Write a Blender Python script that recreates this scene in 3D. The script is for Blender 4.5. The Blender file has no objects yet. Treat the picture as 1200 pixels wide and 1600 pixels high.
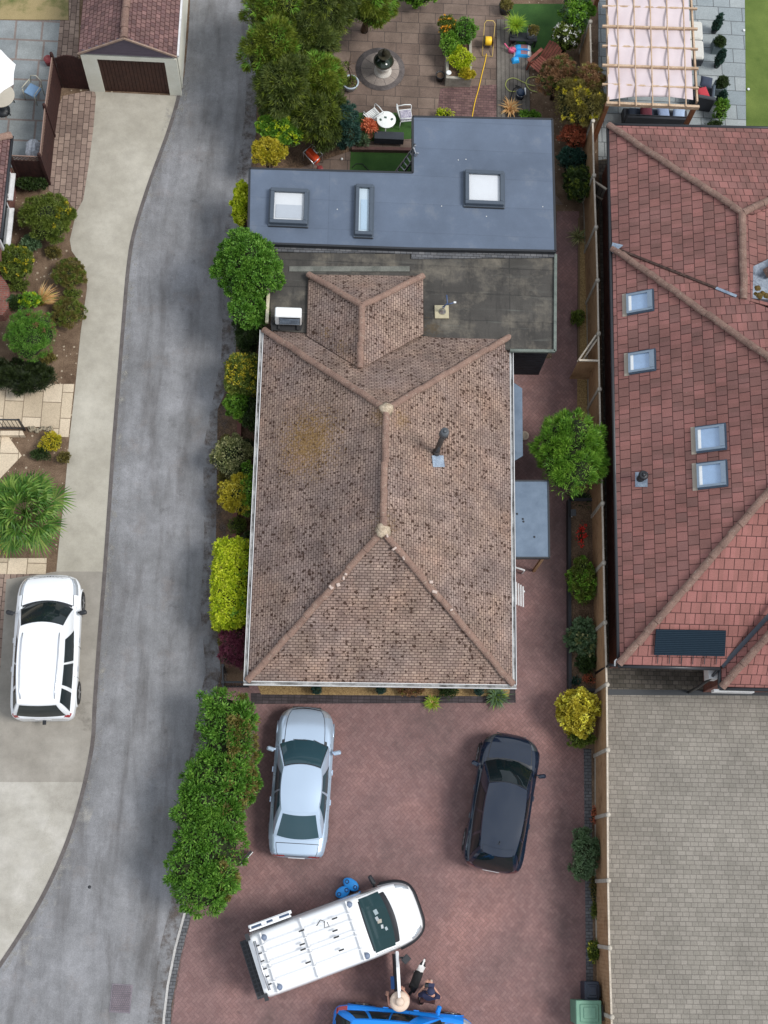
import bpy, bmesh, math, random
import numpy as np
from mathutils import Vector, Matrix

# ------------------------------------------------------------------ camera, world, sun
FPX = 2075.0; CAMH = 42.0
def _unit(v): v = np.array(v, float); return v / np.linalg.norm(v)
_D = _unit((-120, 600, FPX))                      # straight down, in lens coordinates (x right, y down, z forward)
_Nv = np.array((122, -7150, FPX), float); _Nv = _unit(_Nv - _D * _Nv.dot(_D))
_U = -_D; _E = np.cross(_Nv, _U)
scene = bpy.context.scene
cd = bpy.data.cameras.new('camera'); cam = bpy.data.objects.new('camera', cd); scene.collection.objects.link(cam)
cd.sensor_fit = 'HORIZONTAL'; cd.sensor_width = 36.0; cd.lens = FPX / 1200 * 36.0; cd.clip_start = 0.5; cd.clip_end = 2000
_r = Vector((_E[0], _Nv[0], _U[0])); _u = -Vector((_E[1], _Nv[1], _U[1])); _b = -Vector((_E[2], _Nv[2], _U[2]))
M = Matrix((( _r.x, _u.x, _b.x, 0), (_r.y, _u.y, _b.y, 0), (_r.z, _u.z, _b.z, CAMH), (0, 0, 0, 1)))
cam.matrix_world = M
scene.camera = cam

SUN_EL, SUN_AZ = math.radians(52), math.radians(100)   # azimuth clockwise from +Y
w = bpy.data.worlds.new('World'); scene.world = w; w.use_nodes = True
nt = w.node_tree; nt.nodes.clear()
out = nt.nodes.new('ShaderNodeOutputWorld'); bg = nt.nodes.new('ShaderNodeBackground')
sky = nt.nodes.new('ShaderNodeTexSky'); sky.sky_type = 'NISHITA'; sky.sun_disc = False
sky.sun_elevation = SUN_EL; sky.sun_rotation = SUN_AZ
tc = nt.nodes.new('ShaderNodeTexCoord'); ns = nt.nodes.new('ShaderNodeTexNoise'); ns.inputs['Scale'].default_value = 2.6; ns.inputs['Detail'].default_value = 5
rp = nt.nodes.new('ShaderNodeValToRGB'); rp.color_ramp.elements[0].position = .3; rp.color_ramp.elements[1].position = .6
rp.color_ramp.elements[0].color = (.62, .62, .62, 1); rp.color_ramp.elements[1].color = (.97, .97, .97, 1)
mx = nt.nodes.new('ShaderNodeMix'); mx.data_type = 'RGBA'
mx.inputs[7].default_value = (11.0, 11.8, 13.0, 1)       # high thin cloud
nt.links.new(tc.outputs['Generated'], ns.inputs['Vector']); nt.links.new(ns.outputs['Fac'], rp.inputs['Fac'])
nt.links.new(rp.outputs['Color'], mx.inputs[0]); nt.links.new(sky.outputs['Color'], mx.inputs[6])
nt.links.new(mx.outputs[2], bg.inputs['Color']); bg.inputs['Strength'].default_value = 0.055
nt.links.new(bg.outputs[0], out.inputs['Surface'])
sd = bpy.data.lights.new('sun', 'SUN'); so = bpy.data.objects.new('sun', sd); scene.collection.objects.link(so)
sd.energy = 2.1; sd.angle = math.radians(20); sd.color = (1, .975, .94)
_sdir = Vector((math.sin(SUN_AZ) * math.cos(SUN_EL), math.cos(SUN_AZ) * math.cos(SUN_EL), math.sin(SUN_EL)))
so.rotation_euler = _sdir.to_track_quat('Z', 'Y').to_euler(); so.location = (0, 0, 60)
vs = scene.view_settings; vs.view_transform = 'Standard'; vs.look = 'None'; vs.gamma = 1; vs.exposure = 0.5; vs.use_curve_mapping = False
scene.cycles.max_bounces = 6; scene.cycles.diffuse_bounces = 3; scene.cycles.transparent_max_bounces = 6

def wd(px, py):
    d = np.array((px - 600, py - 800, FPX)); return np.array((d.dot(_E), d.dot(_Nv), d.dot(_U)))
def P(px, py, z=0.0):                                   # photograph pixel -> the point at height z
    d = wd(px, py); t = (z - CAMH) / d[2]; return Vector((d[0] * t, d[1] * t, z))
def RP(px, py, p0, n):                                  # photograph pixel -> the point on a sloping plane
    d = Vector(wd(px, py)); o = Vector((0, 0, CAMH)); t = (Vector(p0) - o).dot(n) / d.dot(n); return o + d * t

# ------------------------------------------------------------------ object helpers
def coll(): return scene.collection
class MB:
    def __init__(s): s.v = []; s.f = []; s.uv = None; s.sm = []
    def add(s, vs, fs, smooth=False):
        b = len(s.v); s.v += [tuple(v) for v in vs]; s.f += [tuple(i + b for i in f) for f in fs]; s.sm += [smooth] * len(fs); return s
    def box(s, c, size, rz=0, rx=0, ry=0, taper=1.0):
        hx, hy, hz = [k / 2 for k in size]
        R = Matrix.Rotation(rz, 3, 'Z') @ Matrix.Rotation(ry, 3, 'Y') @ Matrix.Rotation(rx, 3, 'X'); c = Vector(c)
        vs = []
        for z, k in ((-hz, 1), (hz, taper)):
            for x, y in ((-hx, -hy), (hx, -hy), (hx, hy), (-hx, hy)): vs.append(c + R @ Vector((x * k, y * k, z)))
        return s.add(vs, [(3, 2, 1, 0), (4, 5, 6, 7), (0, 1, 5, 4), (1, 2, 6, 5), (2, 3, 7, 6), (3, 0, 4, 7)])
    def rbox(s, c, size, rz=0, b=.02):                  # box with chamfered top edges
        hx, hy, hz = [k / 2 for k in size]; R = Matrix.Rotation(rz, 3, 'Z'); c = Vector(c); vs = []
        for z, d in ((-hz, 0), (hz - b, 0), (hz, b)):
            k = min(b, hx * .5, hy * .5)
            ring = [(-hx + d + k, -hy + d), (hx - d - k, -hy + d), (hx - d, -hy + d + k), (hx - d, hy - d - k), (hx - d - k, hy - d), (-hx + d + k, hy - d), (-hx + d, hy - d - k), (-hx + d, -hy + d + k)]
            vs += [c + R @ Vector((x, y, z)) for x, y in ring]
        fs = [tuple(range(7, -1, -1)), tuple(range(16, 24))]
        for l in (0, 8):
            for i in range(8): fs.append((l + i, l + (i + 1) % 8, l + 8 + (i + 1) % 8, l + 8 + i))
        return s.add(vs, fs)
    def beam(s, a, b, w, h, up=(0, 0, 1)):
        a = Vector(a); b = Vector(b); d = (b - a).normalized(); up = Vector(up)
        if abs(d.dot(up)) > .98: up = Vector((0, 1, 0))
        x = d.cross(up).normalized(); y = x.cross(d).normalized(); vs = []
        for p in (a, b):
            for i, j in ((-1, -1), (1, -1), (1, 1), (-1, 1)): vs.append(p + x * (i * w / 2) + y * (j * h / 2))
        return s.add(vs, [(0, 1, 2, 3), (7, 6, 5, 4), (0, 4, 5, 1), (1, 5, 6, 2), (2, 6, 7, 3), (3, 7, 4, 0)])
    def tube(s, pts, r, n=8, r2=None, closed=False):
        pts = [Vector(p) for p in pts]; m = len(pts); vs = []; fs = []
        rs = [r if r2 is None else r + (r2 - r) * i / (m - 1) for i in range(m)] if not isinstance(r, (list, tuple)) else r
        prev = None
        for i, p in enumerate(pts):
            d = (pts[min(i + 1, m - 1)] - pts[max(i - 1, 0)]); d = d.normalized() if d.length > 1e-9 else Vector((0, 0, 1))
            if prev is None: a = d.orthogonal().normalized()
            else: a = (prev - d * prev.dot(d)).normalized()
            prev = a; b = d.cross(a)
            for k in range(n):
                t = 2 * math.pi * k / n; vs.append(p + (a * math.cos(t) + b * math.sin(t)) * rs[i])
        for i in range(m - 1):
            for k in range(n): fs.append((i * n + k, i * n + (k + 1) % n, (i + 1) * n + (k + 1) % n, (i + 1) * n + k))
        fs.append(tuple(range(n - 1, -1, -1))); fs.append(tuple((m - 1) * n + k for k in range(n)))
        return s.add(vs, fs, True)
    def lathe(s, prof, c=(0, 0, 0), n=24, sx=1, sy=1):
        c = Vector(c); vs = []; fs = []
        for r, z in prof:
            for k in range(n):
                t = 2 * math.pi * k / n; vs.append(c + Vector((r * math.cos(t) * sx, r * math.sin(t) * sy, z)))
        for i in range(len(prof) - 1):
            for k in range(n): fs.append((i * n + k, i * n + (k + 1) % n, (i + 1) * n + (k + 1) % n, (i + 1) * n + k))
        fs.append(tuple(range(n - 1, -1, -1))); fs.append(tuple((len(prof) - 1) * n + k for k in range(n)))
        return s.add(vs, fs, True)
    def prism(s, bot, top):
        n = len(bot); vs = list(bot) + list(top)
        fs = [tuple(range(n - 1, -1, -1)), tuple(range(n, 2 * n))] + [(i, (i + 1) % n, n + (i + 1) % n, n + i) for i in range(n)]
        return s.add(vs, fs)
    def pprism(s, pxs, z0, z1):                         # top outline from pixels at z1, straight down to z0
        top = [P(x, y, z1) for x, y in pxs]; top = ccw(top); return s.prism([Vector((p.x, p.y, z0)) for p in top], top)
    def grid(s, G, smooth=True, flip=False):            # G[i][j] points
        n = len(G); m = len(G[0]); vs = [p for r in G for p in r]; fs = []
        for i in range(n - 1):
            for j in range(m - 1):
                q = (i * m + j, i * m + j + 1, (i + 1) * m + j + 1, (i + 1) * m + j); fs.append(q[::-1] if flip else q)
        return s.add(vs, fs, smooth)
def ccw(p):
    a = sum(p[i].x * p[(i + 1) % len(p)].y - p[(i + 1) % len(p)].x * p[i].y for i in range(len(p)))
    return p if a > 0 else p[::-1]
def link(name, me, mat, parent=None):
    o = bpy.data.objects.new(name, me); coll().objects.link(o)
    if mat is not None:
        for m in (mat if isinstance(mat, (list, tuple)) else [mat]): me.materials.append(m)
    if parent is not None:
        o.parent = parent
        if parent.get('_w'): o.matrix_parent_inverse = Matrix.Translation(-Vector(parent['_w']))
    return o
def obj(name, mb, mat, parent=None, base=None, bevel=0, recalc=False):
    me = bpy.data.meshes.new(name)
    v = mb.v
    if base is not None: b = Vector(base); v = [tuple(Vector(p) - b) for p in v]
    me.from_pydata([tuple(p) for p in v], [], mb.f); me.update()
    me.polygons.foreach_set('use_smooth', mb.sm)
    if recalc:
        bm = bmesh.new(); bm.from_mesh(me); bmesh.ops.recalc_face_normals(bm, faces=bm.faces); bm.to_mesh(me); bm.free()
    o = link(name, me, mat, parent)
    if base is not None: o.location = base
    if bevel:
        m = o.modifiers.new('bevel', 'BEVEL'); m.width = bevel; m.segments = 2; m.limit_method = 'ANGLE'; m.angle_limit = math.radians(50)
    if any(mb.sm) and not all(mb.sm): pass
    return o
def tag(o, label=None, cat=None, group=None, kind=None):
    if label: o['label'] = label
    if cat: o['category'] = cat
    if group: o['group'] = group
    if kind: o['kind'] = kind
    return o
def thing(name, label, cat, base=(0, 0, 0), group=None, world=True):
    o = bpy.data.objects.new(name, None); coll().objects.link(o); o.location = base; o.empty_display_size = .3
    if world: o['_w'] = list(base)
    return tag(o, label, cat, group)
def struct(name, mb, mat): o = obj(name, mb, mat); o['kind'] = 'structure'; return o
def copytree(o, parent=None):
    c = o.copy(); coll().objects.link(c)
    if parent: c.parent = parent
    for ch in list(o.children): copytree(ch, c)
    return c

# ------------------------------------------------------------------ materials
def S(r, g, b, k=.8): return tuple(k * ((x / 255) ** 2.2) for x in (r, g, b)) + (1,)
class NT:
    def __init__(s, name):
        s.m = bpy.data.materials.new(name); s.m.use_nodes = True; s.t = s.m.node_tree; s.b = s.t.nodes['Principled BSDF']; s._pos = None
    def n(s, t, **kw):
        x = s.t.nodes.new(t)
        for k, v in kw.items(): setattr(x, k, v)
        return x
    def l(s, a, b): s.t.links.new(a, b)
    def inp(s, sock, v):
        if isinstance(v, bpy.types.NodeSocket): s.l(v, sock)
        else: sock.default_value = v
    def ma(s, op, a, b=0.0, c=None):
        x = s.n('ShaderNodeMath', operation=op); s.inp(x.inputs[0], a); s.inp(x.inputs[1], b)
        if c is not None: s.inp(x.inputs[2], c)
        return x.outputs[0]
    def co(s, kind, rot=0, scale=(1, 1, 1), loc=(0, 0, 0)):
        if kind == 'pos': o = s.n('ShaderNodeNewGeometry').outputs['Position']
        elif kind == 'uv': o = s.n('ShaderNodeTexCoord').outputs['UV']
        else: o = s.n('ShaderNodeTexCoord').outputs['Object']
        if rot or scale != (1, 1, 1) or loc != (0, 0, 0):
            mp = s.n('ShaderNodeMapping'); mp.inputs['Rotation'].default_value = (0, 0, rot); mp.inputs['Scale'].default_value = scale; mp.inputs['Location'].default_value = loc
            s.l(o, mp.inputs['Vector']); o = mp.outputs[0]
        return o
    def noise(s, co, scale, detail=4, rough=.55, dist=0):
        x = s.n('ShaderNodeTexNoise'); x.inputs['Scale'].default_value = scale; x.inputs['Detail'].default_value = detail; x.inputs['Roughness'].default_value = rough
        x.inputs['Distortion'].default_value = dist; s.l(co, x.inputs['Vector']); return x.outputs['Fac']
    def ramp(s, f, stops, interp='LINEAR'):
        x = s.n('ShaderNodeValToRGB'); cr = x.color_ramp; cr.interpolation = interp
        while len(cr.elements) < len(stops): cr.elements.new(.5)
        for e, (p, c) in zip(cr.elements, stops):
            e.position = p; e.color = c if isinstance(c, tuple) else (c, c, c, 1)
        s.l(f, x.inputs['Fac']); return x.outputs['Color']
    def mix(s, f, a, b, mode='MIX'):
        x = s.n('ShaderNodeMix', data_type='RGBA', blend_type=mode); s.inp(x.inputs[0], f); s.inp(x.inputs[6], a); s.inp(x.inputs[7], b); return x.outputs[2]
    def bump(s, h, st=.3, dist=.02):
        x = s.n('ShaderNodeBump'); x.inputs['Strength'].default_value = st; x.inputs['Distance'].default_value = dist; s.l(h, x.inputs['Height']); s.l(x.outputs[0], s.b.inputs['Normal'])
    def fin(s, col, rough=.85, metal=0, spec=.5, coat=0):
        s.inp(s.b.inputs['Base Color'], col); s.inp(s.b.inputs['Roughness'], rough); s.b.inputs['Metallic'].default_value = metal
        s.b.inputs['Specular IOR Level'].default_value = spec; s.b.inputs['Coat Weight'].default_value = coat; s.b.inputs['Coat Roughness'].default_value = .03; return s.m
def mottled(name, c1, c2, scale=3, rough=.85, bump=.2, fine=40, metal=0, spec=.4, coat=0, co='pos', dist=.01, fineamt=.25, c3=None):
    t = NT(name); c = t.co(co); a = t.noise(c, scale, 6, .6); st = [(.3, c1), (.7, c2)]
    if c3: st = [(.28, c1), (.5, c2), (.72, c3)]
    col = t.ramp(a, st); f = t.noise(c, fine, 3)
    col = t.mix(1.0, col, t.ramp(f, [(.3, 1 - fineamt), (.7, 1 + fineamt)]), 'MULTIPLY')
    if bump: t.bump(f, bump, dist)
    return t.fin(col, rough, metal, spec, coat)
def plain(name, c, rough=.5, metal=0, spec=.5, coat=0, var=.06, scale=8): return mottled(name, tuple(x * (1 - var) for x in c[:3]) + (1,), tuple(x * (1 + var) for x in c[:3]) + (1,), scale, rough, 0, 60, metal, spec, coat, 'obj', fineamt=var)
def bricks(name, c1, c2, cm, bw, bh, ms=.008, off=.5, co='pos', rot=0, dirt=(.7, 1.15), dscale=1.5, fine=30, rough=.9, bumpd=.01, smooth=.1, fineamt=.15, freq=2, squash=1, loc=(0, 0, 0), bstr=.6, dirtc=None, warp=0):
    t = NT(name); c = t.co(co, rot, loc=loc)
    cw = c
    if warp:
        nz = t.n('ShaderNodeTexNoise'); nz.inputs['Scale'].default_value = 6; t.l(c, nz.inputs['Vector'])
        vm = t.n('ShaderNodeVectorMath', operation='MULTIPLY_ADD'); t.l(nz.outputs['Color'], vm.inputs[0]); vm.inputs[1].default_value = (warp, warp, 0); t.l(c, vm.inputs[2]); cw = vm.outputs[0]
    x = t.n('ShaderNodeTexBrick'); x.offset = off; x.offset_frequency = freq; x.squash = squash
    x.inputs['Color1'].default_value = c1; x.inputs['Color2'].default_value = c2; x.inputs['Mortar'].default_value = cm; x.inputs['Scale'].default_value = 1
    x.inputs['Mortar Size'].default_value = ms; x.inputs['Mortar Smooth'].default_value = smooth; x.inputs['Brick Width'].default_value = bw; x.inputs['Row Height'].default_value = bh
    t.l(cw, x.inputs['Vector'])
    a = t.noise(c, dscale, 6, .62); f = t.noise(c, fine, 3)
    col = t.mix(1, x.outputs['Color'], t.ramp(a, [(.32, dirtc or dirt[0]), (.68, dirt[1])]), 'MULTIPLY')
    col = t.mix(1, col, t.ramp(f, [(.3, 1 - fineamt), (.7, 1 + fineamt)]), 'MULTIPLY')
    h = t.ma('SUBTRACT', t.ma('MULTIPLY', f, .3), x.outputs['Fac']); t.bump(h, bstr, bumpd)
    t.x = x; t.col = col; t.c = c; t.fin(col, rough, spec=.3); return t
# herringbone block paving: two-by-one blocks laid at forty-five degrees
def herring():
    t = NT('red_herringbone_blocks'); c = t.co('pos', math.radians(45), (10, 10, 10))
    sp = t.n('ShaderNodeSeparateXYZ'); t.l(c, sp.inputs[0]); x, y = sp.outputs[0], sp.outputs[1]
    i = t.ma('FLOOR', x); j = t.ma('FLOOR', y); fx = t.ma('FRACT', x); fy = t.ma('FRACT', y)
    k = t.ma('FLOORED_MODULO', t.ma('SUBTRACT', i, j), 4.0)
    eq = lambda v: t.ma('COMPARE', k, float(v), .1)
    k0, k1, k2, k3 = eq(0), eq(1), eq(2), eq(3)
    d1 = t.ma('ADD', fx, k1); d2 = t.ma('ADD', t.ma('SUBTRACT', 1.0, fx), k0); d3 = t.ma('ADD', fy, k2); d4 = t.ma('ADD', t.ma('SUBTRACT', 1.0, fy), k3)
    d = t.ma('MINIMUM', t.ma('MINIMUM', d1, d2), t.ma('MINIMUM', d3, d4))
    cb = t.n('ShaderNodeCombineXYZ'); t.l(t.ma('SUBTRACT', i, k1), cb.inputs[0]); t.l(t.ma('SUBTRACT', j, k2), cb.inputs[1])
    wn = t.n('ShaderNodeTexWhiteNoise', noise_dimensions='2D'); t.l(cb.outputs[0], wn.inputs[0])
    g = t.co('pos'); big = t.noise(g, .3, 6, .65); med = t.noise(g, 2.2, 5, .65); fi = t.noise(g, 45, 3)
    col = t.ramp(wn.outputs['Value'], [(0, S(148, 118, 113)), (.5, S(154, 124, 119)), (1, S(161, 130, 124))])
    col = t.mix(1, col, t.ramp(big, [(.3, S(190, 196, 200, 1)), (.5, S(232, 228, 232, 1)), (.7, S(268, 254, 252, 1))]), 'MULTIPLY')
    col = t.mix(1, col, t.ramp(med, [(.3, .84), (.7, 1.1)]), 'MULTIPLY'); col = t.mix(1, col, t.ramp(fi, [(.3, .84), (.7, 1.16)]), 'MULTIPLY')
    col = t.mix(t.ramp(t.noise(g, 1.7, 5, .8), [(.64, 0.0), (.72, .55)]), col, S(92, 76, 74)); col = t.mix(t.ramp(t.noise(g, 5, 5, .85), [(.7, 0.0), (.75, .6)]), col, S(190, 170, 166))
    jn = t.ma('LESS_THAN', d, .07); col = t.mix(t.ma('MULTIPLY', jn, .55), col, S(104, 88, 88))
    t.bump(t.ma('SUBTRACT', t.ma('MULTIPLY', fi, .3), jn), .5, .006); return t.fin(col, .9, spec=.3)
def leafmat(name, c1, c2, c3=None, trans=.3, clump=2.2, rough=.55):
    t = NT(name); g = t.n('ShaderNodeNewGeometry'); st = [(0, c1), (1, c2)] if c3 is None else [(0, c1), (.5, c2), (1, c3)]
    nz = t.noise(g.outputs['Position'], clump, 3)
    f = t.ma('ADD', t.ma('MULTIPLY', g.outputs['Random Per Island'], .6), t.ma('MULTIPLY', t.ma('SUBTRACT', nz, .3), 1.0))
    col = t.ramp(f, st); t.fin(col, rough, spec=.35)
    tr = t.n('ShaderNodeBsdfTranslucent'); t.l(col, tr.inputs['Color']); mxs = t.n('ShaderNodeMixShader'); mxs.inputs[0].default_value = trans
    o = t.t.nodes['Material Output']; t.l(t.b.outputs[0], mxs.inputs[1]); t.l(tr.outputs[0], mxs.inputs[2]); t.l(mxs.outputs[0], o.inputs['Surface']); return t.m
def glass(name, c=(.012, .02, .022, 1), rough=.04, spec=.5): return NT(name).fin(c, rough, 0, spec, 0)
def paint(name, c, metal=0, coat=.0): return NT(name).fin(c, .22 if metal else .12, metal, .5, coat)

MT = {}
MT['white_trim'] = mottled('white_upvc', S(215, 215, 215), S(240, 240, 240), 6, .5, .05, fineamt=.08)
MT['gutter_debris'] = mottled('gutter_debris', S(45, 40, 35), S(200, 200, 198), 2.2, .9, .3, fineamt=.3)
MT['black_trim'] = plain('black_plastic', (.018, .02, .024, 1), .45)
MT['rubber'] = plain('tyre_rubber', (.02, .02, .021, 1), .8)
MT['alloy'] = plain('alloy_wheel', (.45, .46, .48, 1), .35, .8)
MT['chrome'] = plain('steel', (.6, .61, .63, 1), .3, .9)
MT['galv'] = mottled('galvanised_lead', S(120, 135, 155), S(170, 185, 200), 5, .55, .1, metal=.2)
MT['carglass'] = glass('car_glass')
MT['render_wall'] = mottled('cream_render', S(228, 226, 208), S(243, 242, 228), 2, .9, .15, fineamt=.06)
MT['dark_clad'] = mottled('dark_cladding', S(28, 32, 38), S(44, 48, 55), 4, .7, .2)
MT['brown_wood'] = mottled('dark_brown_stained_wood', S(50, 30, 28), S(70, 42, 38), 6, .8, .2, 60)
MT['red_brick'] = bricks('red_brick_wall', S(120, 70, 62), S(150, 92, 80), S(130, 118, 110), .225, .075, .01, co='obj').m
MT['concrete_post'] = mottled('pale_concrete_post', S(172, 164, 150), S(204, 196, 182), 5, .9, .15)
MT['fence_wood'] = mottled('larch_fence_board', S(146, 112, 80), S(184, 148, 112), 2.2, .85, .25, 50, c3=S(168, 128, 90))
MT['fence_cap'] = mottled('pale_timber_cap', S(186, 174, 156), S(212, 200, 184), 4, .85, .1)
MT['terracotta'] = plain('terracotta', S(200, 140, 105), .85)
MT['soil'] = mottled('garden_soil', S(82, 66, 52), S(128, 104, 84), 2.5, .95, .8, 22, dist=.04, fineamt=.5)
MT['bark'] = mottled('bark', S(70, 55, 42), S(105, 85, 66), 8, .95, .5, 30)
MT['cloth_white'] = plain('white_canvas', (.78, .78, .78, 1), .85)
MT['plastic_white'] = plain('white_plastic', (.72, .73, .72, 1), .45)
def autouv(o):
    me = o.data; uv = me.uv_layers.new(name='UVMap')
    for p in me.polygons:
        n = p.normal
        if abs(n.z) > .8: a, b = Vector((1, 0, 0)), Vector((0, 1, 0))
        else:
            a = Vector((-n.y, n.x, 0)).normalized(); b = n.cross(a)
            if b.z < 0: b = -b
        for li in p.loop_indices:
            v = me.vertices[me.loops[li].vertex_index].co; uv.data[li].uv = (v.dot(a), v.dot(b))
    return o
MT['red_brick'] = bricks('red_brick_wall', S(120, 70, 62), S(150, 92, 80), S(130, 118, 110), .225, .075, .01, co='uv').m
MT['herring'] = herring()
MT['grey_blocks'] = bricks('grey_block_paving', S(140, 135, 126), S(155, 149, 140), S(118, 113, 106), .2, .14, .009, .4, dirt=(.84, 1.1), dscale=.7, freq=3, squash=1.3, fineamt=.12).m
MT['dark_blocks'] = bricks('dark_block_paving', S(88, 84, 76), S(112, 106, 98), S(70, 68, 64), .2, .14, .01, .4, dirt=(.65, 1.2), dscale=1.2).m  # darker colours of the neighbour's grey blocks
MT['beige_blocks'] = bricks('beige_block_path', S(136, 116, 106), S(170, 148, 134), S(90, 76, 70), .3, .2, .012, .5, rot=math.radians(90), dirt=(.7, 1.15), dscale=.8).m
MT['slabs_brown'] = bricks('brown_patio_slabs', S(120, 103, 93), S(136, 118, 106), S(92, 82, 76), .62, .45, .012, .37, dirt=(.62, 1.18), dscale=.9, freq=2, squash=1.4).m
MT['slabs_grey'] = bricks('grey_patio_slabs', S(142, 148, 150), S(158, 163, 162), S(140, 128, 122), .95, .82, .05, .12, dirt=(.72, 1.12), dscale=.9, smooth=.6).m
MT['slabs_blue'] = bricks('blue_grey_sandstone', S(146, 156, 160), S(176, 182, 182), S(104, 108, 110), .9, .6, .014, .42, dirt=(.88, 1.06), dscale=.8, squash=.7, freq=2).m
MT['slabs_cream'] = bricks('cream_paving', S(200, 182, 156), S(222, 204, 178), S(140, 124, 104), .92, .62, .014, .4, rot=math.radians(90), dirt=(.88, 1.06), dscale=.8).m
MT['purple_blocks'] = bricks('purple_block_paving', S(104, 80, 80), S(130, 102, 98), S(90, 74, 70), .2, .1, .008, .5, dirt=(.7, 1.2), dscale=2.5).m
MT['edge_blocks'] = bricks('blue_grey_edging_blocks', S(98, 100, 104), S(118, 118, 120), S(74, 74, 76), .2, .1, .01, .5, dirt=(.75, 1.15)).m
MT['dark_edge'] = bricks('dark_front_blocks', S(70, 64, 66), S(86, 78, 80), S(56, 52, 52), .2, .1, .008, 0, dirt=(.75, 1.2)).m
MT['decking'] = bricks('weathered_decking', S(104, 98, 92), S(128, 122, 114), S(64, 58, 54), 3.0, .15, .008, .3, rot=math.radians(90), dirt=(.65, 1.2), dscale=1.6).m
MT['turf'] = mottled('artificial_turf', S(52, 84, 40), S(70, 104, 50), 1.5, .95, .5, 90, fineamt=.3)
MT['lawn'] = mottled('mown_lawn', S(84, 104, 46), S(116, 132, 66), .9, .95, .6, 60, fineamt=.35)
MT['dry_lawn'] = mottled('dry_patchy_lawn', S(88, 100, 50), S(160, 144, 104), 1.4, .95, .6, 60, fineamt=.3, c3=S(170, 152, 112))
MT['gravel'] = mottled('golden_gravel', S(120, 96, 62), S(190, 160, 112), 26, .95, .7, 60, fineamt=.4)
def mulchmat():
    t = NT('bark_mulch_with_chips'); g = t.co('pos'); col = t.ramp(t.noise(g, 1.6, 6, .65), [(.3, S(92, 74, 60)), (.7, S(142, 120, 100))]); f = t.noise(g, 28, 4, .7)
    col = t.mix(1, col, t.ramp(f, [(.3, .6), (.7, 1.4)]), 'MULTIPLY'); v = t.n('ShaderNodeTexVoronoi'); v.inputs['Scale'].default_value = 9; t.l(g, v.inputs['Vector']); sp = t.n('ShaderNodeSeparateColor'); t.l(v.outputs['Color'], sp.inputs[0])
    hit = t.ma('MULTIPLY', t.ma('LESS_THAN', v.outputs['Distance'], t.ma('MULTIPLY', sp.outputs[1], .35)), t.ma('LESS_THAN', sp.outputs[0], t.ma('MULTIPLY_ADD', t.noise(g, .8, 3), 1.2, -.25))); col = t.mix(t.ma('MULTIPLY', hit, .75), col, S(200, 184, 160)); t.bump(f, .8, .03); return t.fin(col, .95, spec=.2)
MT['mulch'] = mulchmat()
MT['mulch_plain'] = mottled('bark_mulch', S(98, 80, 64), S(150, 128, 106), 1.6, .95, .8, 26, dist=.03, fineamt=.42)
MT['kerb'] = mottled('weathered_kerb_channel', S(92, 86, 84), S(112, 106, 104), 3, .95, .3, 40)
MT['pale_line'] = mottled('pale_kerb_line', S(175, 172, 168), S(205, 202, 198), 4, .9)
MT['stain'] = None
# tarmac with long worn bands that run with the lane, plus repair stains
def asphalt():
    t = NT('worn_tarmac'); g = t.co('pos'); st = t.co('pos', 0, (1, .16, 1))
    a = t.noise(st, 1.7, 6, .6, .3); b = t.noise(g, .55, 6, .62); c = t.noise(g, 3.2, 5, .65); f = t.noise(g, 38, 3)
    col = t.ramp(b, [(.3, S(122, 122, 123)), (.5, S(136, 136, 138)), (.7, S(152, 152, 155))])
    col = t.mix(1, col, t.ramp(a, [(.33, S(208, 205, 203, 1)), (.5, .97), (.7, 1.16)]), 'MULTIPLY')
    col = t.mix(t.ramp(t.noise(g, .9, 5, .7), [(.55, 0.0), (.7, .35)]), col, S(132, 122, 116))
    col = t.mix(1, col, t.ramp(c, [(.3, .88), (.7, 1.1)]), 'MULTIPLY'); col = t.mix(1, col, t.ramp(f, [(.3, .84), (.7, 1.18)]), 'MULTIPLY')
    t.bump(f, .4, .008); return t.fin(col, .85, spec=.35)
MT['tarmac'] = asphalt()
def concrete(name, c1, c2, c3, cracks=False):
    t = NT(name); g = t.co('pos'); a = t.noise(g, .55, 7, .62); b = t.noise(g, 2.6, 6, .65); f = t.noise(g, 45, 3)
    col = t.ramp(a, [(.3, c1), (.5, c2), (.7, c3)]); col = t.mix(1, col, t.ramp(b, [(.3, .87), (.55, 1.0), (.75, 1.08)]), 'MULTIPLY')
    col = t.mix(1, col, t.ramp(f, [(.3, .93), (.7, 1.07)]), 'MULTIPLY'); t.bump(f, .3, .004); return t.fin(col, .9, spec=.3)
MT['conc_a'] = concrete('buff_concrete', S(168, 162, 148), S(182, 176, 162), S(196, 190, 176))
MT['conc_b'] = concrete('weathered_grey_concrete', S(146, 140, 130), S(160, 154, 144), S(176, 170, 160))
MT['conc_c'] = concrete('pale_blotchy_concrete', S(156, 150, 140), S(184, 179, 168), S(204, 199, 190))

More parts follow.
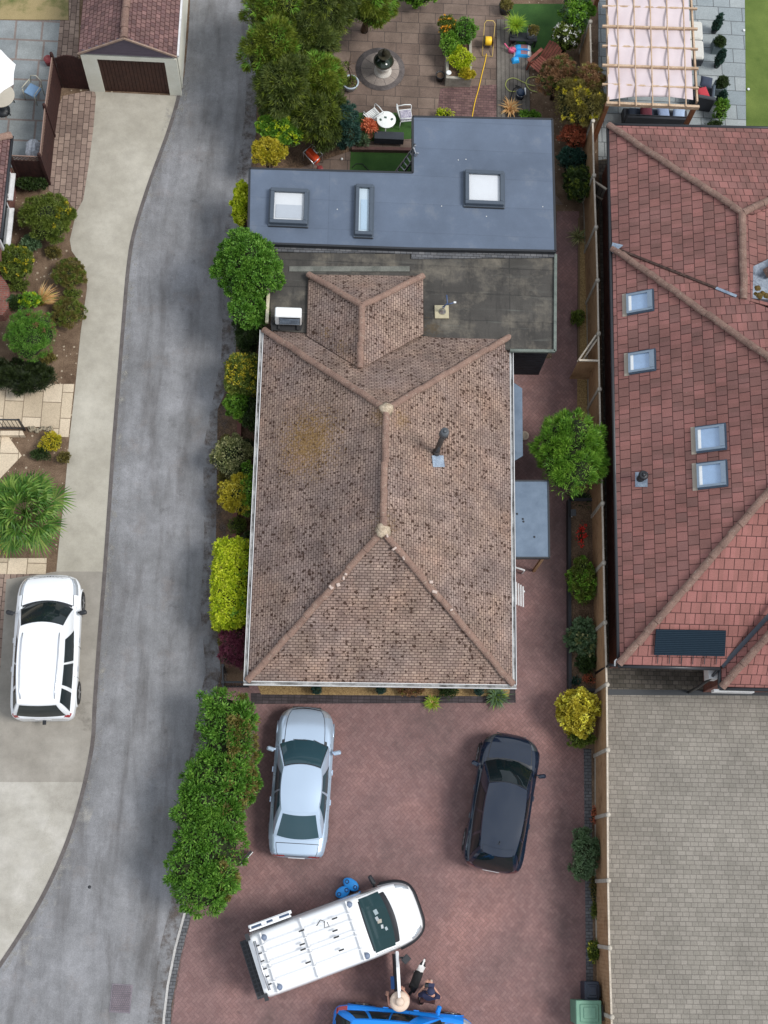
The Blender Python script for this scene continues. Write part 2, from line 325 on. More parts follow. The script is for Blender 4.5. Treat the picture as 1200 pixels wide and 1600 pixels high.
def sheet(name, pxs, z, mat, kind='structure'):
    from mathutils.geometry import tessellate_polygon
    p = [P(x, y, z) for x, y in pxs]; p = ccw(p); q = [p[0]]
    for v in p[1:]:
        if (v - q[-1]).length > 1e-4: q.append(v)
    tris = tessellate_polygon([q]); m = MB(); fs = []
    for a, b, c in tris: fs.append((a, b, c) if (q[b] - q[a]).cross(q[c] - q[a]).z > 0 else (a, c, b))
    m.add(q, fs); o = obj(name, m, mat)
    o['kind'] = kind; return o
def spline(p, n=6):
    out = []
    for i in range(len(p) - 1):
        a = p[max(i - 1, 0)]; b = p[i]; c = p[i + 1]; d = p[min(i + 2, len(p) - 1)]
        for k in range(n):
            t = k / n; out.append(tuple(.5 * ((2 * b[q]) + (-a[q] + c[q]) * t + (2 * a[q] - 5 * b[q] + 4 * c[q] - d[q]) * t * t + (-a[q] + 3 * b[q] - 3 * c[q] + d[q]) * t ** 3) for q in range(len(b))))
    out.append(tuple(p[-1])); return out
# --- ground
g = MB(); g.add([(-260, -260, 0), (260, -260, 0), (260, 260, 0), (-260, 260, 0)], [(0, 1, 2, 3)]); struct('ground', g, MT['mulch'])
LE = spline([(300, -200), (297, 0), (290, 100), (282, 150), (266, 205), (235, 290), (212, 365), (203, 420), (196, 500), (188, 600), (180, 700), (173, 800), (166, 900), (158, 1000), (151, 1100), (147, 1165), (130, 1245), (108, 1315), (80, 1380), (48, 1438), (0, 1512), (-120, 1680)])
RE = [(410, -200), (408, 60), (404, 180), (392, 262), (388, 300), (372, 360), (368, 560), (352, 640), (340, 700), (342, 850), (336, 950), (345, 1050), (335, 1095), (300, 1300), (291, 1415), (275, 1480), (262, 1550), (255, 1600), (250, 1850)]
sheet('lane', LE + [(-120, 1850)] + RE[::-1], .012, MT['tarmac'])
def ribbon(name, pts, w, z0, z1, mat, off=0):           # flat strip along a line, px width w
    a = [P(x, y, z1) for x, y in pts]; L = []; R = []
    for i, p in enumerate(a):
        d = (a[min(i + 1, len(a) - 1)] - a[max(i - 1, 0)]).normalized(); n = Vector((-d.y, d.x, 0)); L.append(p + n * (w / 2 + off)); R.append(p - n * (w / 2 - off))
    m = MB(); n = len(a)
    vs = L + R + [Vector((p.x, p.y, z0)) for p in L] + [Vector((p.x, p.y, z0)) for p in R]; fs = []
    for i in range(n - 1):
        fs += [(i, n + i, n + i + 1, i + 1), (2 * n + i, i, i + 1, 2 * n + i + 1), (n + i, 3 * n + i, 3 * n + i + 1, n + i + 1)]
    m.add(vs, fs); return struct(name, m, mat)
def smear(name, pts, w, z, col, thr, off=0, sc=3.5, op=.4):      # broken film of cement, moss or grit that lets the surface below show through
    t = NT(name + '_film'); g = t.co('pos'); t.fin(t.mix(t.noise(g, 30, 3), col, tuple(c * .8 for c in col[:3]) + (1,)), .95)
    tr = t.n('ShaderNodeBsdfTransparent'); ms = t.n('ShaderNodeMixShader'); t.l(t.ramp(t.noise(g, sc, 6, .75), [(thr, 0.0), (thr + .18, op)]), ms.inputs[0]); t.l(tr.outputs[0], ms.inputs[1]); t.l(t.b.outputs[0], ms.inputs[2]); t.l(ms.outputs[0], t.t.nodes['Material Output'].inputs['Surface'])
    a = [P(x, y, z) for x, y in pts]; m = MB(); v = []
    for i, p in enumerate(a):
        d = (a[min(i + 1, len(a) - 1)] - a[max(i - 1, 0)]).normalized(); n = Vector((-d.y, d.x, 0)); v += [p + n * (off + w / 2), p + n * (off - w / 2)]
    m.add(v, [(2 * i, 2 * i + 1, 2 * i + 3, 2 * i + 2) for i in range(len(a) - 1)]); o = struct(name, m, t.m); return o
smear('kerb_lichen', [(x + 5, y) for x, y in LE[14:]], .22, .0165, S(176, 172, 164), .5, op=.8)
smear('lane_grit', [(x - 6, y) for x, y in RE[1:-1]], .7, .0165, S(112, 100, 92), .45, 0, 2.2, .7)
smear('lane_wear', spline([(300, 60), (262, 260), (232, 400), (214, 560), (200, 760), (190, 960), (178, 1160), (120, 1380), (40, 1530)]), .9, .0205, S(164, 164, 166), .5, 0, 2.0, .45)
smear('lane_stain', spline([(340, 60), (310, 260), (286, 420), (276, 560), (272, 690), (268, 800), (262, 960), (250, 1160), (225, 1330)]), .8, .0205, S(104, 100, 98), .56, 0, 2.3, .35)
smear('drive_stain', [(20, 1110), (150, 1120)], .9, .0145, S(120, 112, 102), .56, 0, 1.2)
smear('drive_stain', [(20, 1500), (120, 1250)], 1.2, .0145, S(226, 220, 206), .5, 0, .8)
kl = [(x - 3, y) for x, y in LE[14:]]
sheet('driveway', [(148, 143), (150, 150), (146, 200), (138, 262), (130, 312), (119, 332), (109, 375), (112, 392), (135, 425), (136, 450), (126, 520), (118, 600), (108, 690), (101, 770), (92, 850), (88, 893), (165, 893)] + [p for p in reversed(LE) if 148 < p[1] < 893], .008, MT['conc_a'])
sheet('driveway', [(10, 905), (88, 893), (166, 893)] + [p for p in LE if 893 < p[1] < 1236] + [(-150, 1230), (-150, 1100), (-2, 1080)], .008, MT['conc_b'])
sheet('driveway', [(-150, 1222), (133, 1222)] + [p for p in LE if p[1] > 1222] + [(-200, 1680)], .009, MT['conc_c'])
ribbon('kerb_channel', kl, .12, 0, .02, MT['kerb'])
sheet('path', [(98, 150), (146, 140), (150, 150), (146, 200), (138, 262), (130, 312), (119, 332), (105, 312), (76, 298), (60, 240)], .016, MT['beige_blocks'])
sheet('path', [(106, -200), (130, -200), (122, 92), (88, 92), (94, 32), (108, 32)], .016, MT['beige_blocks'])
sheet('patio', [(-250, 30), (95, 32), (92, 90), (84, 150), (60, 262), (-250, 262)], .012, MT['slabs_grey'])
sheet('lawn', [(-250, -200), (107, -200), (107, 31), (-250, 29)], .014, MT['dry_lawn'])
sheet('path', [(-250, 602), (75, 600), (116, 600), (107, 683), (80, 682), (78, 667), (-250, 667)], .012, MT['slabs_cream'])
sheet('path', [(-250, 680), (12, 680), (34, 712), (-40, 790), (-250, 790)], .012, MT['slabs_cream'])
sheet('path', [(-250, 872), (73, 872), (72, 897), (-250, 897)], .014, MT['slabs_cream'])
sheet('paving_edge', [(-250, 897), (72, 897), (88, 893), (86, 905), (16, 905), (0, 1080), (-250, 1080)], .004, MT['beige_blocks'])
# red driveway and side passage
sheet('red_driveway', [(338, 1096), (360, 1072), (800, 1066), (802, 560), (862, 560), (870, 330), (905, 330), (905, 590), (890, 790), (890, 1080), (912, 1170), (920, 1500), (926, 1850), (262, 1850), (268, 1580), (292, 1415), (302, 1300)], .010, MT['herring'])
sheet('edging', [(290, 1418), (300, 1425), (281, 1500), (268, 1570), (262, 1700), (250, 1700), (256, 1590), (270, 1490)], .018, MT['edge_blocks'])
ribbon('kerb_line', [(291, 1418), (274, 1480), (262, 1540), (256, 1590), (252, 1700)], .07, 0, .03, MT['pale_line'])
sheet('edging', [(392, 1083), (792, 1083), (805, 1070), (806, 1098), (392, 1100)], .015, MT['dark_edge'])  # strip in darker block colours along the house front
sheet('gravel_bed', [(398, 1060), (800, 1060), (795, 1088), (408, 1085)], .02, MT['gravel'])
sheet('edging', [(912, 1170), (924, 1170), (927, 1560), (916, 1560)], .015, MT['edge_blocks'])
sheet('soil_bed', [(924, 1170), (940, 1170), (945, 1600), (927, 1560)], .016, MT['mulch'])
sheet('gravel_bed', [(903, 360), (916, 360), (918, 770), (901, 770)], .016, MT['gravel'])
sheet('soil_bed', [(340, 640), (375, 560), (372, 420), (395, 420), (395, 1040), (345, 1045), (336, 950)], .014, MT['soil'])
# upper garden
sheet('patio', [(470, -200), (792, -200), (792, 200), (880, 320), (560, 300), (420, 300), (420, 180)], .012, MT['slabs_brown'])
sheet('deck', [(776, 30), (824, 30), (830, 220), (776, 220)], .04, MT['decking'])
sheet('paving_patch', [(688, 138), (776, 132), (776, 200), (680, 200)], .018, MT['purple_blocks'])
sheet('artificial_lawn', [(797, 6), (880, 6), (880, 90), (850, 90), (797, 60)], .05, MT['turf'])
sheet('artificial_lawn', [(553, 176), (640, 176), (660, 216), (553, 222)], .018, MT['turf'])
sheet('artificial_lawn', [(548, 236), (660, 236), (660, 300), (545, 300)], .02, MT['turf'])
sheet('soil_bed', [(405, -200), (520, -200), (505, 130), (525, 175), (550, 235), (470, 262), (400, 262)], .022, MT['soil'])
# right-hand neighbours
sheet('neighbour_patio', [(935, -200), (1162, -200), (1166, 220), (935, 250)], .012, MT['slabs_blue'])
sheet('lawn', [(1162, -200), (1500, -200), (1500, 240), (1166, 220)], .016, MT['lawn'])
sheet('side_path', [(935, 250), (975, 250), (985, 1045), (950, 1045)], .010, MT['dark_blocks'])
sheet('neighbour_driveway', [(945, 1030), (1160, 1030), (1160, 1079), (945, 1079)], .012, MT['dark_blocks'])
sheet('neighbour_driveway', [(945, 1086), (1500, 1086), (1500, 1850), (958, 1850)], .012, MT['grey_blocks'])
m = MB(); m.pprism([(950, 1077), (1500, 1082), (1500, 1088), (950, 1086)], 0, .016); struct('drain_channel', m, plain('black_drain', (.03, .035, .04, 1), .5))

# --- tile materials
def tiles_main():
    t = bricks('small_clay_tiles', S(148, 126, 115), S(172, 149, 134), S(102, 85, 77), .165, .088, .011, .5, co='uv', dirt=(.74, 1.18), dscale=1.1, fine=36, rough=.95, bumpd=.012, smooth=.2, fineamt=.2, bstr=.8, warp=.006)
    g = t.co('pos'); col = t.col
    zone = t.noise(g, .38, 4, .6)
    col = t.mix(t.ramp(zone, [(.42, 0.0), (.6, .75)]), col, t.mix(1, col, S(214, 220, 232, 1.2), 'MULTIPLY')); col = t.mix(t.ramp(t.noise(g, .55, 5, .7), [(.5, 0.0), (.66, .6)]), col, t.mix(1, col, S(262, 250, 240, 1.1), 'MULTIPLY'))
    # spalled corners and missing nibs: small dark bites, thicker in some patches
    v = t.n('ShaderNodeTexVoronoi'); v.inputs['Scale'].default_value = 8.5; mp = t.co('uv', 0, (1, 1, 1)); nz = t.n('ShaderNodeTexNoise'); nz.inputs['Scale'].default_value = 9; t.l(mp, nz.inputs['Vector']); vm = t.n('ShaderNodeVectorMath', operation='MULTIPLY_ADD'); t.l(nz.outputs['Color'], vm.inputs[0]); vm.inputs[1].default_value = (.13, .13, 0); t.l(mp, vm.inputs[2]); t.l(vm.outputs[0], v.inputs['Vector']); col = t.mix(1, col, t.ramp(t.noise(t.co('uv', 0, (3.2, .45, 1)), 1.6, 5, .6), [(.32, .84), (.68, 1.14)]), 'MULTIPLY')
    sp = t.n('ShaderNodeSeparateColor'); t.l(v.outputs['Color'], sp.inputs[0])
    dens = t.ma('MULTIPLY_ADD', t.noise(g, .7, 3, .6), 2.4, -.72)
    hit = t.ma('MULTIPLY', t.ma('LESS_THAN', v.outputs['Distance'], t.ma('MULTIPLY_ADD', sp.outputs[1], .25, .2)), t.ma('LESS_THAN', sp.outputs[0], dens))
    col = t.mix(t.ma('MULTIPLY', hit, .85), col, S(64, 46, 38))
    w = t.ramp(t.noise(g, 24, 3, .7), [(.68, 0.0), (.76, .55)]); col = t.mix(w, col, S(200, 186, 168))
    # golden lichen patch on the west slope and round the ridge ends
    for (px, py, z, r, amt) in ((478, 688, 3.6, 1.7, 1.3), (592, 648, 4.9, .5, .8), (598, 822, 4.9, .7, .5), (540, 548, 3.1, .55, 1.0), (515, 525, 2.8, .5, 1.0), (560, 566, 3.4, .4, .8), (628, 656, 4.7, .5, .6)):
        p = P(px, py, z); d = t.n('ShaderNodeVectorMath', operation='DISTANCE'); t.l(g, d.inputs[0]); d.inputs[1].default_value = p
        k = t.ma('SUBTRACT', t.ma('MULTIPLY', t.ma('SUBTRACT', 1.0, t.ma('DIVIDE', d.outputs['Value'], r)), 1.2), t.ma('MULTIPLY', t.noise(g, 7, 4, .75), 1.2))
        k = t.ma('ADD', k, t.ma('MULTIPLY', t.ma('SUBTRACT', t.noise(g, 16, 4, .75), .52), 4.2)); col = t.mix(t.ma('MULTIPLY', t.ramp(t.ma('ADD', k, .12), [(.0, 0.0), (.35, 1.0)]), amt * .7), col, t.ramp(t.noise(g, 18, 3), [(.35, S(108, 82, 50)), (.65, S(166, 134, 88))]))
    t.fin(col, .95, spec=.2); return t.m
MT['tiles'] = tiles_main()
def tiles_red(name, c1, c2, bw, bh, off=.5, dirt=.72):
    t = bricks(name, c1, c2, S(88, 60, 58), bw, bh, .012, off, co='uv', dirt=(dirt, 1.15), dscale=.45, fine=30, rough=.92, bumpd=.02, smooth=.15, fineamt=.13, bstr=.8)
    g = t.co('pos'); w = t.ramp(t.noise(g, 14, 4, .75), [(.66, 0.0), (.72, .7)]); col = t.mix(w, t.col, S(176, 160, 146))
    uv = t.co('uv', 0, (1 / bw, 1 / bh, 1)); sp = t.n('ShaderNodeSeparateXYZ'); t.l(uv, sp.inputs[0])
    row = t.ma('FLOOR', sp.outputs[1]); xx = t.ma('ADD', sp.outputs[0], t.ma('MULTIPLY', t.ma('FLOORED_MODULO', row, 2.0), off))
    cb = t.n('ShaderNodeCombineXYZ'); t.l(t.ma('FLOOR', xx), cb.inputs[0]); t.l(row, cb.inputs[1])
    wn = t.n('ShaderNodeTexWhiteNoise', noise_dimensions='2D'); t.l(cb.outputs[0], wn.inputs[0])
    gz = t.ramp(t.ma('ADD', t.ma('MULTIPLY', wn.outputs['Value'], .55), t.ma('MULTIPLY', t.noise(g, .5, 3), .6)), [(.48, 0.0), (.62, .45)])
    col = t.mix(gz, col, t.mix(1, col, S(214, 222, 216, 1), 'MULTIPLY')); t.fin(col, .92, spec=.25); return t.m
MT['tiles_nb'] = tiles_red('interlocking_red_tiles', S(138, 102, 97), S(160, 111, 105), .30, .345)
MT['tiles_nb_lit'] = tiles_red('sunlit_red_tiles_south', S(158, 107, 101), S(164, 112, 106), .3, .345, dirt=.82)  # stronger light on the south slope put into a lighter, redder tile colour
MT['tiles_garage'] = tiles_red('purple_red_garage_tiles', S(112, 88, 88), S(146, 114, 110), .165, .17)
def ridgemat(name, c1, c2, c3):
    t = NT(name); g = t.co('pos'); col = t.ramp(t.noise(g, 2.4, 6, .7), [(.3, c1), (.7, c2)]); col = t.mix(1, col, t.ramp(t.noise(g, 30, 3), [(.3, .78), (.7, 1.22)]), 'MULTIPLY'); col = t.mix(t.ramp(t.noise(g, 9, 5, .8), [(.56, 0.0), (.66, .75)]), col, c3)
    col = t.mix(t.ramp(t.noise(g, 5, 5, .8), [(.6, 0.0), (.7, .7)]), col, S(86, 72, 60)); t.bump(t.noise(g, 22, 4), .8, .02); return t.fin(col, .95, spec=.2)
MT['ridge'] = ridgemat('clay_ridge_tiles', S(130, 106, 96), S(158, 130, 116), S(180, 166, 150))
MT['ridge_nb'] = ridgemat('weathered_ridge_tiles', S(118, 96, 88), S(150, 122, 110), S(168, 152, 138))
def felt():
    t = bricks('old_roofing_felt', S(76, 73, 69), S(84, 81, 76), S(66, 64, 61), 6, .95, .02, .0, co='pos', dirt=(.62, 1.15), dscale=1.0, fine=34, rough=.9, fineamt=.16)
    g = t.co('pos'); s2 = t.co('pos', 0, (1, 1, 1)); col = t.mix(t.ramp(t.noise(g, 1.1, 6, .7), [(.48, 0.0), (.7, .9)]), t.col, S(122, 115, 103)); col = t.mix(t.ramp(t.noise(t.co('pos', 0, (2.5, .5, 1)), 2.2, 5, .7), [(.52, 0.0), (.68, .6)]), col, S(52, 50, 48))
    col = t.mix(t.ramp(t.noise(t.co('pos', 0, (.3, 4, 1)), 2, 4), [(.6, 0.0), (.75, .28)]), col, S(130, 134, 126))
    p = P(655, 512, 2.5); d = t.n('ShaderNodeVectorMath', operation='DISTANCE'); t.l(g, d.inputs[0]); d.inputs[1].default_value = (p.x + .4, p.y, p.z)
    k = t.ma('SUBTRACT', 1.0, t.ma('DIVIDE', d.outputs['Value'], 1.6)); k = t.ma('SUBTRACT', k, t.ma('MULTIPLY', t.noise(g, 9, 5, .85), 1.3))
    col = t.mix(t.ramp(k, [(.12, 0.0), (.4, .75)]), col, S(84, 70, 48)); t.fin(col, .9); return t.m
MT['felt'] = felt()
MT['newroof'] = mottled('blue_grey_membrane', S(88, 99, 115), S(102, 114, 131), .8, .6, .3, 90, fineamt=.12, dist=.003)
def membrane():
    t = bricks('blue_slate_membrane', S(97, 109, 127), S(101, 113, 131), S(91, 102, 119), 30, 1.05, .012, 0, co='pos', dirt=(.84, 1.1), dscale=.7, fine=90, rough=.6, fineamt=.1, smooth=.5, bstr=.3)
    g = t.co('pos'); col = t.mix(t.ramp(t.noise(g, 1.4, 6, .7), [(.56, 0.0), (.7, .35)]), t.col, S(124, 128, 134)); col = t.mix(t.ramp(t.noise(g, 20, 4, .8), [(.69, 0.0), (.75, .6)]), col, S(70, 72, 70)); t.fin(col, .6, spec=.35); return t.m
MT['newroof'] = membrane()
MT['canopy'] = mottled('pale_blue_grey_membrane', S(96, 112, 130), S(116, 132, 150), 2.5, .6, .2, 70, fineamt=.1)

def slope(name, pts, eave, parent, mat, th=.07, mb=None):
    """one roof plane, metres for texture coordinates: along the eave and up the slope"""
    pts = [Vector(p) for p in pts]; n = Vector((0, 0, 0))
    for i in range(len(pts)):
        a, b = pts[i], pts[(i + 1) % len(pts)]; n += Vector(((a.y - b.y) * (a.z + b.z), (a.z - b.z) * (a.x + b.x), (a.x - b.x) * (a.y + b.y)))
    n.normalize()
    if n.z < 0: pts = pts[::-1]; n = -n
    e = Vector(eave); e = (e - n * e.dot(n)).normalized(); s = n.cross(e)
    if s.z < 0: s = -s
    k = len(pts); low = [p - Vector((0, 0, th)) for p in pts]
    m = MB(); m.prism(low, pts); o = obj(name, m, mat, parent); me = o.data; uv = me.uv_layers.new(name='UVMap'); p0 = pts[0]
    for p in me.polygons:
        for li in p.loop_indices:
            v = Vector(m.v[me.loops[li].vertex_index]); uv.data[li].uv = (v.dot(e), v.dot(s))
    return o
def ridgeline(name, a, b, r, parent, mat, seg=.38, dz=.03, jit=.012, seed=1):
    rnd = random.Random(seed); a = Vector(a); b = Vector(b); L = (b - a).length; n = max(2, int(L / seg)); d = (b - a) / n; m = MB()
    dn = d.normalized(); side = dn.cross(Vector((0, 0, 1))).normalized(); up = side.cross(dn)
    for i in range(n):
        s = a + d * i + side * rnd.uniform(-jit, jit) * 1.3 + Vector((0, 0, dz + rnd.uniform(-jit, jit))); e = s + d * .985; r0 = r * 1.04; r1 = r * .93; vs = []
        for q, rr in ((s, r0), (e, r1)):
            for k in range(7):
                t = math.pi * k / 6; vs.append(q + side * (math.cos(t) * rr) + up * (math.sin(t) * rr * .8))
        fs = [(k, k + 1, 8 + k, 7 + k) for k in range(6)] + [tuple(range(6, -1, -1)), tuple(range(7, 14))]
        m.add(vs, fs, False)
    return obj(name, m, mat, parent)
def gutter(a, b, parent, outward, debris=True):
    a = Vector(a); b = Vector(b); o = Vector(outward).normalized(); m = MB()
    m.beam(a + o * .01, b + o * .01, .02, .09); m.beam(a + o * .115, b + o * .115, .018, .09); m.beam(a + o * .06 + Vector((0, 0, -.06)), b + o * .06 + Vector((0, 0, -.06)), .1, .02)
    g = obj('gutter', m, MT['white_trim'], parent)
    m = MB(); m.beam(a + o * .062 + Vector((0, 0, -.02)), b + o * .062 + Vector((0, 0, -.02)), .07, .03); obj('leaf_litter', m, MT['gutter_debris'], g)
    return g
def gcorrect(g): pass
# ================================================================== the bungalow
V = Vector
BZ, RZ = 2.4, 5.0
def part(name, mb, mat, parent, **k): return obj(name, mb, mat, parent, **k)
H = thing('bungalow', 'detached bungalow with brown hipped tile roof and blue grey flat extension in the middle', 'house', tuple(P(600, 800, 0)))
nw, ne, se, sw = P(412, 516, BZ), P(796, 526, BZ), P(801, 1070, BZ), P(387, 1064, BZ)
rn, rs = P(604, 640, RZ), P(598, 830, RZ)
# walls
def inset(p, c, d): return p + (c - p).normalized() * d
cen = (nw + ne + se + sw) / 4
wl = [inset(p, cen, .55) for p in (sw, se, ne, nw)]
m = MB(); m.prism([V((p.x, p.y, 0)) for p in wl], [V((p.x, p.y, BZ - .1)) for p in wl]); autouv(part('wall', m, MT['red_brick'], H))
m = MB(); m.prism([V((p.x, p.y, BZ - .14)) for p in (sw, se, ne, nw)], [V((p.x, p.y, BZ - .075)) for p in (sw, se, ne, nw)]); part('soffit', m, MT['white_trim'], H)
ex = (se - sw).normalized(); ny = (nw - sw).normalized()
slope('roof', [sw, nw, rn, rs], ny, H, MT['tiles'])
slope('roof', [se, rs, rn, ne], ny, H, MT['tiles'])
slope('roof', [sw, rs, se], ex, H, MT['tiles'])
slope('roof', [nw, ne, rn], ex, H, MT['tiles'])
# small rear roof
d1, d2, da = P(482, 429, 2.62), P(661, 431, 2.62), P(565, 478, 3.75)
d3, d4, dv = P(479, 524, 2.62), P(662, 521, 2.62), P(563, 576, 3.75)
slope('roof', [d1, d3, dv, da], ny, H, MT['tiles']); slope('roof', [d2, da, dv, d4], ny, H, MT['tiles']); slope('roof', [d1, da, d2], ex, H, MT['tiles'])
k = 0
for a, b in ((sw, rs), (se, rs), (nw, rn), (ne, rn), (rn, rs), (d1, da), (d2, da), (da, dv)):
    k += 1; ridgeline('ridge_tiles', a, b, .105, H, MT['ridge'], seed=k)
mort = mottled('ridge_mortar', S(168, 148, 124), S(208, 192, 168), 7, .95, .6, 20, fineamt=.3)
for q in (rn, rs):
    m = MB(); r5 = random.Random(q.x); m.lathe([(.24, -.02), (.22, .08), (.13, .13), (.03, .15)], q, 11); m.v = [(q.x + (x - q.x) * (f := r5.uniform(.6, 1.15)), q.y + (y - q.y) * f, z) for x, y, z in m.v]; part('mortar_cap', m, mort, H)
rr = random.Random(5); pmo = plain('pale_mortar', S(206, 186, 174), .95)
for a, b, ts in ((sw, rs, (.62, .66, .70, .73)), (se, rs, (.98, .9, .66, .62, .5, .83))):
    for t in ts:
        m = MB(); p = a.lerp(b, t) + V((rr.uniform(-.08, .08), rr.uniform(-.08, .08), .13)); m.rbox(p, (rr.uniform(.06, .16), rr.uniform(.05, .11), .04), rr.uniform(0, 3), .015); part('loose_mortar', m, pmo, H)
gz = V((0, 0, -.02))
gutter(sw + gz, nw + gz, H, -ex); gutter(se + gz, ne + gz, H, ex); gutter(sw + gz - ex * .12, se + gz + ex * .12, H, -ny)
# flue on the east slope
def flue(base, h, r, parent, tilt, mat, plate, ps=.34):
    f = MB(); f.tube([base, base + tilt * (h * .85)], r, 14); f.tube([base + V((0, 0, -.05)), base + tilt * .22], r * 1.45, 14, r * 1.2)
    fo = obj('flue_pipe', f, mat, parent)
    c = MB(); c.tube([base + tilt * (h * .8), base + tilt * (h * .86)], r * 1.1, 14, r * 1.75); c.tube([base + tilt * (h * .86), base + tilt * (h * 1.0)], r * 1.75, 14, r * 1.4); c.tube([base + tilt * h, base + tilt * (h + .04)], r * .8, 10, r * .4)
    obj('cowl', c, plain('dull_grey_cowl', (.10, .11, .12, 1), .6, .3) if h > .6 else mat, fo)
    return fo
ev = (rn - rs).normalized(); nE = (ne - se).cross(rs - se).normalized(); nE = nE if nE.z > 0 else -nE
fb = RP(681, 708, se, nE)
flue(fb, 1.75, .085, H, V((.06, .05, 1)).normalized(), plain('dark_flue_steel', (.07, .06, .055, 1), .5, .4), None)
q = [RP(674, 712, se, nE), RP(692, 712, se, nE), RP(694, 730, se, nE), RP(676, 730, se, nE)]
m = MB(); m.prism([p + nE * .01 for p in q][::-1], [p + nE * .03 for p in q][::-1]); part('lead_flashing', m, MT['galv'], H, recalc=True)
# old felt roof behind, with a timber-clad wall
m = MB(); m.pprism([(418, 392), (868, 398), (867, 548), (797, 547), (660, 524), (480, 520), (424, 516)], 2.30, 2.50); part('felt_roof', m, MT['felt'], H)
m = MB(); m.pprism([(418, 384), (869, 392), (869, 402), (643, 404), (643, 396), (418, 393)], 2.4, 2.56); part('upstand', m, MT['edge_blocks'], H)
m = MB()
for a, b in (((868, 398), (867, 549)), ((867, 549), (797, 548))): m.beam(P(*a, 2.53), P(*b, 2.53), .09, .1)
part('roof_edge_trim', m, mottled('green_grey_trim', S(96, 104, 98), S(128, 136, 128), 4, .8), H)
wp = [P(868, 300, 2.3), P(865, 546, 2.3), P(700, 546, 2.3), P(440, 520, 2.3), P(425, 384, 2.3)]
c0 = sum(wp, V()) / len(wp); wp = [inset(p, c0, .12) for p in wp]
m = MB(); wq = ccw([V((p.x, p.y, 2.3)) for p in wp]); m.prism([V((p.x, p.y, 0)) for p in wq], wq); part('rear_wall', m, MT['dark_clad'], H)
m = MB(); a, b = wp[1], wp[2]
for i in range(14): m.beam(V((a.x, a.y - .012, .1 + i * .16)), V((b.x + .1, b.y - .012, .1 + i * .16)), .02, .13)
part('cladding', m, MT['dark_clad'], H)
m = MB(); m.pprism([(452, 396 + 20), (640, 398 + 18), (640, 424), (452, 424)], 2.5, 2.53); part('felt_strip', m, mottled('pale_felt_strip', S(96, 98, 92), S(132, 132, 124), 3, .9, .2), H)
# new flat roof, an L
Lp = [(390, 263), (645, 270), (645, 182), (863, 186), (868, 392), (641, 388), (388, 379)]
m = MB(); m.pprism(Lp, 2.58, 2.74); part('flat_roof', m, MT['newroof'], H)
lp = [P(x, y, 2.74) for x, y in Lp]; m = MB()
for i in range(len(lp)):
    a, b = lp[i], lp[(i + 1) % len(lp)]
    m.beam(a + V((0, 0, -.09)), b + V((0, 0, -.09)), .07, .2)
part('fascia', m, MT['black_trim'], H)
lc = [P(x, y, 2.74) for x, y in [(396, 269), (651, 276), (651, 188), (858, 191), (863, 387), (641, 383), (394, 374)]]; lc = ccw(lc)
m = MB(); m.prism([V((p.x, p.y, 0)) for p in lc], [V((p.x, p.y, 2.58)) for p in lc]); part('extension_wall', m, MT['dark_clad'], H)
m = MB(); rr = random.Random(9)
for x, y in ((648, 226), (648, 239)): m = MB(); m.lathe([(.03, 0), (.03, .03), (.01, .035)], P(x, y, 2.74), 8); part('roof_fixing', m, MT['black_trim'], H)
m = MB()
for x, y in ((527, 327), (716, 250), (728, 249), (848, 323), (760, 338), (690, 322)): m = MB(); m.lathe([(.02, 0), (.018, .006)], P(x, y, 2.742), 7); part('bird_dropping', m, plain('pale_spots', (.6, .6, .58, 1), .9), H)
def skylight(px0, py0, px1, py1, fr, split, blind):
    z = 2.74; a = P(px0, py1, z); b = P(px1, py0, z + .0); cx, cy = (a.x + b.x) / 2, (a.y + b.y) / 2; sx, sy = b.x - a.x, b.y - a.y; rz = math.radians(.8)
    e = thing('x', None, None, (cx, cy, z)) ; e.name = 'skylight'; e.parent = H; e.matrix_parent_inverse = Matrix.Translation(-V(H['_w'])); del e['_w']
    m = MB(); h = .16; t = fr
    m.rbox((0, 0, .03), (sx + .1, sy + .1, .06), 0, .02)
    for x, y, w_, l_ in ((0, sy / 2 - t / 2, sx, t), (0, -sy / 2 + t / 2, sx, t), (sx / 2 - t / 2, 0, t, sy - 2 * t), (-sx / 2 + t / 2, 0, t, sy - 2 * t)):
        m.rbox((x, y, .06 + h / 2), (w_, l_, h), 0, .015)
    obj('frame', m, plain('slate_grey_frame', S(78, 88, 100), .45), e, bevel=.004)
    m = MB(); m.box((0, 0, .1), (sx - 2 * t - .004, sy - 2 * t - .004, .02)); obj('blind', m, plain('skylight_blind', blind[0], .6, var=.02), e)
    if split is not None:
        yy = (.5 - split) * (sy - 2 * t); m = MB(); m.box((.0, (yy - (sy / 2 - t)) / 2 + .04, .118), (sx - 2 * t - .12, (yy + sy / 2 - t) - .1, .012)); obj('inner_blind', m, plain('pleated_blind', blind[1], .7, var=.03), e)
    gm = NT('skylight_glass'); gm.fin((.02, .03, .03, 1), .03); tr = gm.n('ShaderNodeBsdfTransparent'); ms = gm.n('ShaderNodeMixShader'); ms.inputs[0].default_value = .12; gm.l(tr.outputs[0], ms.inputs[1]); gm.l(gm.b.outputs[0], ms.inputs[2]); gm.l(ms.outputs[0], gm.t.nodes['Material Output'].inputs['Surface'])
    m = MB(); m.box((0, 0, .172), (sx - 2 * t + .01, sy - 2 * t + .01, .012)); obj('glass', m, gm.m, e)
    m = MB(); m.box((0, -sy / 2 - .03, .03), (sx + .04, .07, .05)); obj('sill', m, MT['black_trim'], e)
skylight(421, 300, 482, 352, .13, .42, ((.9, .93, .96, 1), (.62, .67, .74, 1)))
skylight(554, 293, 583, 370, .12, .25, ((.72, .86, .96, 1), (.56, .74, .9, 1)))
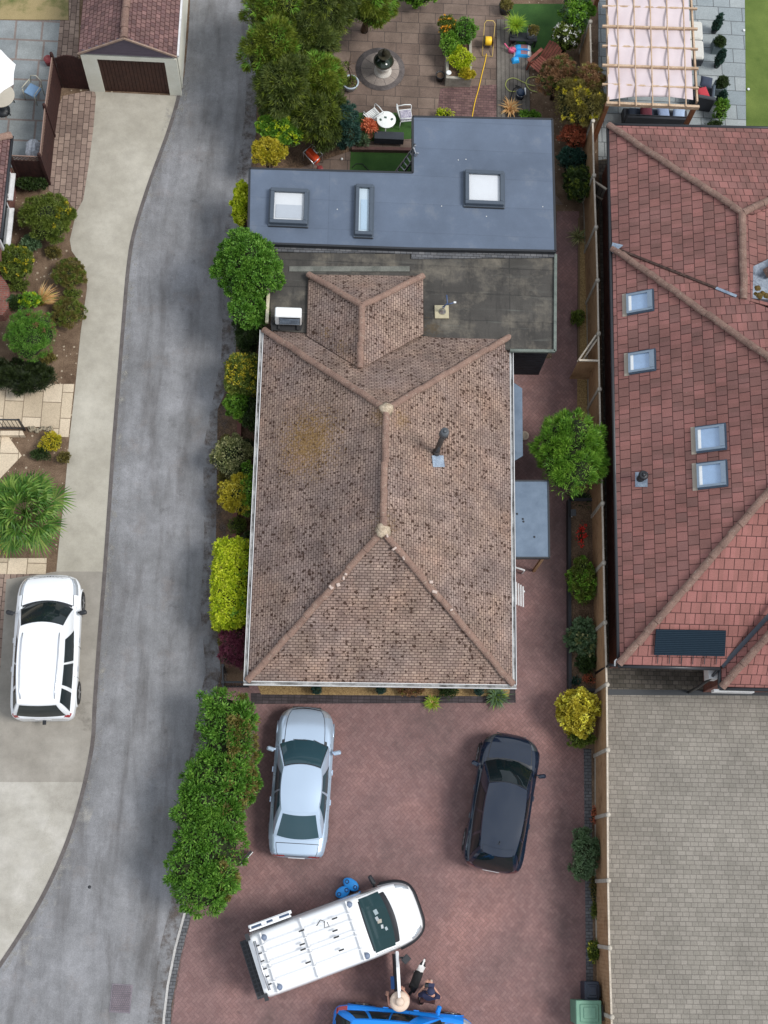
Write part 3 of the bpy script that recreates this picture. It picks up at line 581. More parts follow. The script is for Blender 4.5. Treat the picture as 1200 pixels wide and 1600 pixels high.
skylight(726, 272, 786, 322, .13, None, ((.93, .96, 1, 1), (.93, .96, 1, 1)))
# bay canopy, porch
m = MB(); m.pprism([(800, 596), (816, 607), (817, 712), (800, 722)], 2.0, 2.06); part('bay_canopy', m, MT['canopy'], H)
m = MB(); m.pprism([(798, 600), (811, 610), (812, 706), (798, 716)], 0, 2.0); autouv(part('bay_window', m, MT['carglass'], H))
Pr = thing('x', None, None, tuple(P(830, 812, 0))); Pr.name = 'porch'; Pr.parent = H; Pr.matrix_parent_inverse = Matrix.Translation(-V(H['_w'])); 
m = MB(); m.pprism([(798, 752), (856, 752), (858, 872), (800, 872)], 2.22, 2.3); obj('porch_roof', m, MT['canopy'], Pr).matrix_parent_inverse = Matrix.Translation(-V(Pr['_w']))
m = MB()
for a, b in (((856, 752), (858, 872)), ((858, 872), (800, 872)), ((798, 752), (856, 752))): m.beam(P(*a, 2.25), P(*b, 2.25), .05, .14)
obj('porch_fascia', m, MT['black_trim'], Pr)
m = MB(); q = P(852, 866, 2.2); m.beam((q.x, q.y, 0), (q.x, q.y, 2.2), .09, .09); q = P(852, 758, 2.2); m.beam((q.x, q.y, 0), (q.x, q.y, 2.2), .09, .09); obj('post', m, MT['fence_wood'], Pr)
m = MB()
for x, y in ((808, 803), (817, 811), (818, 815), (835, 839)): m.lathe([(.035, 0), (.03, .02)], P(x, y, 2.3), 7)
obj('leaf_spot', m, MT['black_trim'], Pr)
# front door and windows under the eave
fw0, fw1 = wl[0], wl[1]
for t, ww in ((.2, 1.6), (.78, 1.8), (.5, 1.0)):
    c = fw0.lerp(fw1, t); c.z = 1.45 if ww > 1.2 else 1.1; hh = 1.2 if ww > 1.2 else 2.0
    m = MB(); m.box(c + V((0, -.02, 0)), (ww, .06, hh)); fo = obj('window' if ww > 1.2 else 'door', m, MT['white_trim'], H)
    m = MB(); m.box(c + V((0, -.055, 0)), (ww - .16, .012, hh - .16)); obj('pane', m, MT['carglass'], fo)
# stray things fixed to or lying on the roof
A = thing('air_conditioner', 'white air conditioning unit standing on the old felt roof beside the small tiled gable', 'air conditioner', tuple(P(451, 498, 2.5)))
c = P(451, 503, 2.5); m = MB(); m.rbox(c + V((0, 0, .45)), (.84, .34, .62), 0, .03); obj('casing', m, MT['plastic_white'], A, bevel=.01)
m = MB(); m.box(c + V((0.04, -.178, .46)), (.66, .02, .5)); gr = obj('fan_grille', m, MT['black_trim'], A)
m = MB()
for i in range(5): m.beam(c + V((-.28, -.195, .27 + i * .09)), c + V((.36, -.195, .27 + i * .09)), .012, .02)
obj('grille_bar', m, MT['galv'], gr)
m = MB()
for x in (-.3, .3): m.beam(c + V((x, -.3, .05)), c + V((x, .25, .05)), .06, .1); m.beam(c + V((x, -.12, .1)), c + V((x, -.12, .16)), .05, .05)
obj('foot', m, MT['rubber'], A)
m = MB(); m.tube([c + V((-.45, 0, .3)), c + V((-.55, -.1, .15)), c + V((-.5, -.5, .08)), c + V((-.2, -.75, .05))], .025, 8); obj('pipe', m, MT['rubber'], A)
m = MB(); m.pprism([(425, 504), (474, 504), (470, 516), (425, 516)], 2.5, 2.53); obj('mat', m, MT['rubber'], A)
m = MB(); m.beam(P(420, 448, 2.6), P(417, 504, 2.6), .1, .12); part('parapet', m, mottled('cream_parapet', S(190, 180, 150), S(225, 216, 190), 5, .9), H)
D = thing('satellite_aerial', 'small blue and white aerial on a beige slab on the dark felt roof', 'aerial', tuple(P(690, 488, 2.5)))
c = P(690, 488, 2.5); m = MB(); m.rbox(c + V((0, 0, .03)), (.46, .46, .06), .03, .01); obj('base_slab', m, plain('beige_slab', S(190, 180, 150), .9), D)
m = MB(); m.lathe([(.12, .06), (.11, .1), (.04, .14), (.03, .38), (.05, .4)], c + V((.02, 0, 0)), 14); obj('mast', m, MT['chrome'], D)
m = MB(); m.tube([c + V((.02, 0, .4)), c + V((.14, .1, .5)), c + V((.1, .34, .6))], .025, 8); m.tube([c + V((.1, .06, .46)), c + V((.34, .12, .5))], .022, 8); obj('arm', m, plain('navy_metal', (.05, .08, .16, 1), .5), D)
m = MB(); m.box(c + V((.38, .13, .5)), (.08, .05, .05)); obj('receiver', m, MT['plastic_white'], D)

# ================================================================== the neighbour's house on the right
NZ = 2.6
N = thing('neighbour_house', 'house on the right with large red interlocking roof tiles and four small roof windows', 'house', tuple(P(1150, 700, 0)))
en, es = P(950, 196, NZ), P(967, 1038, NZ); ee = (es - en).normalized(); inw = V((-ee.y, ee.x, 0)); inw = inw if inw.x > 0 else -inw
def pl(deg): a = math.radians(deg); up = inw * math.cos(a) + V((0, 0, math.sin(a))); n = ee.cross(up); n = n if n.z > 0 else -n; return n.normalized()
W1, W2 = pl(24), pl(31)
apN = RP(1160, 333, en, W1); rE = RP(1162, 468, en, W1); vb = P(957, 388, NZ); vb = RP(957, 388, en, W1)
slope('roof', [en, apN, rE, RP(957, 388, en, W1)], ee, N, MT['tiles_nb'])
hipT = RP(1218, 572, es, W2); sT = RP(1230, 735, es, W2); vb2 = RP(957, 388, es, W2)
slope('roof', [vb2, hipT, sT, es], ee, N, MT['tiles_nb'])
# east end mirror vertices so the roof goes on past the frame
far = V((9, 0, 0))
nE2 = P(1420, 206, NZ)
apE = apN + V((.4, 0, 0))
slope('roof', [en, nE2, apE, apN], V((1, 0, 0)), N, MT['tiles_nb'])
rEe = rE + V((3.2, 0, -1.45)); slope('roof', [apN, rE, rE + V((4, 0, -1.6)), nE2], ee, N, MT['tiles_nb'])
ridE = hipT + V((6, 0, 0)); sTe = sT + V((6, 0, 0))
slope('roof', [vb2, hipT, ridE, RP(1420, 560, vb2, (hipT - vb2).cross(rE - vb2).normalized() if (hipT - vb2).cross(rE - vb2).z > 0 else -(hipT - vb2).cross(rE - vb2).normalized()), rE + V((0, 0, .02))], V((1, 0, 0)), N, MT['tiles_nb'])
slope('roof', [hipT, sT, sTe, ridE], V((0, 1, 0)), N, MT['tiles_nb'])
seE = P(1125, 1042, NZ)
nS = (P(1125, 1042, NZ) - es).cross(sT - es).normalized(); nS = nS if nS.z > 0 else -nS
slope('roof', [es, seE, RP(1240, 917, es, nS), RP(1420, 900, es, nS), sTe, sT], V((1, 0, 0)), N, MT['tiles_nb_lit'])
# projecting front wing
wz = 2.5; w0 = P(1127, 1042, wz); w1 = P(1127, 1073, wz); wt = P(1225, 966, 4.0); w3 = P(1420, 1080, wz); wv = P(1230, 930, 3.95)
slope('roof', [w0, wv, wt, w1], ee, N, MT['tiles_nb_lit']); slope('roof', [w1, wt, wt + V((4, 0, 0)), w3], V((1, 0, 0)), N, MT['tiles_nb_lit'])
k = 50
for a, b in ((en, apN), (apN, rE), (apN, apN + (nE2 - apN) * .6), (vb2, hipT), (es, sT), (w1, wt), (hipT, sT)):
    k += 1; ridgeline('ridge_tiles', a, b, .12, N, MT['ridge_nb'], seg=.42, seed=k)
def strip(pts, w, mat, name, par, h=.03):
    m = MB()
    for a, b in zip(pts, pts[1:]): m.beam(a, b, w, h)
    return obj(name, m, mat, par)
darkv = mottled('dark_valley', S(42, 30, 28), S(96, 74, 66), 7, .8, .2)
strip([RP(962, 389, en, W1) + V((0, 0, .05)), RP(1118, 451, en, W1) + V((0, 0, .05))], .08, darkv, 'valley', N)
strip([RP(1118, 451, en, W1) + V((0, 0, .05)), RP(1150, 464, en, W1) + V((0, 0, .05))], .09, MT['galv'], 'valley', N)
strip([w0 + V((0, 0, .06)), wv + V((0, 0, .09))], .13, plain('grey_valley', S(62, 68, 78), .6), 'valley', N)
q = [vb2 + V((-.02, .16, .05)), vb2 + V((.3, 0, .2)), vb2 + V((.0, -.2, .04)), vb2 + V((-.06, -.05, .02))]
m = MB(); m.prism([p - V((0, 0, .02)) for p in q][::-1], [p + V((0, 0, .06)) for p in q][::-1]); obj('lead_flashing', m, MT['galv'], N, recalc=True)
lq = [RP(1176, 418, en, W1), RP(1260, 400, en, W1), RP(1260, 478, en, W1), RP(1176, 470, en, W1)]
leadz = rE.z - .25
m = MB(); m.pprism([(1177, 416), (1206, 402), (1212, 440), (1204, 468), (1176, 466)], leadz - .4, leadz + .12); lg_ = obj('lead_gutter', m, mottled('stained_lead', S(90, 98, 110), S(170, 180, 192), 6, .6, .3), N)
for x, y, r in ((1184, 450, .12), (1192, 458, .1), (1187, 462, .13), (1198, 462, .12), (1181, 459, .08)):
    m = MB(); q = P(x, y, leadz + .13); m.rbox(q, (r * 1.6, r * 1.5, .08), x * .3, .04); obj('moss_clump', m, mottled('brown_moss', S(70, 60, 30), S(120, 98, 50), 14, .95, .8), lg_)
m = MB(); q = P(1196, 428, leadz + .2); m.tube([q, q + V((.7, .3, .5))], .17, 10); obj('ridge_end', m, MT['ridge_nb'], lg_)
# walls
iw = [P(966, 212, NZ), P(1420, 218, NZ), P(1420, 1062, NZ), P(1137, 1062, NZ), P(1137, 1024, NZ), P(981, 1022, NZ)]
iw = ccw([V((p.x, p.y, NZ - .1)) for p in iw]); m = MB(); m.prism([V((p.x, p.y, 0)) for p in iw], iw); autouv(obj('wall', m, MT['red_brick'], N))
dkg = plain('black_gutter', (.02, .022, .026, 1), .4)
for a, b in ((en + V((0, 0, -.03)), es + V((0, 0, -.03))), (es + V((-.03, -.05, -.03)), seE + V((0, -.05, -.03))), (w0 + V((-.05, 0, -.02)), w1 + V((-.05, -.05, -.02))), (w1 + V((-.05, -.05, -.02)), w3 + V((0, -.05, -.02))), (en + V((0, .05, -.03)), nE2 + V((0, .05, -.03)))):
    m = MB(); m.tube([a, b], .06, 8); obj('gutter', m, dkg, N)
m = MB(); q = P(962, 1040, 2.4); m.tube([q, q + V((-.12, .06, -.25)), V((q.x - .16, q.y + .1, 0))], .05, 8); obj('downpipe', m, dkg, N)
m = MB(); m.tube([P(964, 1030, 2.62), P(961, 1033, 2.6), P(961, 1040, 2.5)], .03, 6); obj('overflow_pipe', m, MT['plastic_white'], N)
m = MB(); q = P(1122, 1074, 2.3); m.tube([P(1122, 1046, 2.5), P(1110, 1060, 2.0), V((P(1098, 1070, 1.6).x, P(1098, 1070, 1.6).y, 1.2)), V((P(1098, 1070, 1.6).x, P(1098, 1070, 1.6).y, 0))], .045, 8); obj('downpipe', m, dkg, N)
m = MB(); m.box(P(1148, 1079, 2.2) + V((0, 0, -.2)), (1.25, .08, .3)); obj('window_frame', m, MT['white_trim'], N)
m = MB(); m.box(P(1111, 1052, 1.9), (.3, .4, .5)); obj('window_frame', m, MT['white_trim'], N)
# roof windows
def roofwin(px0, py0, px1, py1):
    q = [RP(px0, py0 + 5, es, W2), RP(px1, py0, es, W2), RP(px1, py1 - 4, es, W2), RP(px0, py1, es, W2)]
    c = sum(q, V()) / 4; ax = ((q[1] - q[0]) + (q[2] - q[3])).normalized(); up = ee; L = ((q[1] - q[0]).length + (q[2] - q[3]).length) / 2; Wd = (q[0] - q[3]).length
    ax = (inw * math.cos(math.radians(31)) + V((0, 0, math.sin(math.radians(31))))); ay = ee; n = W2
    R = Matrix((ax, ay, n)).transposed().to_4x4()
    def bb(m, x0, x1, y0, y1, z0, z1):
        vs = [c + ax * x + ay * y + n * z for z in (z0, z1) for x, y in ((x0, y0), (x1, y0), (x1, y1), (x0, y1))]
        m.add(vs, [(3, 2, 1, 0), (4, 5, 6, 7), (0, 1, 5, 4), (1, 2, 6, 5), (2, 3, 7, 6), (3, 0, 4, 7)])
    m = MB(); t = .07; hx, hy = L / 2, Wd / 2
    bb(m, -hx, hx, -hy, -hy + t, .0, .1); bb(m, -hx, hx, hy - t, hy, 0, .1); bb(m, -hx, -hx + t, -hy + t, hy - t, 0, .1); bb(m, hx - t * 2, hx, -hy + t, hy - t, 0, .13)
    f = obj('roof_window', m, plain('grey_window_frame', S(140, 156, 172), .4, .3), N, recalc=True)
    m = MB(); bb(m, -hx - .02, hx + .04, -hy - .05, -hy, .0, .05); bb(m, -hx, hx + .04, hy, hy + .05, 0, .05); bb(m, hx, hx + .05, -hy, hy, 0, .05); obj('flashing', m, plain('dark_flashing', S(70, 84, 100), .5, .3), f, recalc=True)
    m = MB(); bb(m, -hx + t, hx - 2 * t, -hy + t, hy - t, .02, .055)
    obj('glass', m, plain('sky_blue_roof_glass', S(150, 180, 215), .08, .0, 1, 1, var=.12, scale=2), f, recalc=True)
    m = MB(); bb(m, -hx + t, -hx + t + .09, -hy + t, hy - t, .056, .064); obj('blind_edge', m, MT['plastic_white'], f, recalc=True)
    m = MB(); bb(m, -hx - .16, -hx - .005, -hy - .06, hy + .06, .0, .02); obj('lead_apron', m, plain('pale_lead_apron', S(166, 156, 142), .8), f, recalc=True)
for a in ((980, 455, 1020, 490), (983, 548, 1023, 583), (1088, 664, 1133, 706), (1090, 721, 1135, 763)): roofwin(*a)
fb = RP(1001, 748, es, W2)
m = MB(); q = [RP(993, 738, es, W2), RP(1012, 738, es, W2), RP(1012, 761, es, W2), RP(993, 761, es, W2)]; m.prism([p + W2 * .01 for p in q][::-1], [p + W2 * .03 for p in q][::-1]); obj('lead_flashing', m, MT['galv'], N, recalc=True)
flue(fb, .42, .09, N, V((0, 0, 1)), MT['black_trim'], None)
# ribbed solar pool-heating panel on the south slope
q = [RP(1024, 982, es, nS), RP(1133, 984, es, nS), RP(1131, 1024, es, nS), RP(1021, 1022, es, nS)]
m = MB(); m.prism([p + nS * .06 for p in q][::-1], [p + nS * .1 for p in q][::-1]); sp_ = obj('solar_panel', m, plain('dark_blue_panel', (.010, .02, .032, 1), .6, 0, .05), N, recalc=True)
m = MB()
for i in range(14):
    t = (i + .5) / 14; m.beam(q[0].lerp(q[3], t) + nS * .108, q[1].lerp(q[2], t) + nS * .108, .02, .016)
obj('rib', m, plain('panel_rib', (.02, .034, .048, 1), .6, 0, .05), sp_)
m = MB()
for i in range(6): a = q[3].lerp(q[2], i / 6 + .06); m.beam(a + nS * .05, a + nS * .05 + V((0, -.25, -.13)), .02, .02)
obj('fixing_strap', m, MT['black_trim'], sp_)

# ================================================================== garage, top left
G = thing('garage', 'cream rendered garage with purple tiled roof and dark brown door beside the lane', 'garage', tuple(P(210, 100, 0)))
ez = 2.25; g1, g2, ga = P(122, 84, ez), P(276, 89, ez), P(189, 58, 3.15)
gd = P(297, -160, ez) - P(276, 89, ez); gd = V((0, 6.2, 0)); ndir = V((0, 1, 0))
g1b, g2b, gab = g1 + ndir * 6.2, g2 + ndir * 6.2, ga + ndir * 6.2
ga = V(((g1.x + g2.x) / 2, g1.y + .02, 3.2)); gab = ga + ndir * 6.2
slope('roof', [g1, ga, gab, g1b], ndir, G, MT['tiles_garage']); slope('roof', [g2, g2b, gab, ga], ndir, G, MT['tiles_garage'])
ridgeline('ridge_tiles', ga, gab, .13, G, MT['ridge_nb'], seed=77)
gx0, gx1, gy0 = g1.x + .06, g2.x - .02, g1.y + .12; gyb = g1b.y - .1
m = MB(); m.box(((gx0 + gx1) / 2, (gy0 + gyb) / 2 + .1, ez / 2 - .05), (gx1 - gx0, gyb - gy0 - .2, ez - .1)); obj('wall', m, MT['render_wall'], G)
m = MB(); dl, dr = P(164, 143, 0).x, P(266, 147, 0).x
m.box(((gx0 + dl) / 2, gy0 - .04, ez / 2 - .05), (dl - gx0, .12, ez - .1)); m.box(((dr + gx1) / 2, gy0 - .04, ez / 2 - .05), (gx1 - dr, .12, ez - .1)); m.box(((dl + dr) / 2, gy0 - .04, ez - .2), (dr - dl, .12, .2))
obj('front_wall', m, MT['render_wall'], G)
m = MB(); n_ = 18
for i in range(n_):
    x = dl + (dr - dl) * (i + .5) / n_; m.box((x, gy0 - .01, (ez - .3) / 2), ((dr - dl) / n_ - .012, .05, ez - .3))
gdm = mottled('dark_brown_door', S(58, 36, 30), S(80, 52, 42), 8, .7, .1, 60); gdo = obj('door', m, gdm, G)
m = MB(); m.box(((dl + dr) / 2, gy0 + .02, ez / 2 - .15), (dr - dl, .03, ez - .31)); obj('backing', m, MT['brown_wood'], gdo)
m = MB()
for i in range(6):
    z0 = ez + .0 + i * .145; wd_ = (1 - (z0 - ez + .06) / .95) * (g2.x - g1.x) - .06
    if wd_ > .2: m.box((ga.x, g1.y + .05, z0 + .07), (wd_, .05, .13), rx=math.radians(-16))
obj('gable_cladding', m, plain('grey_purple_cladding', S(92, 82, 92), .7), G)
m = MB()
for a, b in ((g1, ga), (g2, ga)): m.beam(a + V((0, -.02, .02)), b + V((0, -.02, .02)), .05, .07)
obj('verge_trim', m, mottled('buff_verge', S(140, 118, 104), S(170, 146, 130), 4, .9), G)
m = MB(); m.box((gx1 + .03, (gy0 + gyb) / 2, ez - .06), (.12, gyb - gy0, .1)); obj('gutter', m, MT['white_trim'], G)

# ================================================================== house at the left edge
K = thing('neighbour_house', 'corner of a brick house with white window frames at the left edge of the photo', 'house', tuple(P(0, 300, 0)))
kz = 2.6; k1 = P(17, 212, kz); 
ks = V((k1.x, P(0, 372, kz).y, kz)); kn = [k1, V((k1.x - 8, k1.y, kz)), V((k1.x - 8, ks.y, kz)), ks]
top = V((k1.x - 3.8, k1.y - 2.6, 4.8))
slope('roof', [k1, ks, V((top.x, ks.y, 4.8)), top], V((0, 1, 0)), K, MT['tiles_garage']); slope('roof', [k1, top, V((k1.x - 7.6, k1.y, kz))], V((1, 0, 0)), K, MT['tiles_garage'])
slope('roof', [V((top.x, ks.y, 4.8)), V((k1.x - 7.6, ks.y, kz)), V((k1.x - 7.6, k1.y, kz)), top], V((0, 1, 0)), K, MT['tiles_garage'])
ridgeline('ridge_tiles', k1, top, .13, K, MT['ridge'], seed=81)
m = MB(); m.box((k1.x - 3.95, (k1.y + ks.y) / 2 - .15, kz / 2 - .05), (7.3, abs(k1.y - ks.y) - .2, kz - .1)); autouv(obj('wall', m, MT['red_brick'], K))
m = MB(); m.tube([k1 + V((.03, 0, -.04)), ks + V((.03, 0, -.04))], .06, 8); obj('gutter', m, dkg, K)
xw = k1.x - .29
for y0, y1, z0, z1 in ((262, 300, 1.2, 2.3), (310, 380, .9, 2.3)):
    a, b = P(0, y0, 1.6).y, P(0, y1, 1.6).y
    m = MB(); m.box((xw, (a + b) / 2, (z0 + z1) / 2), (.14, a - b, z1 - z0)); wf = obj('window', m, MT['white_trim'], K)
    m = MB(); m.box((xw + .07, (a + b) / 2, (z0 + z1) / 2), (.02, a - b - .2, z1 - z0 - .25)); obj('pane', m, MT['carglass'], wf)
    m = MB(); m.box((xw + .1, (a + b) / 2, z0 - .04), (.2, a - b + .1, .06)); obj('sill', m, MT['white_trim'], wf)
m = MB(); m.pprism([(-60, 428), (2, 430), (12, 445), (16, 465), (12, 482), (4, 492), (-60, 494)], 0, .5); autouv(tag(obj('brick_planter', m, MT['red_brick']), 'curved red brick wall end at the left edge below the round green shrub', 'brick wall'))
# ================================================================== vegetation
LM = {
 'fresh': leafmat('fresh_green_leaf', S(56, 92, 25), S(115, 165, 56), S(174, 214, 83)),
 'mid': leafmat('mid_green_leaf', S(57, 74, 29), S(108, 126, 51), S(151, 165, 77)),
 'tree': leafmat('glossy_tree_leaf', S(56, 93, 30), S(97, 148, 53), S(148, 192, 80)),
 'dark': leafmat('dark_green_leaf', S(36, 51, 28), S(62, 82, 42), S(89, 110, 60)),
 'bluegreen': leafmat('blue_green_needle', S(28, 53, 48), S(50, 84, 72), S(79, 112, 96)),
 'yew': leafmat('feathery_yew_spray', S(60, 77, 25), S(111, 129, 42), S(167, 174, 71)),
 'yewdark': leafmat('dark_feathery_spray', S(50, 65, 31), S(91, 107, 50), S(133, 142, 76)),
 'lime': leafmat('lime_yellow_leaf', S(115, 152, 24), S(203, 220, 44), S(250, 250, 94)),
 'gold': leafmat('golden_leaf', S(158, 146, 38), S(208, 192, 58), S(234, 222, 104)) if True else leafmat('golden_leaf', S(184, 139, 33), S(248, 201, 50), S(250, 241, 92)),
 'goldtip': leafmat('gold_tipped_leaf', S(93, 119, 30), S(203, 190, 50), S(250, 220, 81)),
 'olive': leafmat('olive_brown_leaf', S(78, 69, 37), S(128, 119, 63), S(167, 159, 88)),
 'brownish': leafmat('bronze_twiggy_leaf', S(104, 71, 50), S(150, 113, 81), S(179, 139, 101)),
 'copper': leafmat('copper_leaf', S(143, 76, 55), S(205, 115, 85), S(239, 150, 110)),
 'purple': leafmat('purple_maple_leaf', S(76, 32, 48), S(119, 57, 77), S(155, 88, 103)),
 'varieg': leafmat('cream_edged_leaf', S(70, 82, 44), S(133, 141, 88), S(239, 231, 171)),
 'greygreen': leafmat('grey_green_leaf', S(68, 95, 61), S(104, 132, 92), S(145, 169, 132)),
 'straw': leafmat('dry_straw_blade', S(205, 150, 92), S(250, 197, 132), S(250, 236, 176)),
 'white': leafmat('white_blossom', S(250, 250, 236), S(250, 250, 250), None, .2),
 'orange': leafmat('orange_blossom', S(250, 150, 33), S(250, 197, 55), None, .2),
 'yellow': leafmat('yellow_blossom', S(250, 237, 66), S(250, 250, 121), None, .2),
 'red': leafmat('red_blossom', S(232, 46, 44), S(250, 81, 66), None, .2),
 'coral': leafmat('coral_leaf', S(232, 115, 77), S(250, 162, 121), None, .2),
 'palm': leafmat('fan_palm_blade', S(39, 78, 33), S(89, 132, 50), S(161, 185, 92), clump=1.6) if True else leafmat('fan_palm_blade', S(62, 110, 40), S(132, 179, 62), S(219, 238, 91), clump=1.2),
 'palmold': leafmat('yellowing_palm_blade', S(184, 162, 44), S(227, 208, 77), None),
 'grassblade': leafmat('bright_grass_blade', S(107, 152, 37), S(184, 213, 66), None),
 'juniper': leafmat('blackish_green_spray', S(28, 38, 22), S(50, 62, 33), S(74, 89, 46)),
}
def quads(name, base, d, s, mat, parent, fold=None):
    """leaves as rhombus faces: base point, long axis, half-width axis"""
    n = len(base); v = np.empty((n, 4, 3)); v[:, 0] = base; v[:, 1] = base + d * .45 + s; v[:, 2] = base + d; v[:, 3] = base + d * .45 - s
    me = bpy.data.meshes.new(name); me.vertices.add(n * 4); me.vertices.foreach_set('co', v.reshape(-1).astype(np.float32))
    me.loops.add(n * 4); me.loops.foreach_set('vertex_index', np.arange(n * 4, dtype=np.int32)); me.polygons.add(n)
    me.polygons.foreach_set('loop_start', np.arange(0, n * 4, 4, dtype=np.int32)); me.polygons.foreach_set('loop_total', np.full(n, 4, dtype=np.int32)); me.update(calc_edges=True)
    return link(name, me, mat, parent)
def unit(a): return a / np.maximum(np.linalg.norm(a, axis=1, keepdims=True), 1e-9)
def leafcloud(lumps, n, rng, clumps=40, cr=.16, ll=.09, lw=.05, droop=0., up=.5, low=-.35, flat=.7, box=False, fill=.7):
    """clumps of leaves spread over the outside of several lumps (cx,cy,cz,rx,ry,rz)"""
    L = np.array(lumps, float); wgt = (L[:, 3] * L[:, 4]) ** .8; wgt /= wgt.sum()
    k = rng.choice(len(L), clumps, p=wgt); dr = rng.normal(size=(clumps, 3)); dr = unit(dr); dr[:, 2] = np.where(dr[:, 2] < low, -dr[:, 2], dr[:, 2])
    if box: dr = dr / np.maximum(np.linalg.norm(dr, ord=6, axis=1, keepdims=True), 1e-9)
    rad = 1 - np.abs(rng.normal(0, .1, (clumps, 1)))
    cc = L[k, :3] + dr * L[k, 3:] * rad; cn = unit(dr / L[k, 3:])
    # drop clumps buried inside another lump
    q = ((cc[:, None, :] - L[None, :, :3]) / L[None, :, 3:]); ins = ((q ** 2).sum(2) < .62).any(1); keep = ~ins if (~ins).sum() > 5 else np.ones(clumps, bool); cc = cc[keep]; cn = cn[keep]
    m = len(cc); j = rng.integers(0, m, n); sz = rng.uniform(.6, 1.25, (m, 1)) * cr
    o = unit(rng.normal(size=(n, 3)) + cn[j] * .9); base = cc[j] + o * sz[j] * rng.uniform(.35, 1.0, (n, 1)) * np.array([1, 1, flat])
    d = unit(o * 1.0 + cn[j] * up + rng.normal(0, .45, (n, 3)) + np.array([0, 0, -droop])); ln = ll * rng.uniform(.6, 1.25, (n, 1))
    nn = unit(cn[j] + rng.normal(0, .55, (n, 3)) + np.array([0, 0, .4])); s = unit(np.cross(d, nn)) * lw * .5 * rng.uniform(.7, 1.2, (n, 1))
    if fill > 0:
        nf = int(n * fill); k = rng.choice(len(L), nf, p=wgt); dr = unit(rng.normal(size=(nf, 3))); dr[:, 2] = np.where(dr[:, 2] < low, -dr[:, 2], dr[:, 2])
        if box: dr = dr / np.maximum(np.linalg.norm(dr, ord=6, axis=1, keepdims=True), 1e-9)
        bb = L[k, :3] + dr * L[k, 3:] * rng.uniform(.8, 1.0, (nf, 1)); cn2 = unit(dr / L[k, 3:])
        d2 = unit(cn2 * up + rng.normal(0, .7, (nf, 3)) + np.array([0, 0, -droop])); n2 = unit(cn2 + rng.normal(0, .5, (nf, 3))); s2 = unit(np.cross(d2, n2)) * lw * .5
        base = np.concatenate([base, bb]); d = np.concatenate([d * ln, d2 * ll * rng.uniform(.6, 1.2, (nf, 1))]); s = np.concatenate([s, s2])
    else: d = d * ln
    base[:, 2] = np.maximum(base[:, 2], .03)
    return base, d, s
def core(lumps, mat, parent, k=.72):                    # solid lump, inner shade put into its colour, so that little shows through
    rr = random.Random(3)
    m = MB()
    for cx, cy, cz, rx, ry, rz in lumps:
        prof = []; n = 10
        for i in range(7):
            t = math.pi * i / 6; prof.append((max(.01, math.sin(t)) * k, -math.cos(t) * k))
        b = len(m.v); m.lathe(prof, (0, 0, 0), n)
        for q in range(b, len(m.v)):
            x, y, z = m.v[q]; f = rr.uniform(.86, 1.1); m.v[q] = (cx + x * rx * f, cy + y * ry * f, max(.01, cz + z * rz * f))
    return obj('shaded_core', m, mat, parent)
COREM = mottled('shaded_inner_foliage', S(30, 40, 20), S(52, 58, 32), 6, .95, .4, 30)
vrng = np.random.default_rng(11)
def lumps_for(c, rx, ry, rz, rng, n=5, k=.5):
    L = [(c.x, c.y, c.z, rx * .84, ry * .84, rz * .9)]
    for i in range(n):
        a = 2 * math.pi * (i + rng.uniform(-.3, .3)) / n; f = rng.uniform(.42, .62); s = rng.uniform(.8, 1.15) * k
        L.append((c.x + math.cos(a) * rx * f, c.y + math.sin(a) * ry * f, c.z + rng.uniform(-.15, .35) * rz, rx * s, ry * s, rz * s * 1.1))
    return L
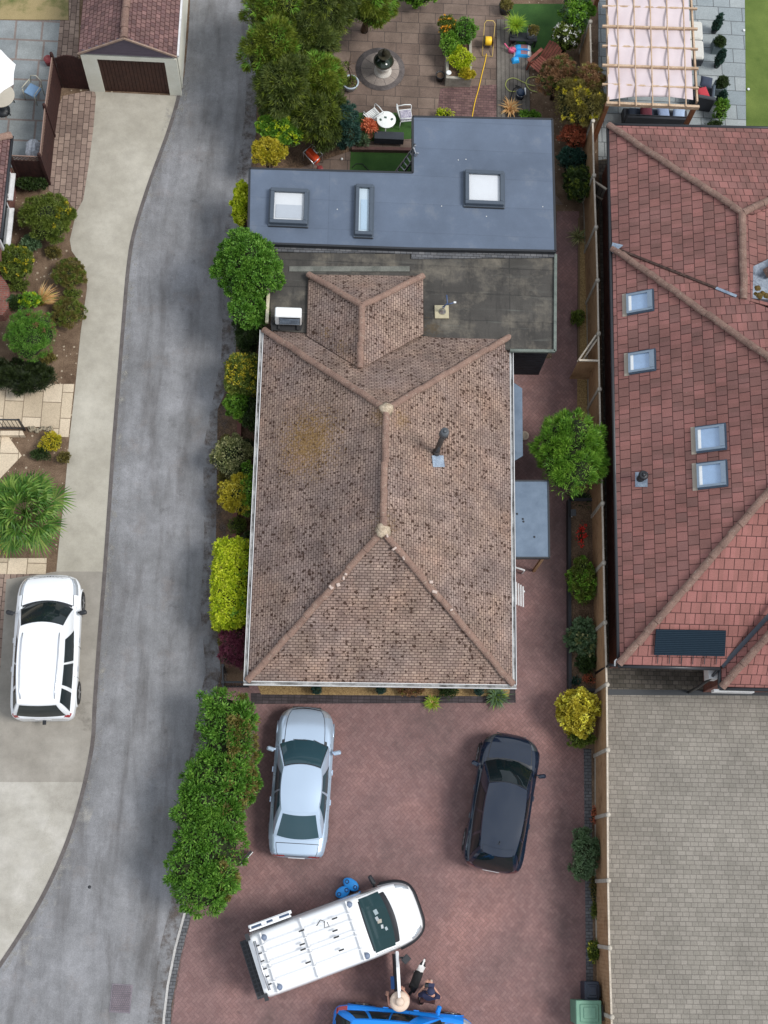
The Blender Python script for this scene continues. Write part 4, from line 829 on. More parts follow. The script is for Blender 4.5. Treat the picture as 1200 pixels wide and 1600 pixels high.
def plant(name, label, cat, px, py, rpx, h, leaf='mid', n=2500, ll=.09, lw=.045, style='bush', group=None, extra=None, z0=0, clumps=None, cr=None, rzf=None, trunk=False, box=False, nl=5, droop=0, zc=None, up=.5, low=-.35, tips=None, fill=.7, tl=1.0, corek=.72, stem_r=.04):
    rx, ry = rpx if isinstance(rpx, tuple) else (rpx, rpx); zc = zc if zc is not None else z0 + (h - z0) * (.68 if trunk else .5); sc = 49.4 * CAMH / (CAMH - zc)
    rx, ry = rx / sc * 1.06, ry / sc * 1.06; c = P(px, py, zc); rz = (h - zc) * (rzf or 1)
    rng = np.random.default_rng(int(px * 7 + py)); T = thing(name, label, cat, (c.x, c.y, z0), group)
    L = [(c.x, c.y, c.z, rx * .92, ry * .92, rz)] if box else lumps_for(c, rx, ry, rz, rng, nl)
    area = rx * ry; clumps = clumps or int(40 + 70 * area); cr = cr or .17 * max(.5, min(1.2, (rx * ry) ** .5))
    b, d, s = leafcloud(L, n, rng, clumps, cr, ll, lw, droop, up, low, box=box, fill=fill)
    quads('crown' if trunk else 'foliage', b, d, s, LM[leaf], T)
    if tips:
        b, d, s = leafcloud(L, tips[1], rng, int((tips[2] if len(tips) > 2 else clumps // 2) * 2.2), cr * .55, ll * tl, lw, droop, up, .1, box=box, fill=.0)
        b += np.array([0, 0, .03]); 
        if len(tips) > 3:                                # a patch of differently coloured leaves on one side
            ax, ay = tips[3]; k = ((b[:, 0] - c.x) / rx * ax + (b[:, 1] - c.y) / ry * ay) > tips[4]; b, d, s = b[k], d[k], s[k]
        quads('blossom' if tips[0] in ('white', 'orange', 'yellow', 'red') else 'coloured_leaves', b, d, s, LM[tips[0]], T)
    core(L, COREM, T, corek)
    m = MB(); r = .09 if trunk else stem_r; a = V((c.x, c.y, z0 - .02))
    if trunk:
        r = .05 + .03 * h; t0 = V((c.x + .05, c.y - .04, zc - rz * .5)); m.tube([a, a.lerp(t0, .5) + V((.04, .02, 0)), t0], r, 9, r * .65)
        for q in range(6):
            an = q * 1.05 + .3; m.tube([t0, t0 + V((math.cos(an) * rx * .35, math.sin(an) * ry * .35, rz * .45)), t0 + V((math.cos(an) * rx * .65, math.sin(an) * ry * .65, rz * .8))], r * .5, 6, r * .12)
        obj('trunk', m, MT['bark'], T)
    else:
        for q in range(4):
            an = q * 1.6 + .5; m.tube([a + V((math.cos(an) * .04, math.sin(an) * .04, 0)), V((c.x + math.cos(an) * rx * .3, c.y + math.sin(an) * ry * .3, zc))], r, 6, r * .4)
        obj('stem', m, MT['bark'], T)
    return T
def blades(name, label, cat, px, py, L, n, mat='grassblade', w=.012, z0=0, spread=1.0, group=None, up=1.0, ang=None, mix=None, curve=.5):
    c = P(px, py, z0); T = thing(name, label, cat, tuple(c), group); rng = np.random.default_rng(int(px + py * 3))
    for mt, nn_, f in [(mat, n, 1)] + ([(mix[0], mix[1], .8)] if mix else []):
        v = []; fs = []
        for i in range(nn_):
            a = rng.uniform(0, 2 * math.pi) if ang is None else rng.uniform(*ang); e = rng.uniform(.25, 1.0) * spread; l = L * rng.uniform(.6, 1.1) * f
            h = V((math.cos(a), math.sin(a), 0)); side = V((-h.y, h.x, 0)) * w * rng.uniform(.6, 1.2); o = c + h * rng.uniform(0, .06) + V((rng.normal(0, .03), rng.normal(0, .03), 0)); p = []
            for t in (0, .35, .7, 1.0):
                p.append(o + h * (l * e * t * (.6 + .4 * t)) + V((0, 0, l * up * (t - curve * t * t * (.4 + e)))))
            b = len(v)
            for q, t in zip(p, (1, .9, .6, .05)): v += [q - side * t, q + side * t]
            fs += [(b, b + 1, b + 3, b + 2), (b + 2, b + 3, b + 5, b + 4), (b + 4, b + 5, b + 7, b + 6)]
        m = MB(); m.add([(x, y, max(z, z0 + .01)) for x, y, z in v], fs); obj('blades', m, LM[mt], T)
    return T

# left-hand garden
plant('shrub', 'large rounded dark green shrub beside the beige brick path', 'shrub', 74, 340, (43, 37), 1.5, 'mid', 9000, .09, .025, tips=('goldtip', 1600, 30, (1, -.2), .45), low=-.2, nl=7)
plant('shrub', 'rounded green shrub with a few yellow leaf tips behind the brick wall end', 'shrub', 24, 410, (32, 30), 1.2, 'mid', 6000, .07, .035, tips=('goldtip', 500, 20))
plant('small_shrub', 'small grey green leafy plant just below the large rounded shrub', 'plant', 49, 380, (15, 14), .6, 'greygreen', 900, .09, .05)
plant('small_shrub', 'dark green plant in the corner at the foot of the brown fence', 'plant', 50, 288, (24, 10), .6, 'dark', 1400, .09, .035)
plant('heather_bush', 'low dull green brown bush at the bend of the concrete drive', 'shrub', 109, 428, (27, 24), .7, 'olive', 4200, .07, .02, tips=('mid', 2500, 40))
plant('heather_bush', 'low dull green brown bush beside the straw coloured grass', 'shrub', 108, 490, (25, 25), .7, 'olive', 4200, .07, .02, tips=('mid', 2200, 40))
blades('ornamental_grass', 'tuft of straw coloured grass between the low bushes', 'grass', 62, 476, .95, 150, 'straw', .016, spread=.9, ang=(-.2, 1.3), mix=('grassblade', 60))
plant('small_shrub', 'small yellow green leafy plant between the grass tuft and the clipped shrub', 'plant', 47, 470, (18, 12), .6, 'fresh', 1000, .08, .045, tips=('lime', 300, 10))
plant('small_shrub', 'dark leafy plant beside the brick wall end', 'plant', 22, 475, (18, 12), .5, 'dark', 900, .09, .035, tips=('greygreen', 200, 10))
plant('clipped_shrub', 'clipped egg shaped shrub with grey bare patches', 'shrub', 48, 527, (38, 42), 1.7, 'tree', 11000, .05, .02, box=False, nl=7, clumps=190, cr=.14, tips=('brownish', 2000, 26, (.9, .5), .25))
plant('juniper', 'dark spreading juniper overhanging the cream paving', 'shrub', 30, 588, (62, 24), .8, 'juniper', 8000, .16, .025, nl=9, up=.1, low=0)
plant('small_shrub', 'small yellow green bush beside the cream paving and the stone edging', 'plant', 80, 691, (15, 14), .5, 'goldtip', 700, .09, .04)
# fan palm
def palm():
    c = P(38, 800, 1.9); T = thing('fan_palm', 'fan palm with green and yellowing fronds above the white car', 'palm', (c.x, c.y, 0)); rng = np.random.default_rng(4)
    m = MB(); m.tube([(c.x, c.y, 0), (c.x + .02, c.y, .9), (c.x, c.y, 1.75)], .17, 10, .14); obj('trunk', m, mottled('fibrous_palm_trunk', S(80, 62, 44), S(120, 96, 70), 12, .95, .6), T)
    K = 34
    for k in range(K):
        a = k * 2.39996; lvl = k / K; el = math.radians(72 - 88 * lvl); L = .58 + .5 * lvl; h = V((math.cos(a) * math.cos(el), math.sin(a) * math.cos(el), math.sin(el)))
        hub = c + V((0, 0, -.05)) + h * L * rng.uniform(.85, 1.1) * .92
        m = MB(); m.tube([c + V((0, 0, -.15)), hub], .012, 5)
        side = h.cross(V((0, 0, 1))).normalized(); nn = side.cross(h).normalized(); v = []; f = []; nb = 22; R = rng.uniform(.58, .78)
        for i in range(nb):
            t = (i / (nb - 1) - .5) * math.radians(235); dd = (h * math.cos(t) + side * math.sin(t)); dd = (dd + nn * (.12 * (i % 2))).normalized(); r = R * (.8 + .2 * math.cos(t)) * rng.uniform(.92, 1.05)
            tip = hub + dd * r + V((0, 0, -.22 * r * r / .4 - .05 * abs(t))); mid = hub + dd * r * .55; sw_ = dd.cross(nn).normalized() * .03; b = len(v)
            v += [hub, mid + sw_ + nn * .008, tip, mid - sw_ - nn * .004]; f.append((b, b + 1, b + 2, b + 3))
        m.add(v, f); obj('frond', m, LM['palmold'] if (lvl > .86 and k % 3 == 0) else LM['palm'], T)
    # folded, half-open spear leaves near the middle
palm()
# strip between the lane and the bungalow
plant('hedge', 'narrow lime green climber hedge beside the blue grey flat roof', 'hedge', 379, 320, (13, 40), 2.3, 'lime', 4200, .09, .06, zc=1.7, nl=6)
plant('round_tree', 'round bright green tree overhanging the lane beside the flat roof', 'tree', 386, 415, (55, 62), 3.6, 'tree', 15000, .09, .045, trunk=True, zc=2.7, nl=9, clumps=260, cr=.16, low=-.6)
plant('round_tree', 'smaller leafy green tree tucked below the round tree', 'tree', 388, 480, (34, 34), 3.0, 'tree', 5500, .09, .045, trunk=True, zc=2.3, nl=5)
plant('shrub', 'dark green shrub at the corner of the tiled roof below the trees', 'shrub', 388, 524, (22, 34), 1.7, 'dark', 4500, .08, .025, zc=1.0)
plant('clipped_hedge', 'clipped golden green hedge block beside the lane', 'hedge', 381, 592, (27, 32), 1.8, 'mid', 5200, .07, .04, box=True, clumps=160, cr=.12, zc=1.0, tips=('gold', 2600, 100))
plant('shrub', 'bright green leafy shrub at the foot of the clipped golden hedge', 'shrub', 372, 635, (22, 22), 1.5, 'fresh', 2800, .07, .045, zc=.8)
plant('shrub', 'dark shrub between the bright green shrub and the house wall', 'shrub', 394, 652, (16, 26), 1.3, 'dark', 1800, .07, .04, zc=.8)
plant('variegated_shrub', 'cream and green variegated shrub beside the lane', 'shrub', 364, 714, (32, 33), 1.6, 'varieg', 4200, .065, .045, zc=.8)
plant('golden_shrub', 'golden yellow shrub beside the lane', 'shrub', 369, 774, (24, 33), 1.5, 'gold', 3600, .065, .045, zc=.9)
plant('shrub', 'green shrub squeezed between the golden shrub and the house', 'shrub', 392, 765, (18, 42), 1.5, 'fresh', 3000, .065, .04, zc=.9)
plant('clipped_hedge', 'long clipped lime hedge beside the lane and the house', 'hedge', 362, 915, (28, 72), 1.9, 'lime', 12000, .07, .045, box=True, clumps=330, cr=.12, zc=1.1, tips=('fresh', 3500, 120, (1, -.2), .3))
plant('variegated_shrub', 'small mottled shrub at the lower end of the lime hedge', 'shrub', 348, 972, (16, 20), 1.2, 'olive', 1300, .06, .04, zc=.8, tips=('varieg', 500, 20))
plant('purple_maple', 'purple leaved maple beside the corner of the tiled roof', 'tree', 368, 1012, (24, 32), 1.6, 'purple', 3600, .09, .022, zc=1.0, droop=.3)
plant('plant', 'green plant in the dark gap beside the house gutter', 'plant', 385, 842, (8, 10), .8, 'dark', 400, .07, .04)
for i, (x, y, rx, ry, lf) in enumerate(((384, 560, 10, 10, 'mid'), (352, 690, 9, 8, 'olive'), (388, 700, 10, 14, 'dark'), (350, 748, 8, 8, 'olive'), (372, 822, 12, 12, 'mid'), (352, 1000, 8, 10, 'olive'), (84, 395, 12, 9, 'olive'), (112, 460, 14, 8, 'mid'), (30, 447, 14, 10, 'mid'), (76, 560, 12, 8, 'olive'), (100, 715, 8, 8, 'olive'), (62, 712, 14, 9, 'dark'))):
    plant('ground_cover', 'patch of low ' + {'mid': 'green', 'olive': 'dull olive', 'dark': 'dark green'}[lf] + ' ground cover ' + ['just above the clipped golden green hedge', 'above the cream and green variegated shrub', 'between the variegated shrub and the house gutter', 'between the variegated shrub and the golden shrub', 'above the long clipped lime hedge', 'beside the purple maple at the lane edge', 'between the large rounded shrub and the drive', 'between the two dull green brown bushes', 'between the round shrub and the straw grass', 'between the clipped shrub and the concrete drive', 'beside the concrete drive below the cream paving', 'between the stone edging and the fan palm'][i], 'plant', x, y, (rx, ry), .3, lf, 520, .07, .03, group='low ground cover plants')
# big laurel hedge
def laurel():
    rng = np.random.default_rng(8); pts = [(352, 1122, 42), (355, 1172, 46), (345, 1225, 56), (330, 1275, 48), (330, 1320, 50), (318, 1362, 52), (318, 1388, 38), (368, 1230, 34), (302, 1262, 28)]
    c = P(335, 1250, 1.1); T = thing('laurel_hedge', 'tall irregular green laurel hedge beside the parked silver car', 'hedge', (c.x, c.y, 0)); L = []
    for x, y, r in pts:
        q = P(x, y, 1.3); L.append((q.x, q.y, 1.2 + rng.uniform(-.1, .25), r / 50, r / 49, .95))
        for k in range(3):
            a = rng.uniform(0, 6.28); L.append((q.x + math.cos(a) * r / 51 * .55, q.y + math.sin(a) * r / 51 * .55, 1.5 + rng.uniform(0, .35), r / 51 * .5, r / 51 * .5, .5))
    b, d, s = leafcloud(L, 17000, rng, 520, .17, .12, .045, 0, .5, -.3, fill=.9); quads('foliage', b, d, s, LM['tree'], T)
    b, d, s = leafcloud(L, 6000, rng, 200, .16, .11, .045, 0, .4, -.2, fill=.3); k = (b[:, 0] - c.x) > .35; quads('bronzed_leaves', b[k], d[k], s[k], LM['olive'], T)
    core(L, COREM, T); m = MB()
    for x, y, r in pts: q = P(x, y, 0); m.tube([(q.x, q.y, 0), (q.x, q.y, 1.2)], .05, 6)
    obj('stem', m, MT['bark'], T)
laurel()
# conifers and shrubs, upper left of the garden
for i, (x, y, r, h, lf, lb) in enumerate([
    (432, 22, 52, 4.4, 'yew', 'feathery yew at the very top beside the lane'), (505, 14, 56, 4.6, 'yewdark', 'darker feathery yew at the top of the garden between two others'),
    (572, 0, 46, 3.2, 'yew', 'feathery yew at the top reaching over the brown patio'), (432, 92, 48, 4.2, 'yew', 'feathery yew beside the lane below the topmost one'),
    (482, 70, 46, 4.0, 'yewdark', 'dark feathery yew in the middle of the yew clump'), (445, 150, 44, 3.8, 'yewdark', 'feathery yew above the bright lime bush'), (494, 132, 40, 3.4, 'yew', 'feathery yew touching the edge of the brown patio'), (500, 188, 40, 2.8, 'yewdark', 'dark feathery yew beside the blue green conifer')]):
    plant('yew_tree', lb, 'tree', x, y, r, h, lf, 15000, .15, .024, trunk=True, zc=h * .55, nl=8, clumps=110, cr=.24, droop=.2, up=.9, low=-.3, tips=('fresh' if lf == 'yew' else 'yew', 2200, 90), tl=1.35, group='yews along the lane')
plant('blue_conifer', 'dark blue green conifer beside the white garden chairs', 'tree', 540, 203, (28, 32), 2.4, 'bluegreen', 5000, .12, .022, zc=1.2, droop=.4, nl=5)
plant('shrub', 'bright lime green bush above the golden bush at the flat roof corner', 'shrub', 441, 204, (38, 32), 2.2, 'fresh', 6500, .08, .05, zc=1.5, nl=7, tips=('lime', 1500, 40))
plant('golden_shrub', 'golden yellow bush at the upper left corner of the flat roof', 'shrub', 420, 238, (30, 26), 2.0, 'gold', 4200, .07, .04, zc=1.5, tips=('goldtip', 1800, 50))
plant('small_shrub', 'small grey green plant at the foot of the blue green conifer', 'plant', 566, 220, (9, 10), .5, 'greygreen', 300, .12, .03)
plant('shrub', 'small green bush at the top edge above the brown patio', 'shrub', 650, -4, (34, 14), 1.2, 'fresh', 2200, .08, .05)
plant('white_flower_bush', 'white flowering plant at the edge of the yews', 'plant', 503, 119, (7, 10), .7, 'dark', 260, .09, .04, tips=('white', 120, 8))
# top right of the garden
plant('shrub', 'tall light green leafy shrub at the top beside the timber fence', 'shrub', 900, 30, (26, 34), 2.0, 'fresh', 3200, .09, .055, tips=('greygreen', 1200, 30))
plant('white_rose', 'rose bush covered with white flowers beside the dark lawn', 'shrub', 886, 62, (24, 22), 1.6, 'mid', 2400, .07, .05, tips=('white', 420, 36))
plant('mixed_shrub', 'large olive and bronze shrub covering the top of the timber fence', 'shrub', 908, 160, (46, 46), 2.3, 'olive', 10000, .1, .024, zc=1.5, nl=8, tips=('goldtip', 1500, 40))
plant('mixed_shrub', 'bronze brown twiggy shrub behind the red wooden armchair', 'shrub', 872, 122, (36, 36), 2.0, 'brownish', 6500, .1, .024, zc=1.3, nl=7, tips=('yewdark', 2200, 50))
plant('mixed_shrub', 'pale brown shrub leaning over the fence towards the pergola', 'shrub', 922, 125, (26, 26), 2.4, 'brownish', 3600, .1, .024, zc=1.9, tips=('olive', 1500, 40))
plant('copper_shrub', 'copper red shrub beside the edge of the flat roof', 'shrub', 896, 214, (22, 20), 1.3, 'copper', 2400, .08, .04)
plant('shrub', 'blue green leafy shrub below the copper shrub', 'shrub', 893, 252, (22, 18), 1.0, 'bluegreen', 1500, .1, .06)
plant('shrub', 'dark green bush filling the side path beside the flat roof', 'shrub', 903, 291, (26, 30), 1.5, 'dark', 4200, .08, .035, tips=('mid', 1500, 40))
blades('fern', 'small spiky fern on the side path beside the fence', 'plant', 903, 372, .5, 90, 'varieg', .016, group='small plants on the side path')
plant('small_shrub', 'small green plant on the side path gravel', 'plant', 904, 497, (13, 11), .4, 'mid', 400, .08, .045)
plant('pine_bush', 'large bright green spiky tree leaning over the fence beside the bungalow', 'tree', 893, 712, (54, 66), 2.9, 'fresh', 12000, .16, .024, trunk=True, zc=1.9, nl=10, clumps=130, cr=.2, up=.9, low=-.4, fill=.4, tips=('tree', 2000, 60))
blades('spiky_plant', 'dark spiky leaved plant below the bright green tree', 'plant', 906, 786, .6, 120, 'dark', .02)
plant('red_flowers', 'bright red flowers in the raised bed', 'flowers', 907, 833, (9, 22), .35, 'red', 260, .07, .06, clumps=14)
plant('shrub', 'round leafy green shrub in the raised bed below the red flowers', 'shrub', 910, 910, (24, 32), 1.2, 'mid', 3600, .09, .04, tips=('fresh', 1500, 40))
plant('hosta', 'broad leaved hosta in the raised bed', 'plant', 909, 998, (22, 26), .8, 'greygreen', 900, .17, .1, tips=('varieg', 160, 16))
plant('shrub', 'dark leafy plant below the hosta in the raised bed', 'plant', 916, 1034, (14, 18), .6, 'dark', 900, .09, .05)
plant('small_shrub', 'small blue green plant at the corner of the raised bed', 'plant', 898, 1063, (7, 8), .4, 'bluegreen', 260, .07, .03)
plant('small_shrub', 'small orange tinged plant beside the fence at the end of the raised bed', 'plant', 922, 1062, (9, 8), .4, 'copper', 260, .07, .03)
plant('golden_shrub', 'bright yellow shrub at the end of the raised bed by the fence', 'shrub', 902, 1112, (31, 36), 1.5, 'gold', 4200, .075, .05, tips=('yellow', 1500, 60))
plant('shrub', 'green shrub tucked below the bright yellow shrub', 'shrub', 906, 1150, (18, 18), .9, 'mid', 1800, .08, .035)
plant('round_shrub', 'round grey green bush against the fence beside the red drive', 'shrub', 913, 1333, (21, 37), 1.1, 'greygreen', 4200, .08, .03, box=False)
for x, y, rx, ry, lf in ((930, 1272, 6, 14, 'copper'), (928, 1388, 5, 22, 'olive'), (929, 1422, 5, 10, 'mid')):
    plant('weed', {'copper': 'reddish weed patch at the fence foot above the round bush', 'olive': 'straggly olive weeds at the fence foot below the round bush', 'mid': 'small green weeds at the fence foot above the yellow flowered plant'}[lf], 'plant', x, y, (rx, ry), .25, lf, 260, .06, .03, group='weeds at the fence foot')
plant('small_shrub', 'small plant with yellow flowers at the fence foot near the bins', 'plant', 928, 1487, (8, 14), .5, 'mid', 420, .08, .05, tips=('yellow', 40, 8))
# in front of the bungalow
blades('grass_tuft', 'yellow grass tuft in front of the bungalow', 'grass', 675, 1098, .36, 150, 'grassblade', .014, mix=('straw', 70))
blades('spiky_plant', 'green spiky plant at the right corner of the front gravel bed', 'plant', 775, 1088, .55, 220, 'greygreen', .022, mix=('grassblade', 80))
plant('small_shrub', 'dark green plant in the gravel bed to the left of the yellow grass tuft', 'plant', 701, 1081, (14, 8), .4, 'dark', 500, .08, .03)
plant('small_shrub', 'dry brown plant in the middle of the front gravel bed', 'plant', 640, 1079, (20, 6), .3, 'brownish', 500, .08, .035, tips=('olive', 100, 8))
for i, (x, y) in enumerate(((446, 1079), (495, 1078), (595, 1078), (748, 1080))):
    if i == 0: continue
    c = P(x, y, .3); T = thing('topiary_ball', ['', 'clipped dark ball shrub at the left end of the gravel bed', 'clipped dark ball shrub in the middle of the gravel bed', 'clipped dark ball shrub beside the green spiky plant'][i], 'topiary', (c.x, c.y, 0), 'ball shrubs in the gravel bed')
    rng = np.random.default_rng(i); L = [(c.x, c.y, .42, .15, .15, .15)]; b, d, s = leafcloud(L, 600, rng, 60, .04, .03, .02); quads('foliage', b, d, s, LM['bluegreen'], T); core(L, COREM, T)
    m = MB(); m.lathe([(.09, 0), (.13, .22), (.14, .25), (.11, .25), (.1, .2)], (c.x, c.y, .02), 14); obj('pot', m, MT['black_trim'], T)
# ================================================================== vehicles (x forward, y to the left, metres)
def cr(tab, x):                                         # smooth table lookup
    xs = [t[0] for t in tab]; ys = [t[1] for t in tab]
    if x <= xs[0]: return ys[0]
    if x >= xs[-1]: return ys[-1]
    i = max(k for k in range(len(xs) - 1) if xs[k] <= x); h = xs[i + 1] - xs[i]; t = (x - xs[i]) / h
    def m(k):
        if k == 0: return (ys[1] - ys[0]) / (xs[1] - xs[0])
        if k == len(xs) - 1: return (ys[-1] - ys[-2]) / (xs[-1] - xs[-2])
        a = (ys[k] - ys[k - 1]) / (xs[k] - xs[k - 1]); b = (ys[k + 1] - ys[k]) / (xs[k + 1] - xs[k]); return 0 if a * b <= 0 else 2 * a * b / (a + b)
    return (2 * t ** 3 - 3 * t * t + 1) * ys[i] + (t ** 3 - 2 * t * t + t) * h * m(i) + (-2 * t ** 3 + 3 * t * t) * ys[i + 1] + (t ** 3 - t * t) * h * m(i + 1)
def vehicle(name, label, cat, c):
    """c: L, W, wid[(x,w)], top[(x,z)], glasshouse base/roof numbers, materials"""
    T = thing(name, label, cat, (0, 0, 0), world=False); L, W = c['L'], c['W']; hl = L / 2
    wid = lambda x: cr(c['wid'], x / hl) * W / 2; top = lambda x: cr(c['top'], x / hl); zb = c.get('zb', .22)
    crown = c.get('crown', .07)
    def bt(x, f, dz=0):                                  # point on the upper body
        w = wid(x); return V((x, f * w, top(x) - crown * abs(f) ** 2.2 - (.16 * max(0, abs(f) - .86) ** 1 / .14 if abs(f) > .86 else 0) * .7 + dz))
    fr = [0, .2, .4, .6, .75, .86, .93, .975, 1.0]
    X = [-hl, -hl + .015, -hl + .06, -hl + .14] + [(-hl + .25) + (L - .5) * i / 34 for i in range(35)] + [hl - .14, hl - .06, hl - .015, hl]
    G = []
    for x in X:
        row = []; w = wid(x); ztop = bt(x, 1).z; e = min(1, (hl - abs(x)) / .12); e = e ** .5
        arch = 0
        for f in fr: row.append(bt(x, f))
        for k, (zf, wf) in enumerate(((.82, 1.008), (.6, 1.012), (.38, .998), (.18, .975), (0.0, .93))):
            z = zb + (ztop - zb) * zf; row.append(V((x, w * wf, z)))
        row.append(V((x, w * .5, zb))); row.append(V((x, 0, zb)))
        G.append(row)
    m = MB(); m.grid(G); m.grid([[V((p.x, -p.y, p.z)) for p in r] for r in G], flip=True)
    for r, fl in ((G[0], False), (G[-1], True)):
        full = r + [V((p.x, -p.y, p.z)) for p in r[-2:0:-1]]; m.add(full, [tuple(range(len(full)))[::(1 if fl else -1)]])
    body = obj('body', m, c['paint'], T, recalc=True)
    # bonnet and boot lid as raised panels, shut lines as thin dark strips
    def patch(nm, x0, x1, f0, mat, dz=.006, nx=12, nf=10, xf=None, par=T, f1=None):
        g_ = []
        for i in range(nx + 1):
            r_ = []
            for j in range(nf + 1):
                f = -f0 + 2 * f0 * j / nf if f1 is None else f0 + (f1 - f0) * j / nf; a, b = x0, x1
                if xf: a, b = xf(f)
                x = a + (b - a) * i / nx; x = max(-hl + .001, min(hl - .001, x)); p = bt(x, f, dz); r_.append(p)
            g_.append(r_)
        mm = MB(); mm.grid(g_, flip=True); return obj(nm, mm, mat, par)
    gh = c['gh']
    def ring(level, s, t):                               # s: -1 rear .. 1 front, t: -1 right .. 1 left ; level 0 belt, 1 roof
        xr, xf, wr, wf, br, bf = gh['belt'] if level == 0 else gh['roof']
        u = (s + 1) / 2; x0 = xr - br * (1 - t * t); x1 = xf + bf * (1 - t * t); x = x0 + (x1 - x0) * u
        w = wr + (wf - wr) * u; w += gh.get('bow', .03) * (1 - s * s); y = t * w
        if level == 0: z = bt(max(-hl + .02, min(hl - .02, x)), max(-.999, min(.999, y / max(wid(x), .1)))).z - .01
        else: z = gh['z'] + gh.get('rc', .05) * (1 - t * t) * .9 + gh.get('rx', .05) * (1 - s * s) - gh.get('drop', 0) * max(0, -s) ** 2
        return V((x, y, z))
    def surf(s, t, v, out=0):
        a, b = ring(0, s, t), ring(1, s, t); p = a.lerp(b, v); d = V((p.x - (gh['roof'][0] + gh['roof'][1]) / 2, 0, 0)); n = V((s if abs(s) > .999 else 0, t if abs(t) > .999 else 0, .35)).normalized()
        return p + n * (gh.get('bulge', .035) * math.sin(math.pi * v) + out)
    m = MB(); nv = 8
    def wall(fn, n, fl): m.grid([[fn(i / n * 2 - 1, j / nv) for j in range(nv + 1)] for i in range(n + 1)], flip=fl)
    wall(lambda a, v: surf(1, a, v), 12, True); wall(lambda a, v: surf(-1, a, v), 12, False); wall(lambda a, v: surf(a, 1, v), 16, False); wall(lambda a, v: surf(a, -1, v), 16, True)
    obj('pillars', m, c.get('pillar', c['paint']), T, recalc=False)
    m = MB(); m.grid([[ring(1, i / 16 * 2 - 1, j / 12 * 2 - 1) + V((0, 0, .004)) for j in range(13)] for i in range(17)], flip=True); roof = obj('roof', m, c.get('roofmat', c['paint']), T)
    gm = c.get('glass', MT['carglass'])
    def pane(nm, fn, a0, a1, v0, v1, n=10, fl=False, k=6, mat=None, par=T, o=.008):
        mm = MB(); g_ = []
        for i in range(n + 1):
            g_.append([fn(a0 + (a1 - a0) * i / n, v0 + (v1 - v0) * j / k, o) for j in range(k + 1)])
        mm.grid(g_, flip=fl); return obj(nm, mm, mat or gm, par)
    F = lambda a, v, o: surf(1, a, v, o); R = lambda a, v, o: surf(-1, a, v, o); SL = lambda a, v, o: surf(a, 1, v, o); SR = lambda a, v, o: surf(a, -1, v, o)
    ws = pane('windscreen', F, -.93, .93, .02, .95, fl=True); pane('screen_surround', F, -.96, .96, -.02, .98, fl=True, mat=MT['black_trim'], par=ws, o=.004)
    pane('rear_window', R, -.88, .88, c.get('rw', (.08, .92))[0], c.get('rw', (.08, .92))[1])
    for a0, a1 in c['side']:
        for fn, fl in ((SL, False), (SR, True)):
            mm = MB(); g_ = []
            for i in range(9):
                a = a0 + (a1 - a0) * i / 8; va, vb = .1, .9
                g_.append([fn(a * (1 - .0), va + (vb - va) * j / 5, .008) for j in range(6)])
            mm.grid(g_, flip=fl); obj('side_window', mm, gm, T)
    if 'bonnet' in c:
        x0, x1, f0, bow = c['bonnet']; patch('panel_gap', x0, x1, f0 + .022, MT['black_trim'], .004, xf=lambda f: (x0 + gh['belt'][5] * (1 - f * f) * .9 - .02, x1 + .1 * (1 - f * f) + .02)); patch('bonnet', x0, x1, f0, c['paint'], .008, xf=lambda f: (x0 - bow * (0) + gh['belt'][5] * (1 - f * f) * .9, x1 + .1 * (1 - f * f)))
        m = MB(); m.grid([[bt(gh['belt'][1] + gh['belt'][5] * (1 - f * f) + d, f, .006) for d in (-.05, .0, .06)] for f in [(-.9 + 1.8 * i / 12) for i in range(13)]], flip=False); obj('scuttle', m, MT['black_trim'], T, recalc=True)
        for sg in (-.35, .45):
            m = MB(); a = surf(1, sg, .02, .02); b = surf(1, sg - .55, .08, .02); m.beam(a, b, .02, .015); obj('wiper', m, MT['black_trim'], ws)
    if 'boot' in c: x0, x1, f0 = c['boot']; patch('panel_gap', x0 - .02, x1 + .02, f0 + .02, MT['black_trim'], .003); patch('boot_lid', x0, x1, f0, c['paint'], .006)
    # lamps follow the corners of the body
    for sg in (1, -1):
        for nm, (x0, x1, f0, f1, mt) in (('headlight', c['head']), ('tail_light', c['tail'])):
            g_ = []
            for i in range(7):
                x = x0 + (x1 - x0) * i / 6; x = max(-hl + .004, min(hl - .004, x)); g_.append([V((q.x, sg * q.y, q.z)) for q in [bt(x, f0 + (f1 - f0) * j / 5, .007) for j in range(6)]])
            mm = MB(); mm.grid(g_, flip=sg > 0)
            obj(nm, mm, mt, T)
        # wheels with arches
        for x in c['axles']:
            wr = c.get('wr', .34); y = sg * (wid(x) * 1.0 - .085); wh = thing('wheel', None, None, (0, 0, 0), world=False); wh.parent = T
            m = MB(); prof = [(wr * .6, -.11), (wr * .95, -.11), (wr, -.07), (wr, .07), (wr * .95, .11), (wr * .6, .11)]
            m.lathe(prof, (0, 0, 0), 24); m.v = [(a + x, sg * cz + y, b + wr) for a, b, cz in m.v]; obj('tyre', m, MT['rubber'], wh, recalc=True)
            m = MB(); m.lathe([(.02, .1), (wr * .2, .105), (wr * .62, .095), (wr * .66, .08)], (0, 0, 0), 20); m.v = [(a + x, sg * cz + y, b + wr) for a, b, cz in m.v]
            for k in range(5): an = k * 1.2566; m.beam((x, y + sg * .112, wr), (x + math.cos(an) * wr * .6, y + sg * .108, wr + math.sin(an) * wr * .6), .05, .02, up=(0, 1, 0))
            obj('rim', m, MT['alloy'], wh, recalc=True)
            m = MB(); R0 = wr * 1.16; pts = [V((x + math.cos(t) * R0, sg * (wid(x) * .99), wr + math.sin(t) * R0)) for t in [math.pi * k / 12 for k in range(13)]]; m.tube(pts, .025, 6); obj('wheel_arch', m, c.get('arch', c['paint']), T)
